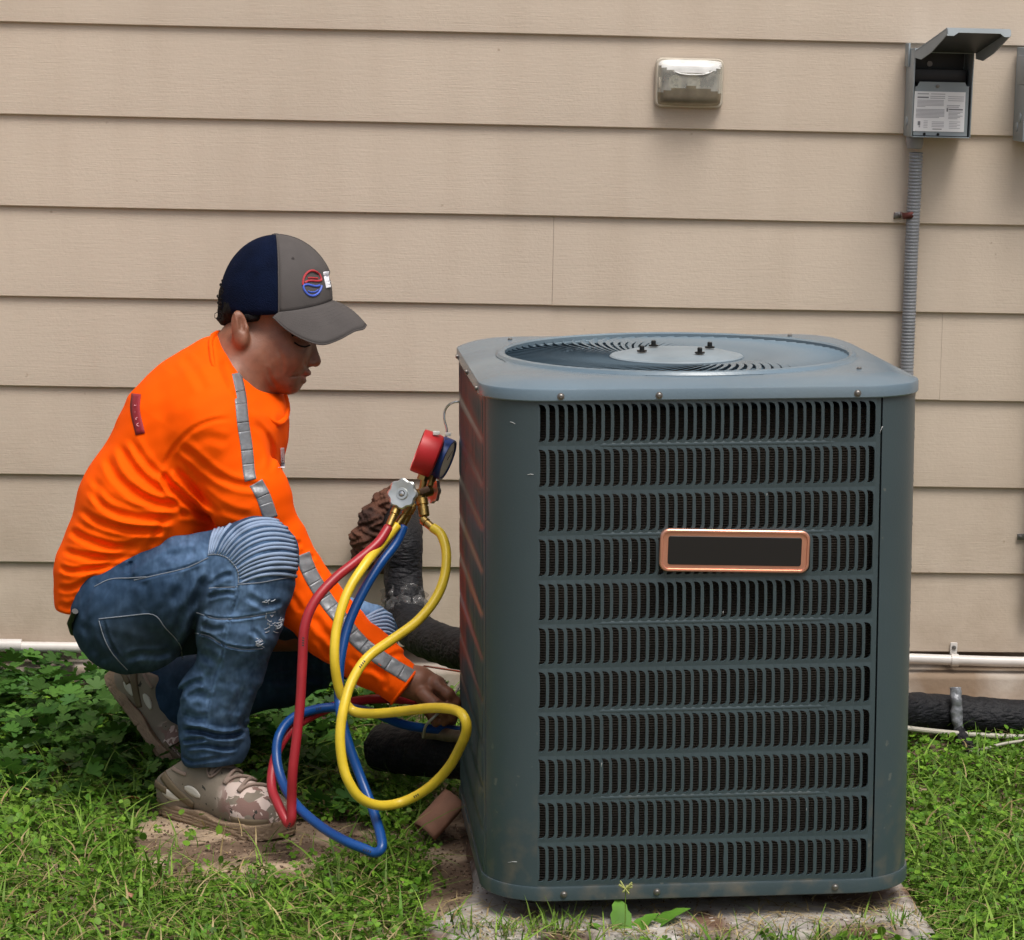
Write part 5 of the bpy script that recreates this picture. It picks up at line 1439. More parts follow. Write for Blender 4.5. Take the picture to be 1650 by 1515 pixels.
sf = [
 (Z2([(905, 468), (800, 478), (710, 515), (640, 575), (585, 650), (560, 720)]), 5, 3.5, .5),
 (Z2([(560, 720), (580, 790), (680, 880), (770, 965)]), 8, 12, .7),
 (Z2([(600, 700), (690, 800), (760, 880), (850, 950)]), 7, 6, .8),
 (Z2([(620, 590), (700, 650), (800, 735), (900, 785), (1000, 800), (1080, 805)]), 8, 6, .9),
 (Z2([(700, 790), (800, 880), (900, 930), (1000, 945)]), 8, 5, .7),
 (Z2([(1000, 480), (1060, 560), (1085, 640), (1075, 740)]), 7, 5, .6),
 (Z2([(1120, 430), (1135, 560), (1125, 700)]), 6, 3, .6),
 (Z2([(700, 590), (780, 560), (880, 590)]), 10, 3, .6),
 (Z2([(330, 580), (400, 700), (480, 780), (600, 850)]), 9, 6, .8),
 (Z2([(270, 640), (330, 760), (440, 850), (560, 890), (660, 880)]), 9, 7.5, .9),
 (Z2([(390, 560), (450, 660), (540, 760), (620, 830)]), 8, 4, .8),
 (Z2([(200, 800), (260, 890), (380, 945), (520, 960), (620, 955)]), 8, 7.5, .9),
 (Z2([(140, 900), (230, 970), (360, 1010), (500, 1020), (560, 1010)]), 7, 6.5, .9),
 (Z2([(200, 740), (280, 850), (400, 915), (560, 925)]), 8, 4, .8),
 (Z2([(90, 1010), (180, 1060), (320, 1100), (450, 1090)]), 8, 7, .9),
 (Z2([(60, 1110), (160, 1140), (300, 1150), (430, 1120)]), 7, 6, .9),
 (Z2([(40, 1190), (110, 1215), (230, 1200), (340, 1170)]), 6, 6, .8),
 (Z2([(35, 1290), (100, 1300), (190, 1260), (240, 1225)]), 6, 5, .8),
 (Z2([(40, 1370), (90, 1390), (140, 1360)]), 6, 4, .7),
 (Z2([(640, 150), (720, 260), (760, 340)]), 10, 3, .6), (Z2([(840, 180), (870, 260), (890, 330)]), 7, 2.5, .6),
 (Z2([(560, 960), (520, 1040), (500, 1100)]), 8, 5, .7), (Z2([(620, 930), (720, 940), (800, 960)]), 7, 6, .6),
 (Z5([(260, 110), (330, 160), (380, 150)]), 6, 5, .7), (Z5([(380, 250), (430, 260), (470, 240)]), 6, 5, .8),
 (Z5([(430, 330), (480, 380), (520, 370)]), 6, 4, .8), (Z5([(250, 480), (330, 560), (370, 640)]), 7, 5, .7),
 (Z5([(440, 640), (520, 760), (600, 850), (690, 880)]), 9, 6, .8), (Z5([(600, 620), (680, 700), (700, 770)]), 6, 5, .8),
 (Z5([(560, 560), (620, 600), (650, 590)]), 6, 5, .8), (Z5([(740, 840), (830, 850), (870, 910)]), 6, 5, .8),
 (Z5([(860, 1000), (950, 1100), (960, 1190)]), 7, 5, .8), (Z5([(980, 960), (1060, 930), (1130, 960)]), 6, 5, .8),
 (Z5([(700, 930), (790, 1010), (900, 1040), (1010, 1110)]), 7, 4, .8), (Z5([(480, 800), (560, 930), (650, 960)]), 7, 5, .8),
]
W_F = 0.72; SC_F = 0.55
fsh = folds(sf, D0 - 5.10)
def shirt_disp(P):
    out = fsh(P)
    px, py = pxy(P)
    # broad soft undulation of loose cloth
    u = 0.0011 * np.sin(px / 17 + np.sin(py / 23) * 1.5) * np.sin(py / 19 + px / 41) + 0.0005 * np.sin(px / 7.3 + py / 11) * np.sin(py / 8.1 - px / 19)
    return out + u.astype(np.float32)
sh.field(shirt_disp)
shirt, Vs, Qs, Ws = net_obj('shirt', sh, 0.0030, m_or, person)
bvh_sh = bvh_of(Ws, Qs)
# ribbed collar follows the edge of the opening
def collar():
    A = C(403, 588, ZH); n = ncol; a = np.cross(n, [0, 0, 1]); a /= np.linalg.norm(a); b = np.cross(n, a)
    pts = []; c0 = A + (C(372, 612, ZH) - C(403, 588, ZH)) * 0.0
    for t in np.linspace(0, 2 * math.pi, 73)[:-1]:
        dirn = a * math.cos(t) + b * math.sin(t); lo_, hi_ = 0.02, 0.16
        base_ = c0 - n * 0.006
        rr_ = np.linspace(lo_, hi_, 90); vals = sh((base_ + rr_[:, None] * dirn).astype(np.float32), False)
        k = np.nonzero(vals > 0)[0]; pts.append(base_ + dirn * (rr_[k[0]] - .0005 if len(k) else hi_))
    W_ = to_world(np.array(pts)); W_ = [Vector(p) for p in W_] + [Vector(W_[0]), Vector(W_[1])]
    V, F = tube_vf(W_, .0065, 10, flat=.7); return V, F
mk('collar', *collar(), m_or, shirt)
# hem and cuff edges
def edge_ring(c, n, name, rad, dist):
    A = C(*c); n = np.array(n) / np.linalg.norm(n); a = np.cross(n, [0, 0, 1]); a /= np.linalg.norm(a); b = np.cross(n, a); pts = []
    for t in np.linspace(0, 2 * math.pi, 49)[:-1]:
        dirn = a * math.cos(t) + b * math.sin(t); rr_ = np.linspace(0.01, dist, 80); base_ = A - n * .004
        vals = sh((base_ + rr_[:, None] * dirn).astype(np.float32)); k = np.nonzero(vals > 0)[0]; pts.append(base_ + dirn * (rr_[k[0]] - .001 if len(k) else dist))
    W_ = [Vector(p) for p in to_world(np.array(pts))]; W_ += W_[:2]
    mk(name, *tube_vf(W_, rad, 8), m_or, shirt)
edge_ring((655, 1107, 4.948), (.80, -.60, 0), 'cuff', .0030, .08)
# reflective tape in short sections
m_tape2 = mat('silver reflective tape', (0.23, 0.24, 0.26), rough=0.42, metal=0.2, var=0.15, vscale=40, bump=.6, bscale=120, bdist=.002)
rr3 = np.random.default_rng(4)
def tape(poly, w_, parent=None):
    poly = [tuple(p) for p in poly]
    pts = catmull([(a, b, 0) for a, b in poly], 4); L_ = [0]
    for a, b in zip(pts[:-1], pts[1:]): L_.append(L_[-1] + float(np.linalg.norm(b - a)))
    tot = L_[-1]; n = max(1, round(tot / 24)); edges = np.linspace(0, tot, n + 1); edges[1:-1] += rr3.uniform(-6, 6, n - 1)
    for k in range(n):
        sel = [np.array([np.interp(s_, L_, [p[0] for p in pts]), np.interp(s_, L_, [p[1] for p in pts])]) for s_ in np.linspace(edges[k] + 0.05, edges[k + 1] - 0.05, 6)]
        strip_obj('reflective_tape', bvh_sh, [tuple(q_) for q_ in sel], w_, m_tape2, shirt, lift=.0009, thick=.0002, nacross=6, sub=2)
tape([(379, 602), (387, 640), (391, 680), (397, 720), (401, 760), (404, 774)], 19)
tape([(412, 778), (424, 800), (436, 835)], 23)
tape([(487, 893), (500, 925), (524, 965), (549, 997), (575, 1030), (605, 1055), (640, 1078), (664, 1092)], 24)
# red lettered patch on the back and black-edged white logo at the chest edge
m_patch = mat('dark red print', (0.26, 0.010, 0.020), rough=.7)
strip_obj('back_print', bvh_sh, Z2([(425, 350), (420, 430), (445, 545)]) , 15, m_patch, shirt, lift=.0010, thick=.0006, nacross=4)
def txt_on(bvh, s_, px, py, ang, size, m, parent, name, lift=.002):
    cu = bpy.data.curves.new(name, 'FONT'); cu.body = s_; cu.size = size; cu.extrude = .0002; cu.align_x = 'CENTER'; cu.align_y = 'CENTER'
    tmp = bpy.data.objects.new(name, cu); COL.objects.link(tmp); dg = bpy.context.evaluated_depsgraph_get(); me = bpy.data.meshes.new_from_object(tmp.evaluated_get(dg))
    bpy.data.objects.remove(tmp)
    p0 = hitp(bvh, px, py, lift); e = 6; pa = hitp(bvh, px + e * math.cos(ang), py + e * math.sin(ang), lift, p0 + RT * .01); pb = hitp(bvh, px - e * math.cos(ang), py - e * math.sin(ang), lift, p0 - RT * .01)
    X_ = (pa - pb).normalized(); nz_ = (CAM - p0).normalized(); Y_ = nz_.cross(X_).normalized()
    V = [p0 + X_ * v.co.x + Y_ * v.co.y + nz_ * v.co.z for v in me.vertices]; F = [tuple(p.vertices) for p in me.polygons]
    o = mk(name, V, F, m, parent, smooth=False); bpy.data.meshes.remove(me); return o
m_ptxt = mat('pink print', (0.70, 0.30, 0.33), rough=.7)
for i, (x, y) in enumerate(Z2([(425, 405), (428, 437), (432, 470), (437, 500)])):
    txt_on(bvh_sh, ('S', '.', 'C', 'O')[i], x, y, R(80), .010, m_ptxt, shirt, 'back_lettering')
strip_obj('chest_print', bvh_sh, [(452, 722), (453, 738), (453, 754)], 12, m_ewhite, shirt, lift=.0012, thick=.0005, nacross=3)
txt_on(bvh_sh, 'E', 453, 738, R(4), .018, m_black, shirt, 'chest_lettering', lift=.0028)

# ---------------------------------------------------------------- jeans
W_F = 0.8; SC_F = 1.0
m_denim = mat('worn denim', (0.012, 0.031, 0.066), rough=0.92, var=0.25, vscale=26, bump=.5, bscale=700, bdist=.0008, spec=.1, detail=8)
je = Sdf()
je.cone((205, 985, 5.00), (205, 985, 5.18), 84, 84, k=.05)
je.ell((215, 1010, 5.02), (92, 76, 80), k=.03)
je.chain([(208, 975, 5.00, 84), (300, 945, 4.94, 76), (418, 893, 4.865, 60)], k=.03)
je.chain([(416, 900, 4.865, 61), (404, 940, 4.88, 66), (385, 1000, 4.90, 66), (373, 1075, 4.94, 53)], k=.02)
je.chain([(373, 1075, 4.94, 52), (350, 1118, 4.97, 56), (342, 1165, 5.00, 52), (346, 1196, 5.01, 53), (338, 1216, 5.02, 44)], k=.018)
je.chain([(225, 990, 5.18, 78), (440, 975, 5.22, 60), (592, 1021, 5.24, 46)], k=.03)
je.chain([(588, 1030, 5.24, 46), (450, 1085, 5.32, 50), (310, 1120, 5.38, 58), (258, 1098, 5.41, 50)], k=.03)
je.ops.append(('d', (lambda A, n: (lambda P: np.maximum(-((P - A) @ n), np.sqrt(((P - A) ** 2).sum(1)) - .12)))(C(340, 1232, 5.02).astype(np.float32), (np.array([.05, -1, 0.0]) / 1.0012).astype(np.float32)), .004))
Z3 = lambda pts: [(100 + a / 3.6075, 820 + b / 3.6075) for a, b in pts]
Z7 = lambda pts: [(160 + a / 4.735, 1080 + b / 4.735) for a, b in pts]
jf = [
 (Z7([(625, 455), (760, 465), (900, 500), (1020, 500), (1120, 470)]), 5, 11, .9),
 (Z7([(630, 540), (720, 545), (820, 520)]), 4, 6, .8), (Z7([(640, 590), (800, 575), (950, 600), (1060, 590)]), 4, 7, .8),
 (Z7([(620, 640), (700, 700), (850, 680), (1000, 660)]), 3.5, 3, .6),
 (Z7([(590, 230), (640, 150), (740, 95), (800, 90)]), 6, 6, .8), (Z7([(640, 200), (760, 180), (850, 240)]), 8, 4, .7),
 (Z7([(1120, 340), (1090, 410), (1150, 440)]), 6, 4, .6), (Z7([(1110, 120), (1060, 260), (1000, 340)]), 9, 4, .7), (Z7([(640, 330), (740, 370), (830, 360)]), 8, 4, .8),
 (Z3([(1020, 350), (1025, 480), (990, 600), (950, 720), (930, 860), (880, 1000), (850, 1150), (830, 1250)]), 2.5, 2.2, .9),
 (Z3([(860, 455), (1020, 460)]), 2.2, 2, .8), (Z3([(780, 605), (900, 640), (1050, 635), (1250, 600)]), 2.5, 2.6, .8),
 (Z3([(775, 720), (860, 740), (940, 790), (1060, 815), (1170, 810)]), 2.5, 3, .8),
 (Z3([(830, 560), (760, 700), (790, 860)]), 7, 5, .6), (Z3([(700, 850), (740, 760), (770, 640), (800, 480), (850, 360)]), 9, 12, .7),
 (Z3([(850, 460), (920, 400), (1000, 380)]), 5, 4, .7), (Z3([(830, 520), (950, 490), (1010, 500)]), 4, 3, .7), (Z3([(780, 660), (880, 700), (960, 690)]), 5, 3, .7),
 (Z3([(790, 830), (900, 900), (880, 990)]), 8, 4, .7), (Z3([(1100, 700), (1150, 750), (1170, 780)]), 5, 3, .7), (Z3([(1060, 500), (1180, 560), (1290, 540)]), 6, 3, .7),
 (Z3([(420, 420), (560, 380), (700, 350), (850, 290)]), 3, 2, .8),
 (Z3([(300, 370), (400, 330), (520, 240), (640, 190)]), 8, 4, .7), (Z3([(400, 300), (390, 390)]), 5, 4, .6), (Z3([(560, 260), (700, 270), (780, 240)]), 8, 3, .7),
 (Z3([(620, 560), (720, 440), (790, 330)]), 12, 5, .7), (Z3([(660, 740), (720, 600), (790, 470)]), 9, 5, .7),
 (Z3([(215, 400), (150, 520), (120, 650)]), 6, 3, .7), (Z3([(240, 640), (270, 760), (350, 900)]), 3, 2.5, .9), (Z3([(130, 650), (180, 800), (260, 900)]), 8, 3, .7),
 (Z3([(360, 880), (450, 850), (560, 850), (640, 830)]), 6, 3, .9), (Z3([(470, 420), (500, 520), (480, 620)]), 9, 3, .7),
 (Z5([(540, 430), (640, 490), (760, 560)]), 6, 3, .6), (Z5([(760, 640), (860, 620), (960, 620)]), 3, 3, .7),
]
fje = folds(jf, D0 - 5.06); fje2 = folds([([(470, 1060), (520, 1050), (570, 1080)], 8, 5), ([(430, 1100), (500, 1090), (560, 1110)], 8, 5)], D0 - 5.35)
je.field(lambda P: fje(P) + fje2(P) + (0.0014 * np.sin(pxy(P)[0] / 9 + np.sin(pxy(P)[1] / 13) * 2) * np.sin(pxy(P)[1] / 10 + pxy(P)[0] / 23)).astype(np.float32))
jeans, Vj, Qj, Wj = net_obj('jeans', je, 0.0027, m_denim, person)
bvh_je = bvh_of(Wj, Qj)
px_, py_ = pxy(Vj)
def blobf(cx_, cy_, sx_, sy_, a): return a * np.exp(-(((px_ - cx_) / sx_) ** 2 + ((py_ - cy_) / sy_) ** 2))
nf = Vj[:, 2] > D0 - 5.12
fade = 0.08 + blobf(425, 880, 55, 50, .15) + blobf(400, 970, 55, 60, .42) + blobf(360, 1120, 70, 110, .40) + blobf(330, 905, 80, 25, .30) + blobf(240, 1060, 45, 9, .35) + blobf(560, 965, 60, 25, 1.1) + blobf(420, 1010, 30, 30, .2) + blobf(300, 870, 60, 20, .18)
fade += blobf(436, 1000, 16, 14, .5) + blobf(418, 1030, 10, 9, .5)
fade += 0.10 * np.sin(px_ / 6.0 + 3 * np.sin(py_ / 9.0)) * np.sin(py_ / 5.0 + 2 * np.sin(px_ / 8)) * (fade > .3)
for st in jf[7:12]:
    d_, _t = seg_dist(px_, py_, [tuple(p) for p in st[0]]); fade += 0.16 * np.exp(-((d_ - 3) / 2.0) ** 2)
fade = np.where(nf | (px_ > 520), fade, fade * .35)
h3 = np.array([mnoise.noise(Vector((float(a) * .09, float(b) * .05, 2.0))) + .6 * mnoise.noise(Vector((float(a) * .25, float(b) * .16, 5.0))) for a, b in zip(px_, py_)])
fade = fade * (1.1 + .6 * h3) + .07 * np.clip(h3, 0, 1)
vattr(jeans, 'fade', np.clip(fade, 0, 1)); attr_mix(m_denim, 'fade', (0.140, 0.240, 0.410), 0.0, 0.85)
grn = blobf(220, 1030, 100, 50, .8) + blobf(330, 1000, 30, 60, .5)
vattr(jeans, 'dirt', np.clip(grn, 0, 1)); attr_mix(m_denim, 'dirt', (0.040, 0.052, 0.050), 0.0, 1.6)
# padded ribs over the knees
m_rib = mat('faded denim rib', (0.25, 0.33, 0.47), rough=.95, var=.12, vscale=40, bump=.4, bscale=700, bdist=.0006, spec=.08)
Lc = Z3([(850, 270), (880, 262), (925, 268), (965, 295), (1000, 335), (1022, 380), (1030, 435)]); Rc = Z3([(1215, 40), (1275, 62), (1320, 110), (1345, 170), (1362, 240), (1364, 310), (1358, 392)])
Lc = catmull([(a, b, 0) for a, b in Lc], 6); Rc = catmull([(a, b, 0) for a, b in Rc], 6); NR = 17
for i in range(NR):
    t = i / (NR - 1); a = Lc[int(t * (len(Lc) - 1))]; b = Rc[int(t * (len(Rc) - 1))]; mid = (a + b) / 2; dv = b - a; nrm = np.array([dv[1], -dv[0]]); nrm /= np.linalg.norm(nrm)
    bow = 30 * (1 - t) ** 1.3 + 8
    mid = np.array([mid[0] + nrm[0] * bow, mid[1] + nrm[1] * bow])
    q1 = (a[:2] * .75 + mid * .5 + b[:2] * -.25 * 0) / 1.25 if False else None
    jx, jy = rr2.uniform(-1.2, 1.2), rr2.uniform(-1.3, 1.3); mid = mid + np.array([jx, jy])
    poly = [(float((1 - s_) ** 2 * a[0] + 2 * s_ * (1 - s_) * (2 * mid[0] - (a[0] + b[0]) / 2) + s_ * s_ * b[0]), float((1 - s_) ** 2 * a[1] + 2 * s_ * (1 - s_) * (2 * mid[1] - (a[1] + b[1]) / 2) + s_ * s_ * b[1])) for s_ in np.linspace(0, 1, 7)]
    pts = [q_ for q_ in (hitp(bvh_je, p[0], p[1], 0.0004) for p in catmull([(x, y, 0) for x, y in poly], 4)) if q_ is not None and proj(q_)[2] < 4.95]
    if len(pts) < 4: continue
    n_ = len(pts); gap = abs(Rc[min(len(Rc) - 1, int((t + 1 / (NR - 1)) * (len(Rc) - 1)))][1] - b[1])
    rj = rr2.uniform(.85, 1.15); rad = [rj * 0.0021 + 0.0014 * min(1, k / n_ * 1.6) if k > 1 else 0.0013 for k in range(n_)]
    mk('knee_rib', *tube_vf(pts, rad, 8), m_rib, jeans)
for i in range(9):       # far knee
    y = 980 + i * 6.2
    poly = Z5([(800 + i * 7, 690 + i * 10), (880 + i * 4, 640 + i * 22), (960 + i * 2, 615 + i * 27), (1010 + i * 2.5, 640 + i * 27)])
    pts = [q_ for q_ in (hitp(bvh_je, p[0], p[1], 0.0004) for p in catmull([(x, y_, 0) for x, y_ in poly], 4)) if q_ is not None and proj(q_)[2] > 5.1]
    if len(pts) >= 4: mk('knee_rib', *tube_vf(pts, .0030, 8), m_rib, jeans)
m_stitch = mat('pale stitching', (0.22, 0.25, 0.30), rough=.8)
q = MB()
for st in (Z3([(215, 640), (380, 622), (530, 614), (600, 690), (680, 780), (700, 870)]), Z3([(215, 650), (250, 760), (300, 850), (380, 935)]), Z3([(190, 452), (280, 410), (400, 402), (490, 395)]),
           Z3([(1022, 440), (1150, 428), (1250, 410), (1355, 393)]), Z3([(850, 270), (900, 265), (960, 285), (1005, 330), (1024, 370), (1025, 430)]), Z3([(855, 462), (1020, 452)]), Z3([(420, 415), (700, 350), (850, 285)]),
           Z3([(780, 602), (900, 638), (1050, 632), (1240, 598)]), Z3([(775, 722), (860, 742), (940, 792), (1060, 818), (1165, 812)])):
    V, F = line_tube(bvh_je, st, .0009, .0006)
    if V: q.add(V, F)
q.build('stitching', m_stitch, jeans)
# frayed tears
m_fray = mat('frayed threads', (0.55, 0.60, 0.68), rough=.9)
q = MB(); rr2 = random.Random(5)
for (cx_, cy_, n_, sx_, sy_) in ((436, 1004, 22, 10, 10), (416, 1032, 14, 6, 6), (450, 1000, 10, 4, 8), (432, 968, 5, 6, 3), (338, 850, 8, 10, 3)):
    for i in range(n_):
        x, y = cx_ + rr2.gauss(0, sx_ * .55), cy_ + rr2.gauss(0, sy_ * .55); a = rr2.uniform(-.8, .8) + (2.3 if rr2.random() < .3 else 0); L_ = rr2.uniform(3, 9)
        V, F = line_tube(bvh_je, [(x, y), (x + L_ * .5 * math.cos(a), y + L_ * .5 * math.sin(a) + 1), (x + L_ * math.cos(a), y + L_ * math.sin(a))], .0006, rr2.uniform(.0004, .003), sub=2, seg=4)
        if V: q.add(V, F)
tag(q.build('frayed_tear', m_fray, jeans), kind='stuff')
o = strip_obj('belt_end', bvh_sh, [(116, 982), (124, 1000)], 10, m_black, jeans) if False else None
q = MB(); q.tube([at(121, 985, 4.93), at(113, 1004, 4.96), at(118, 1020, 5.0)], .006, 8); q.build('belt', m_black, jeans)

# ---------------------------------------------------------------- shoes (local: x toe, y left, z up; metres)
m_shoe = mat('camouflage shoe cloth', (0.215, 0.180, 0.140), rough=.85, var=.12, vscale=30, bump=.5, bscale=500, bdist=.0008)
def camo():
    N, L, p = nodes(m_shoe); tc = N.new('ShaderNodeTexCoord'); src = p.inputs['Base Color'].links[0].from_socket
    at_ = N.new('ShaderNodeAttribute'); at_.attribute_name = 'toe'
    for sc, th, colr, off, use in ((26, .50, (.62, .50, .45), 0, True), (30, .53, (.22, .13, .11), 7, True), (70, .67, (.03, .03, .025), 3, False)):
        mp = N.new('ShaderNodeMapping'); mp.inputs['Location'].default_value = (off, off * .7, 0); L.new(tc.outputs['Object'], mp.inputs[0])
        n = N.new('ShaderNodeTexNoise'); n.inputs['Scale'].default_value = sc; n.inputs['Detail'].default_value = 3; n.inputs['Distortion'].default_value = .7; L.new(mp.outputs[0], n.inputs['Vector'])
        r = N.new('ShaderNodeMath'); r.operation = 'GREATER_THAN'; r.inputs[1].default_value = th; L.new(n.outputs['Fac'], r.inputs[0])
        f = r.outputs[0]
        if use:
            mm = N.new('ShaderNodeMath'); mm.operation = 'MULTIPLY'; L.new(f, mm.inputs[0]); L.new(at_.outputs['Fac'], mm.inputs[1]); f = mm.outputs[0]
        mx = N.new('ShaderNodeMix'); mx.data_type = 'RGBA'; L.new(f, mx.inputs['Factor']); L.new(src, mx.inputs['A']); mx.inputs['B'].default_value = (*colr, 1); src = mx.outputs['Result']
    L.new(src, p.inputs['Base Color'])
camo()
m_sole = mat('tan rubber sole', (0.25, 0.175, 0.115), rough=.75, var=.2, vscale=30, bump=.8, bscale=160, bdist=.002)
m_strap2 = mat('brown shoe strap', (0.135, 0.100, 0.060), rough=.7, var=.1)
m_lace = mat('brown lace', (0.27, 0.20, 0.165), rough=.85)
m_pale = mat('pale shoe panel', (0.55, 0.52, 0.46), rough=.7)
class LSdf(Sdf):
    """same solid in plain metres"""
    def cone(s, a, b, ra, rb, k=.02, fy=1.0, op='u'):
        A, B = np.array(a, float), np.array(b, float)
        if op == 'u': s._grow(A, ra * max(1, fy)); s._grow(B, rb * max(1, fy))
        ab = (B - A).astype(np.float32); L2 = float(ab @ ab) + 1e-12; A = A.astype(np.float32)
        def f(P):
            pa = P - A; h = np.clip(pa @ ab / L2, 0, 1); q = pa - h[:, None] * ab; q[:, 1] /= fy
            return np.sqrt((q * q).sum(1)) - (ra + (rb - ra) * h)
        s.ops.append((op, f, k)); return s
    def ell(s, c, r, k=.02, op='u'):
        A = np.array(c, np.float32); rr = np.array(r, np.float32)
        if op == 'u': s._grow(A, rr.max())
        s.ops.append((op, lambda P: (np.sqrt((((P - A) / rr) ** 2).sum(1)) - 1) * rr.min(), k)); return s
    def half(s, c, n, k=.004):
        A = np.array(c, np.float32); n = (np.array(n) / np.linalg.norm(n)).astype(np.float32)
        s.ops.append(('i', lambda P: (P - A) @ n, k)); return s
up = LSdf()
up.cone((.045, 0, .055), (.16, .0, .045), .036, .034, k=.02)
up.ell((.225, .004, .040), (.062, .046, .040), k=.02)
up.ell((.048, 0, .045), (.046, .037, .048), k=.02)
up.cone((.055, 0, .075), (.085, 0, .090), .028, .028, k=.03)
up.cone((.10, 0, .090), (.19, 0, .060), .028, .024, k=.03, fy=1.1)
up.half((.1, 0, .018), (0, 0, -1)); up.half((.0, 0, .052), (-.72, 0, 1)); up.half((.04, 0, .112), (-.1, 0, 1))
so = LSdf()
def sole_field(P):
    x, y, z = P[:, 0], P[:, 1], P[:, 2]
    t = np.clip(x / .29, 0, 1); hw = .036 + .014 * np.clip((t - .35) / .35, 0, 1) - .006 * np.clip(1 - t * 4, 0, 1)
    cx_ = .004 * t
    ex = np.where(x < .04, .04 - x, np.where(x > .235, x - .235, 0)); rad_ = np.where(x < .04, .045, .058)
    lim = np.sqrt(np.clip(1 - (ex / rad_) ** 2, 0, 1))
    side = np.abs(y - cx_) - hw * lim
    end = np.maximum(-.006 - x, x - .291)
    rise = .020 * np.clip((x - .20) / .09, 0, 1) ** 2 + .006 * np.clip((.03 - x) / .03, 0, 1)
    top = z - (.026 + .011 * np.clip((.10 - x) / .08, 0, 1) + .006 * np.sin(x / .016) * (x < .24) * .5 + rise * .7); bot = -(z - rise * .6)
    d = np.maximum(np.maximum(side, end), np.maximum(top, bot))
    g = np.abs(((z - rise * .6) % .005) - .0025) < .0007
    return (d + .0015 * (g & (z < .022)) + np.where(np.abs((x % .055) - .027) < .0016, .002, 0) * (z < .012)).astype(np.float32)
so.ops.append(('u', sole_field, .01)); so.lo = np.array([-.01, -.056, 0]); so.hi = np.array([.295, .058, .05])
UV_, UQ = surface_net(up, .0024, pad=.01, marg=.01); SV, SQ = surface_net(so, .0020, pad=.006, marg=.012)
bvh_l = BVHTree.FromPolygons([Vector(v) for v in UV_], [tuple(int(i) for i in q_) for q_ in UQ])
def lhit(x, z, side=-1, lift=.001):
    loc, nrm, i, d_ = bvh_l.ray_cast(Vector((x, side * .2, z)), Vector((0, -side, 0)))
    return (loc + nrm * lift) if loc is not None else None
def lhit_top(x, y, lift=.001):
    loc, nrm, i, d_ = bvh_l.ray_cast(Vector((x, y, .3)), Vector((0, 0, -1)))
    return (loc + nrm * lift) if loc is not None else None
def lribbon(pts, w_, side, oval=False):
    V, F = [], []; P2 = catmull([(a, b, 0) for a, b in pts], 6)
    rows = []
    for i, p in enumerate(P2):
        a = P2[max(0, i - 1)]; b = P2[min(len(P2) - 1, i + 1)]; t = b - a; t /= np.linalg.norm(t) + 1e-9
        w2_ = w_ * (max(.12, math.sin(math.pi * i / (len(P2) - 1))) ** .5 if oval else 1)
        row = [lhit(p[0] - t[1] * w2_ * s_, p[1] + t[0] * w2_ * s_, side, .0012) for s_ in (-.5, -.17, .17, .5)]
        if all(r_ is not None for r_ in row): rows.append(row)
    for r_ in rows: V += r_
    for i in range(len(rows) - 1):
        for k in range(3): F.append((i * 4 + k, i * 4 + k + 1, (i + 1) * 4 + k + 1, (i + 1) * 4 + k))
    return V, F
def make_shoe(M, lab=None):
    """M maps the local shoe to the world"""
    T = lambda V: np.array([tuple(M @ Vector(v)) for v in V])
    sh_ = mk('shoe', T(UV_), UQ, m_shoe, person); sub_world(sh_, person)
    vattr(sh_, 'toe', np.clip((UV_[:, 0] - .165) / .02, 0, 1) * np.clip((UV_[:, 2] - .030) / .004, 0, 1) * np.clip(.6 + (UV_[:, 0] - .10) * 3, 0, 1))
    if lab: sh_['label'] = lab
    mk('sole', T(SV), SQ, m_sole, sh_)
    for side in (-1, 1):
        for pts, w_, m, nm, th in (([(.040, .078), (.055, .068), (.085, .048), (.108, .034)], .015, m_strap2, 'heel_strap', .002), ([(-.000, .046), (.025, .056), (.055, .052)], .012, m_strap2, 'heel_counter', .002),
                               ([(.045, .048), (.062, .046), (.080, .041)], .017, m_pale, 'side_panel', .0008), ([(.094, .064), (.110, .061), (.130, .055)], .016, m_pale, 'side_panel', .0008), ([(.06, .090), (.085, .088), (.098, .088)], .006, m_lace, 'lace_loop', .0016),
                               ([(.275, .036), (.24, .033), (.205, .031)], .014, m_strap2, 'toe_guard', .0014)):
            V, F = lribbon(pts, w_, side, nm == 'side_panel')
            if len(F) < 2: continue
            o = mk(nm, T(V), F, m, sh_); md = o.modifiers.new('s', 'SOLIDIFY'); md.thickness = th; md.offset = 0
    for i in range(6):
        x = .135 + i * .0165; pts = []
        for y in np.linspace(-.026, .026, 9):
            p = lhit_top(x + .007 * math.sin(y * 60) * (1 if i % 2 else -1), y, .0030)
            if p is not None: pts.append(M @ p)
        if len(pts) > 3: mk('lace', *tube_vf(pts, .0034, 8), m_lace, sh_)
    for k in (-1, 1):
        p = [lhit_top(.140 + a_, k * b_, .004) for a_, b_ in ((0, .004), (-.012, .018), (.004, .028), (.012, .014), (0, .003))]
        p = [M @ q_ for q_ in p if q_ is not None]
        if len(p) > 3: mk('lace', *tube_vf(catmull(p, 5), .0022, 8), m_lace, sh_)
    return sh_
hp_, tp_ = at(262, 1310, 5.12), at(456, 1352, 4.92); hp_.z = tp_.z = gz(hp_.x, hp_.y) + .004
def frame(heel, toe, upv, sc=1.0):
    x = (toe - heel); L_ = x.length; x.normalize(); z = (Vector(upv) - x * Vector(upv).dot(x)).normalized(); y = z.cross(x)
    s_ = L_ / .285 * sc
    return Matrix(((x.x * s_, y.x * s_, z.x * s_, heel.x), (x.y * s_, y.y * s_, z.y * s_, heel.y), (x.z * s_, y.z * s_, z.z * s_, heel.z), (0, 0, 0, 1)))
make_shoe(frame(hp_, tp_, (0, 0, 1)))
h2, t2 = at(170, 1092, 5.40), at(278, 1232, 5.36)
L2_ = .285; x_ = (t2 - h2).normalized(); t2b = h2 + x_ * L2_
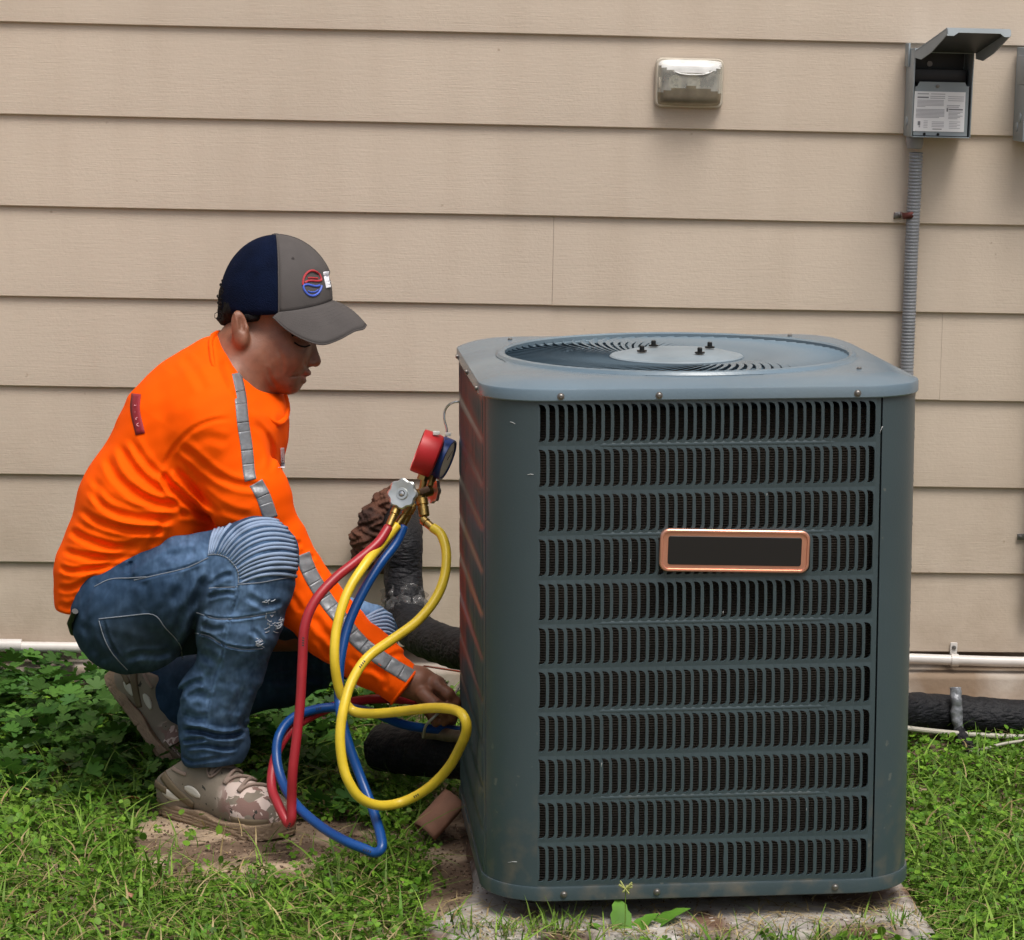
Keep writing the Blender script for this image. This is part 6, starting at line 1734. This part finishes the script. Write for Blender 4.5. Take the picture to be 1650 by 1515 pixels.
make_shoe(frame(h2, h2 + x_ * .255, (RT * .8 + UP * .55 - FW * .25)))

# ---- rusty foam plug on the wall behind the gauges
fo_ = Sdf()
for (x, y, o_, r_) in ((622, 812, .03, 24), (604, 836, .04, 27), (588, 868, .045, 25), (600, 893, .04, 26), (612, 862, .03, 34), (585, 893, .03, 18), (640, 840, .0, 40), (620, 905, .01, 22), (636, 800, .02, 18)):
    dd = proj(wpt(x, y, o_))[2]; fo_.ell((x, y, dd), (r_, r_ * .95, r_ * 1.05), k=.012)
def foam_disp(P):
    w_ = P * 1.0
    return (0.0035 * np.sin(w_[:, 0] * 170 + np.sin(w_[:, 1] * 140) * 2) * np.sin(w_[:, 1] * 190 + w_[:, 2] * 90) + 0.0020 * np.sin(w_[:, 0] * 420 + w_[:, 2] * 300) * np.sin(w_[:, 1] * 380 + np.sin(w_[:, 0] * 250) * 2)).astype(np.float32)
fo_.field(foam_disp)
Vf, Qf = surface_net(fo_, .0028)
o = mk('foam_plug', to_world(Vf), Qf, m_foam, org=tuple(wpt(605, 905, 0.0)))
tag(o, 'lumpy rust brown foam plug on the wall beside the black insulated line', 'foam plug')

# ================================================================== plants on the ground
def green(name, c1, c2, rough=0.5, isl=0.5, sp=0.22):
    m = mat(name, c1, rough=rough, island=isl, two=c2, spec=sp, var=0.15, vscale=30)
    N, L, p = nodes(m)
    # thin leaves let some light through
    t = N.new('ShaderNodeBsdfTranslucent'); mx = N.new('ShaderNodeMixShader'); mx.inputs[0].default_value = 0.25
    src = p.inputs['Base Color'].links[0].from_socket; L.new(src, t.inputs['Color'])
    out = [n for n in N if n.type == 'OUTPUT_MATERIAL'][0]
    L.new(p.outputs[0], mx.inputs[1]); L.new(t.outputs[0], mx.inputs[2]); L.new(mx.outputs[0], out.inputs['Surface'])
    return m
m_clover = green('broad weed leaf', (0.060, 0.165, 0.012), (0.155, 0.285, 0.028))
m_dkleaf = green('lobed weed leaf', (0.035, 0.110, 0.018), (0.07, 0.165, 0.025))
m_blade = green('grass blade', (0.070, 0.175, 0.014), (0.21, 0.32, 0.055))
m_dry = green('dry grass blade', (0.42, 0.34, 0.18), (0.30, 0.22, 0.10), isl=0.3)

def leaf_lobed(nl=5):
    """palmate leaf with rounded notched lobes, stalk at the origin, unit size, slightly cupped"""
    V = [(0, 0, 0)]; F = []
    m = nl * 6
    for i in range(m + 1):
        t = i / m; a = R(-128 + 256 * t)
        l = abs(math.sin(math.pi * nl * t)) ** 0.55
        rr_ = 0.50 + 0.42 * l + 0.07 * math.sin(nl * 3 * 2 * math.pi * t)
        V.append((math.sin(a) * rr_, 0.25 + math.cos(a) * rr_ * 0.95, 0.10 * rr_ * rr_ - 0.05 * l))
    for i in range(m): F.append((0, i + 2, i + 1))
    return np.array(V), np.array(F)
def leaf_round():
    V = [(0, 0, 0)]; F = []; m = 10
    for i in range(m + 1):
        a = R(-160 + 320 * i / m); V.append((math.sin(a) * 0.45, 0.5 + math.cos(a) * 0.5, 0.07 * abs(math.sin(a))))
    for i in range(m): F.append((0, i + 2, i + 1))
    return np.array(V), np.array(F)
def trefoil():
    """three notched leaflets"""
    V0 = [(0, 0, 0), (-.30, .28, .05), (-.36, .58, .09), (-.16, .78, .03), (0, .66, 0), (.16, .78, .03), (.36, .58, .09), (.30, .28, .05)]
    F0 = [(0, 2, 1), (0, 3, 2), (0, 4, 3), (0, 5, 4), (0, 6, 5), (0, 7, 6)]
    V, F = [], []
    for k in (-1, 0, 1):
        a = R(105 * k); c, s = math.cos(a), math.sin(a); b = len(V)
        V += [(x * c - y * s, x * s + y * c, z) for x, y, z in V0]; F += [(b + i, b + j, b + l) for i, j, l in F0]
    return np.array(V), np.array(F)
def lanceleaf():
    V, F = [], []; n = 5
    for i in range(n + 1):
        t = i / n; w_ = 0.24 * math.sin(math.pi * (0.08 + 0.92 * t)) ** 0.8 * (1 if t < 1 else 0)
        z = 0.25 * t * (1 - t) * 1.5
        V += [(-w_, t, z + .05 * w_), (w_, t, z + .05 * w_)]
    for i in range(n): F += [(2 * i, 2 * i + 1, 2 * i + 3), (2 * i, 2 * i + 3, 2 * i + 2)]
    return np.array(V), np.array(F)

def scatter(base, P, size, yaw, tilt, roll=None):
    """triangles of many copies: base (V,F); P (n,3)"""
    V0, F0 = base; n = len(P)
    cy, sy, ct, st = np.cos(yaw), np.sin(yaw), np.cos(tilt), np.sin(tilt)
    X = V0[None, :, 0] * size[:, None]; Y = V0[None, :, 1] * size[:, None]; Z = V0[None, :, 2] * size[:, None]
    if roll is not None:
        cr, sr = np.cos(roll)[:, None], np.sin(roll)[:, None]; X, Z = X * cr + Z * sr, -X * sr + Z * cr
    Y2 = Y * ct[:, None] - Z * st[:, None]; Z2 = Y * st[:, None] + Z * ct[:, None]
    X3 = X * cy[:, None] - Y2 * sy[:, None]; Y3 = X * sy[:, None] + Y2 * cy[:, None]
    V = np.stack([X3 + P[:, 0:1], Y3 + P[:, 1:2], Z2 + P[:, 2:3]], -1).reshape(-1, 3)
    F = (F0[None] + (np.arange(n) * len(V0))[:, None, None]).reshape(-1, 3)
    return V, F
def blades(P, h, w_, yaw, lean, seg=3):
    """curved blades: strips of quads as triangles"""
    n = len(P); Vs = []
    dx, dy = np.cos(yaw), np.sin(yaw)
    for i in range(seg + 1):
        t = i / seg; wd = w_ * (1 - t ** 1.6) + 0.0001
        off = lean * h * t ** 1.8; z = h * (t - 0.28 * lean * t * t)
        cx, cy_ = P[:, 0] + dx * off, P[:, 1] + dy * off
        Vs.append(np.stack([cx - dy * wd, cy_ + dx * wd, P[:, 2] + z], -1)); Vs.append(np.stack([cx + dy * wd, cy_ - dx * wd, P[:, 2] + z], -1))
    V = np.stack(Vs, 1).reshape(-1, 3); k = 2 * (seg + 1)
    F0 = []
    for i in range(seg): F0 += [(2 * i, 2 * i + 1, 2 * i + 3), (2 * i, 2 * i + 3, 2 * i + 2)]
    F = (np.array(F0)[None] + (np.arange(n) * k)[:, None, None]).reshape(-1, 3)
    return V, F

def gpt(px, py):
    """ground point under a pixel"""
    p = on_plane(px, py, Vector((0, 0, 1)), 0.0); return p.x, p.y
# areas of bare soil, in ground coordinates (x, y, rx, ry)
bare = []
for px, py, wx, wy in ((370, 1365, 150, 50), (300, 1330, 70, 40), (470, 1360, 90, 45), (735, 1330, 45, 50), (725, 1410, 35, 80), (730, 1450, 50, 50), (560, 1370, 60, 22), (430, 1385, 120, 30)):
    x, y = gpt(px, py); x2, _ = gpt(px + wx, py); _, y2 = gpt(px, py - wy); bare.append((x, y, abs(x2 - x), abs(y2 - y)))
def bareness(x, y):
    b = np.zeros_like(x)
    nz = np.array([mnoise.noise(Vector((float(a) * 9, float(c) * 9, 5.0))) for a, c in zip(x, y)])
    for bx, by, rx, ry in bare:
        b = np.maximum(b, 1.25 - np.sqrt(((x - bx) / rx) ** 2 + ((y - by) / ry) ** 2) + nz * 0.55)
    px0, px1, py0, py1 = PADR
    onpad = (x > px0 + 0.0) & (x < px1 - 0.0) & (y > py0 + 0.0) & (y < py1)
    return b, onpad
def scat_pts(n, x0, x1, y0, y1, dens=None, pad_edge=0.0, keep_bare=0.06):
    x = rng.uniform(x0, x1, n); y = rng.uniform(y0, y1, n)
    b, onpad = bareness(x, y)
    k = (~onpad) & ((b < 0.25) | (rng.random(n) < keep_bare))
    cl = np.array([mnoise.noise(Vector((float(a) * 4.5, float(c) * 4.5, 9.0))) for a, c in zip(x, y)])
    k &= rng.random(n) < np.clip(0.90 + cl * 0.9, 0.40, 1)
    if dens is not None: k &= rng.random(n) < dens(x, y)
    k &= ~((x > 0.5) & (y > YW - 0.24))          # nothing grows between the insulated line and the foundation
    x, y = x[k], y[k]
    z = np.array([gz(a, c) for a, c in zip(x, y)])
    return np.stack([x, y, z], -1)
def left_back(x, y):      # 1 in the tall weeds behind left
    return np.clip((0.05 - x) / 0.15, 0, 1) * np.clip((y - 4.95) / 0.25, 0, 1)
XG0, XG1, YG0 = -1.45, 1.75, 4.05
def stuff(name, V, F, m): return tag(mk(name, V, F, m, smooth=False), kind='stuff')

# low trefoil and round leaves all over, two layers
P = scat_pts(46000, XG0, XG1, YG0, YW - 0.05)
P[:, 2] += rng.uniform(0.004, 0.035, len(P)) * (0.5 + 0.8 * rng.random(len(P)))
n = len(P); V1, F1 = scatter(trefoil(), P, rng.uniform(0.007, 0.0155, n), rng.uniform(0, 6.28, n), rng.normal(0.15, 0.40, n), rng.normal(0, 0.3, n))
stuff('clover_cover', V1, F1, m_clover)
P = scat_pts(17000, XG0, XG1, YG0, YW - 0.05)
P[:, 2] += rng.uniform(0.004, 0.040, len(P))
n = len(P); V1, F1 = scatter(leaf_round(), P, rng.uniform(0.006, 0.016, n), rng.uniform(0, 6.28, n), rng.normal(0.3, 0.5, n), rng.normal(0, 0.3, n))
stuff('ground_weeds', V1, F1, m_clover)
# taller lobed weeds, left rear, below the line and among the hoses
P = scat_pts(9000, XG0, 0.75, 4.5, YW - 0.05, dens=lambda x, y: np.clip(left_back(x, y) + 0.25 * (y > 4.75) * (x > -0.4) * (x < 0.1), 0, 1), keep_bare=0.0)
lb = left_back(P[:, 0], P[:, 1]); P[:, 2] += rng.random(len(P)) ** 0.7 * (0.035 + 0.055 * lb * np.clip((P[:, 1] - 5.0) / 0.5, 0, 1) ** 0.8)
n = len(P); V1, F1 = scatter(leaf_lobed(), P, rng.uniform(0.016, 0.034, n), rng.uniform(0, 6.28, n), rng.normal(0.35, 0.35, n), rng.normal(0, 0.3, n))
stuff('lobed_weeds', V1, F1, m_dkleaf)
# stalks of the tall weeds
Pq = P[rng.random(len(P)) < 0.35].copy(); hh = Pq[:, 2].copy(); Pq[:, 2] = 0.0
V1, F1 = blades(Pq, hh, np.full(len(Pq), 0.0008), rng.uniform(0, 6.28, len(Pq)), rng.uniform(0, 0.5, len(Pq)))
stuff('weed_stalks', V1, F1, m_dkleaf)
# grass
P = scat_pts(27000, XG0, XG1, YG0, YW - 0.03, dens=lambda x, y: np.clip(0.9 - 0.55 * (y > 4.75) + 0.4 * ((y < 4.55) & (x < 0.2)), 0, 1), keep_bare=0.05)
n = len(P); V1, F1 = blades(P, rng.gamma(5, 0.0085, n), rng.uniform(0.0008, 0.0026, n), rng.uniform(0, 6.28, n), rng.uniform(0.1, 1.2, n), 4)
stuff('grass', V1, F1, m_blade)
P = scat_pts(4200, XG0, XG1, YG0, 5.3, keep_bare=0.04)
n = len(P); V1, F1 = blades(P, rng.uniform(0.05, 0.10, n), rng.uniform(0.0018, 0.0042, n), rng.uniform(0, 6.28, n), rng.uniform(0.5, 2.0, n), 6)
stuff('long_grass', V1, F1, m_blade)
# dry blades and straw lying about, thicker toward the viewer
P = scat_pts(10500, XG0, XG1, YG0, 5.5, dens=lambda x, y: np.clip(0.12 + 1.0 * (y < 4.60) * (x < 0.1) + 0.2 * (y < 4.8), 0, 1), keep_bare=0.6)
P[:, 2] += rng.uniform(0, 0.035, len(P)) ** 1.0
n = len(P); V1, F1 = blades(P, rng.gamma(5, 0.006, n), rng.uniform(0.0008, 0.0022, n), rng.uniform(0, 6.28, n), rng.uniform(1.0, 2.6, n), 4)
stuff('dry_grass', V1, F1, m_dry)
# sparser lawn beyond the part that the picture shows
P = np.stack([rng.uniform(-3.2, 4.5, 36000), rng.uniform(1.5, YW - .05, 36000), np.zeros(36000)], -1)
P = P[(P[:, 0] < XG0) | (P[:, 0] > XG1) | (P[:, 1] < YG0)]
n = len(P); V1, F1 = blades(P, rng.gamma(6, 0.0075, n), rng.uniform(0.002, 0.004, n), rng.uniform(0, 6.28, n), rng.uniform(0.1, 1.2, n), 3)
stuff('outer_grass', V1, F1, m_blade)
P = np.stack([rng.uniform(-3.2, 4.5, 22000), rng.uniform(1.5, YW - .05, 22000), rng.uniform(.005, .03, 22000)], -1)
P = P[(P[:, 0] < XG0) | (P[:, 0] > XG1) | (P[:, 1] < YG0)]
n = len(P); V1, F1 = scatter(leaf_round(), P, rng.uniform(0.012, 0.028, n), rng.uniform(0, 6.28, n), rng.normal(0.3, 0.5, n), rng.normal(0, 0.3, n))
stuff('outer_weeds', V1, F1, m_clover)
# straw and crumbs on the pad and soil
x0, x1, y0, y1 = PADR
n = 420; x = rng.uniform(x0, x1, n); y = y0 + (rng.random(n) ** 1.5) * 0.22; P = np.stack([x, y, 0.036 + (x - org_ac.x) * 0.0235], -1)
V1, F1 = blades(P, rng.uniform(0.008, 0.03, n), rng.uniform(0.0005, 0.0016, n), rng.uniform(0, 6.28, n), np.full(n, 3.2), 3)
stuff('straw_litter', V1, F1, m_dry)
def crumbs(n, fx, name, m, s0, s1):
    t = np.array([(1, 0, -.3), (-.5, .87, -.3), (-.5, -.87, -.3), (0, 0, .8)]); F0 = np.array([(0, 1, 3), (1, 2, 3), (2, 0, 3), (0, 2, 1)])
    P = fx(n); k = len(P)
    V1, F1 = scatter((t, F0), P, rng.uniform(s0, s1, k), rng.uniform(0, 6.28, k), rng.normal(0, .6, k), rng.normal(0, .6, k)); stuff(name, V1, F1, m)
def fsoil(n):
    x = rng.uniform(-0.9, 0.5, n); y = rng.uniform(4.3, 5.4, n); return np.stack([x, y, np.array([gz(a, c) for a, c in zip(x, y)]) + 0.001], -1)
m_crumb = mat('soil crumbs', (0.22, 0.15, 0.10), rough=0.95, island=0.5, two=(0.10, 0.06, 0.04))
crumbs(7000, fsoil, 'soil_crumbs', m_crumb, 0.001, 0.005)
def fpad(n):
    x = rng.uniform(x0, x1, n); y = y0 + rng.random(n) * 0.35; return np.stack([x, y, 0.036 + (x - org_ac.x) * 0.0235], -1)
crumbs(900, fpad, 'pad_crumbs', m_crumb, 0.0006, 0.0026)

P = []
for (pa, pb, pr, k) in ((840, 1505, 130, 260), (1440, 1500, 90, 160), (1180, 1520, 160, 90), (1330, 1520, 100, 120)):
    for _ in range(k):
        x, y = gpt(pa + rng.normal(0, pr * .5), pb + 14 + abs(rng.normal(0, 10))); P.append((x, y, .015))
P = np.array(P); n = len(P); V1, F1 = blades(P, rng.gamma(6, 0.0058, n), rng.uniform(0.0010, 0.0026, n), rng.uniform(0, 6.28, n), rng.uniform(0.1, 1.3, n), 4)
stuff('pad_edge_grass', V1, F1, m_blade)
# ---- single plants in front of the pad
def plant(name, px, py, lab, leaves, seed_h=0.0, scale=1.0, grp=None):
    gx, gy = gpt(px, py); z0 = gz(gx, gy)
    o = world_empty(name, (gx, gy, z0), lab, 'plant', grp)
    Vl, Fl = lanceleaf()
    for (yaw_, tilt_, s_) in leaves:
        nn = 10; V = []; F = []
        for i in range(nn + 1):
            t = i / nn; wv_ = 0.20 * s_ * (math.sin(math.pi * min(1, 0.06 + 0.94 * t)) ** 0.75) * (1 + .12 * math.sin(t * 25))
            ang = R(tilt_) * (1 - 0.75 * t); 
            rr_ = s_ * t * math.cos(R(tilt_) * (1 - .4 * t)); zz = s_ * t * math.sin(R(tilt_) * (1 - .35 * t)) 
            c = Vector((gx + rr_ * math.cos(R(yaw_)), gy + rr_ * math.sin(R(yaw_)), z0 + 0.004 + zz))
            sdv = Vector((-math.sin(R(yaw_)), math.cos(R(yaw_)), 0))
            V += [c - sdv * wv_ + Vector((0, 0, wv_ * .3)), c, c + sdv * wv_ + Vector((0, 0, wv_ * .3))]
        for i in range(nn): F += [(3 * i, 3 * i + 1, 3 * i + 4, 3 * i + 3), (3 * i + 1, 3 * i + 2, 3 * i + 5, 3 * i + 4)]
        mk('leaf', V, F, MATS['big weed leaf'], o)
    if seed_h:
        top = Vector((gx + 0.002, gy, z0 + seed_h))
        MB().tube([(gx, gy, z0), (gx + 0.003, gy, z0 + seed_h * .5), top], 0.0008, 6).build('stem', m_blade, o)
        q = MB()
        for k in range(12):
            a = k * 2.4; e = Vector((math.cos(a) * .011, math.sin(a) * .011, 0.003 + 0.008 * math.sin(k * 1.7))); q.tube([top, top + e * .6, top + e], [.0009, .0014, .0016], 6)
        q.build('seed_head', mat('seed head', (0.30, 0.32, 0.10), rough=.7), o)
    return o
green('big weed leaf', (0.12, 0.28, 0.035), (0.10, 0.22, 0.03), isl=0.15)
plant('seedling', 1003, 1530, 'broadleaf weed with a thin stalk and seed head in front of the pad', [(95, 84, .085), (30, 55, .085), (160, 50, .07), (-40, 40, .06)], seed_h=0.105)
plant('seedling', 1030, 1522, 'bright broad leaf arching right in front of the pad', [(12, 50, .10)])
plant('seedling', 1572, 1450, 'round leaved weed standing in the grass right of the unit', [(60, 35, .05), (140, 30, .04), (-20, 25, .045), (230, 25, .04)])
# taller single blades at the lower right and left
def tuft(px, py, lab, n, h, sd):
    gx, gy = gpt(px, py); r2 = np.random.default_rng(sd); P = np.stack([gx + r2.normal(0, .012, n), gy + r2.normal(0, .012, n), np.full(n, gz(gx, gy))], -1)
    V1, F1 = blades(P, r2.uniform(h * .6, h, n), r2.uniform(.0018, .0035, n), r2.uniform(0, 6.28, n), r2.uniform(.1, .9, n), 6)
    o = mk('grass_tuft', V1, F1, m_blade, smooth=False, org=(gx, gy, gz(gx, gy))); tag(o, lab, 'grass tuft', 'grass tufts')
tuft(1440, 1530, 'tuft of tall grass blades at the pad corner, lower right of the unit', 12, .085, 1)
tuft(912, 1530, 'tuft of grass blades growing before the pad under the left louvres', 16, .06, 2)
tuft(1385, 1535, 'small tuft of grass blades in front of the pad, left of its corner', 8, .06, 3)
tuft(260, 1420, 'tuft of tall grass blades left of the bare soil by the shoe', 9, .09, 4)
tuft(130, 1380, 'tuft of wide grass blades near the left edge', 8, .10, 5)
# fallen leaves
m_fallen = mat('fallen leaf', (0.30, 0.12, 0.045), rough=0.7, var=0.3, vscale=60)
def fallen(px, py, lab, s_, yaw_, col=None, z=0.03):
    gx, gy = gpt(px, py); V0, F0 = lanceleaf(); P = np.array([[gx, gy, gz(gx, gy) + z]])
    V1, F1 = scatter((V0 * np.array([1.5, 1, 1.4]), F0), P, np.array([s_]), np.array([yaw_]), np.array([.15]), np.array([.4]))
    o = mk('fallen_leaf', V1, F1, col or m_fallen, org=(gx, gy, gz(gx, gy))); md = o.modifiers.new('s', 'SOLIDIFY'); md.thickness = 0.0006
    tag(o, lab, 'leaf', 'fallen leaves')
fallen(225, 1310, 'brown fallen leaf left of the camouflage shoe', .034, 2.0)
fallen(1590, 1330, 'orange fallen leaf lying in the weeds right of the unit', .030, 1.2, mat('orange leaf', (.45, .20, .05), rough=.6))
fallen(50, 1295, 'tan fallen leaf among the weeds at the left edge', .026, 1.0, mat('tan leaf', (.42, .24, .13), rough=.7))
fallen(212, 1472, 'small reddish leaf lying in the front grass', .020, 0.4, mat('pinkish leaf', (.40, .18, .12), rough=.7))
fallen(60, 1500, 'dark brown leaf in the grass at the lower left corner', .026, 2.4, mat('dark leaf', (.15, .06, .04), rough=.7))
# broken clay tile and brick scrap by the unit's corner
m_clay = mat('brown clay', (0.26, 0.13, 0.085), rough=0.85, var=0.25, vscale=25, bump=.7, bscale=90)
def tile():
    a, b = at(686, 1345, 4.92), at(736, 1275, 4.94); a.z = 0.020; b.z = 0.075
    ax = (b - a).normalized(); s_ = Vector((ax.y, -ax.x, 0)).normalized(); n_ = s_.cross(ax).normalized()
    if n_.z < 0: n_ = -n_
    V, F = [], []; m_ = 12
    for i in range(9):
        c = a + (b - a) * i / 8
        for rr_ in (0.030, 0.024):
            for k in range(m_ + 1):
                th = R(-10 + 200 * k / m_); e = 1 + .03 * mnoise.noise(c * 40 + Vector((k, 0, 0)))
                V.append(c + (s_ * math.cos(th) + n_ * math.sin(th)) * rr_ * e)
    w2 = 2 * (m_ + 1)
    for i in range(8):
        for k in range(m_):
            F.append((i * w2 + k, i * w2 + k + 1, (i + 1) * w2 + k + 1, (i + 1) * w2 + k)); F.append((i * w2 + m_ + 1 + k, (i + 1) * w2 + m_ + 1 + k, (i + 1) * w2 + m_ + 2 + k, i * w2 + m_ + 2 + k))
        for k in (0, m_): F.append((i * w2 + k, (i + 1) * w2 + k, (i + 1) * w2 + k + m_ + 1, i * w2 + k + m_ + 1))
    for i in (0, 8):
        for k in range(m_): F.append((i * w2 + k, i * w2 + k + m_ + 1, i * w2 + k + m_ + 2, i * w2 + k + 1))
    o = mk('clay_pipe_piece', V, F, m_clay, org=tuple(a)); tag(o, 'broken brown clay half pipe leaning on the soil by the corner of the unit', 'clay pipe')
tile()
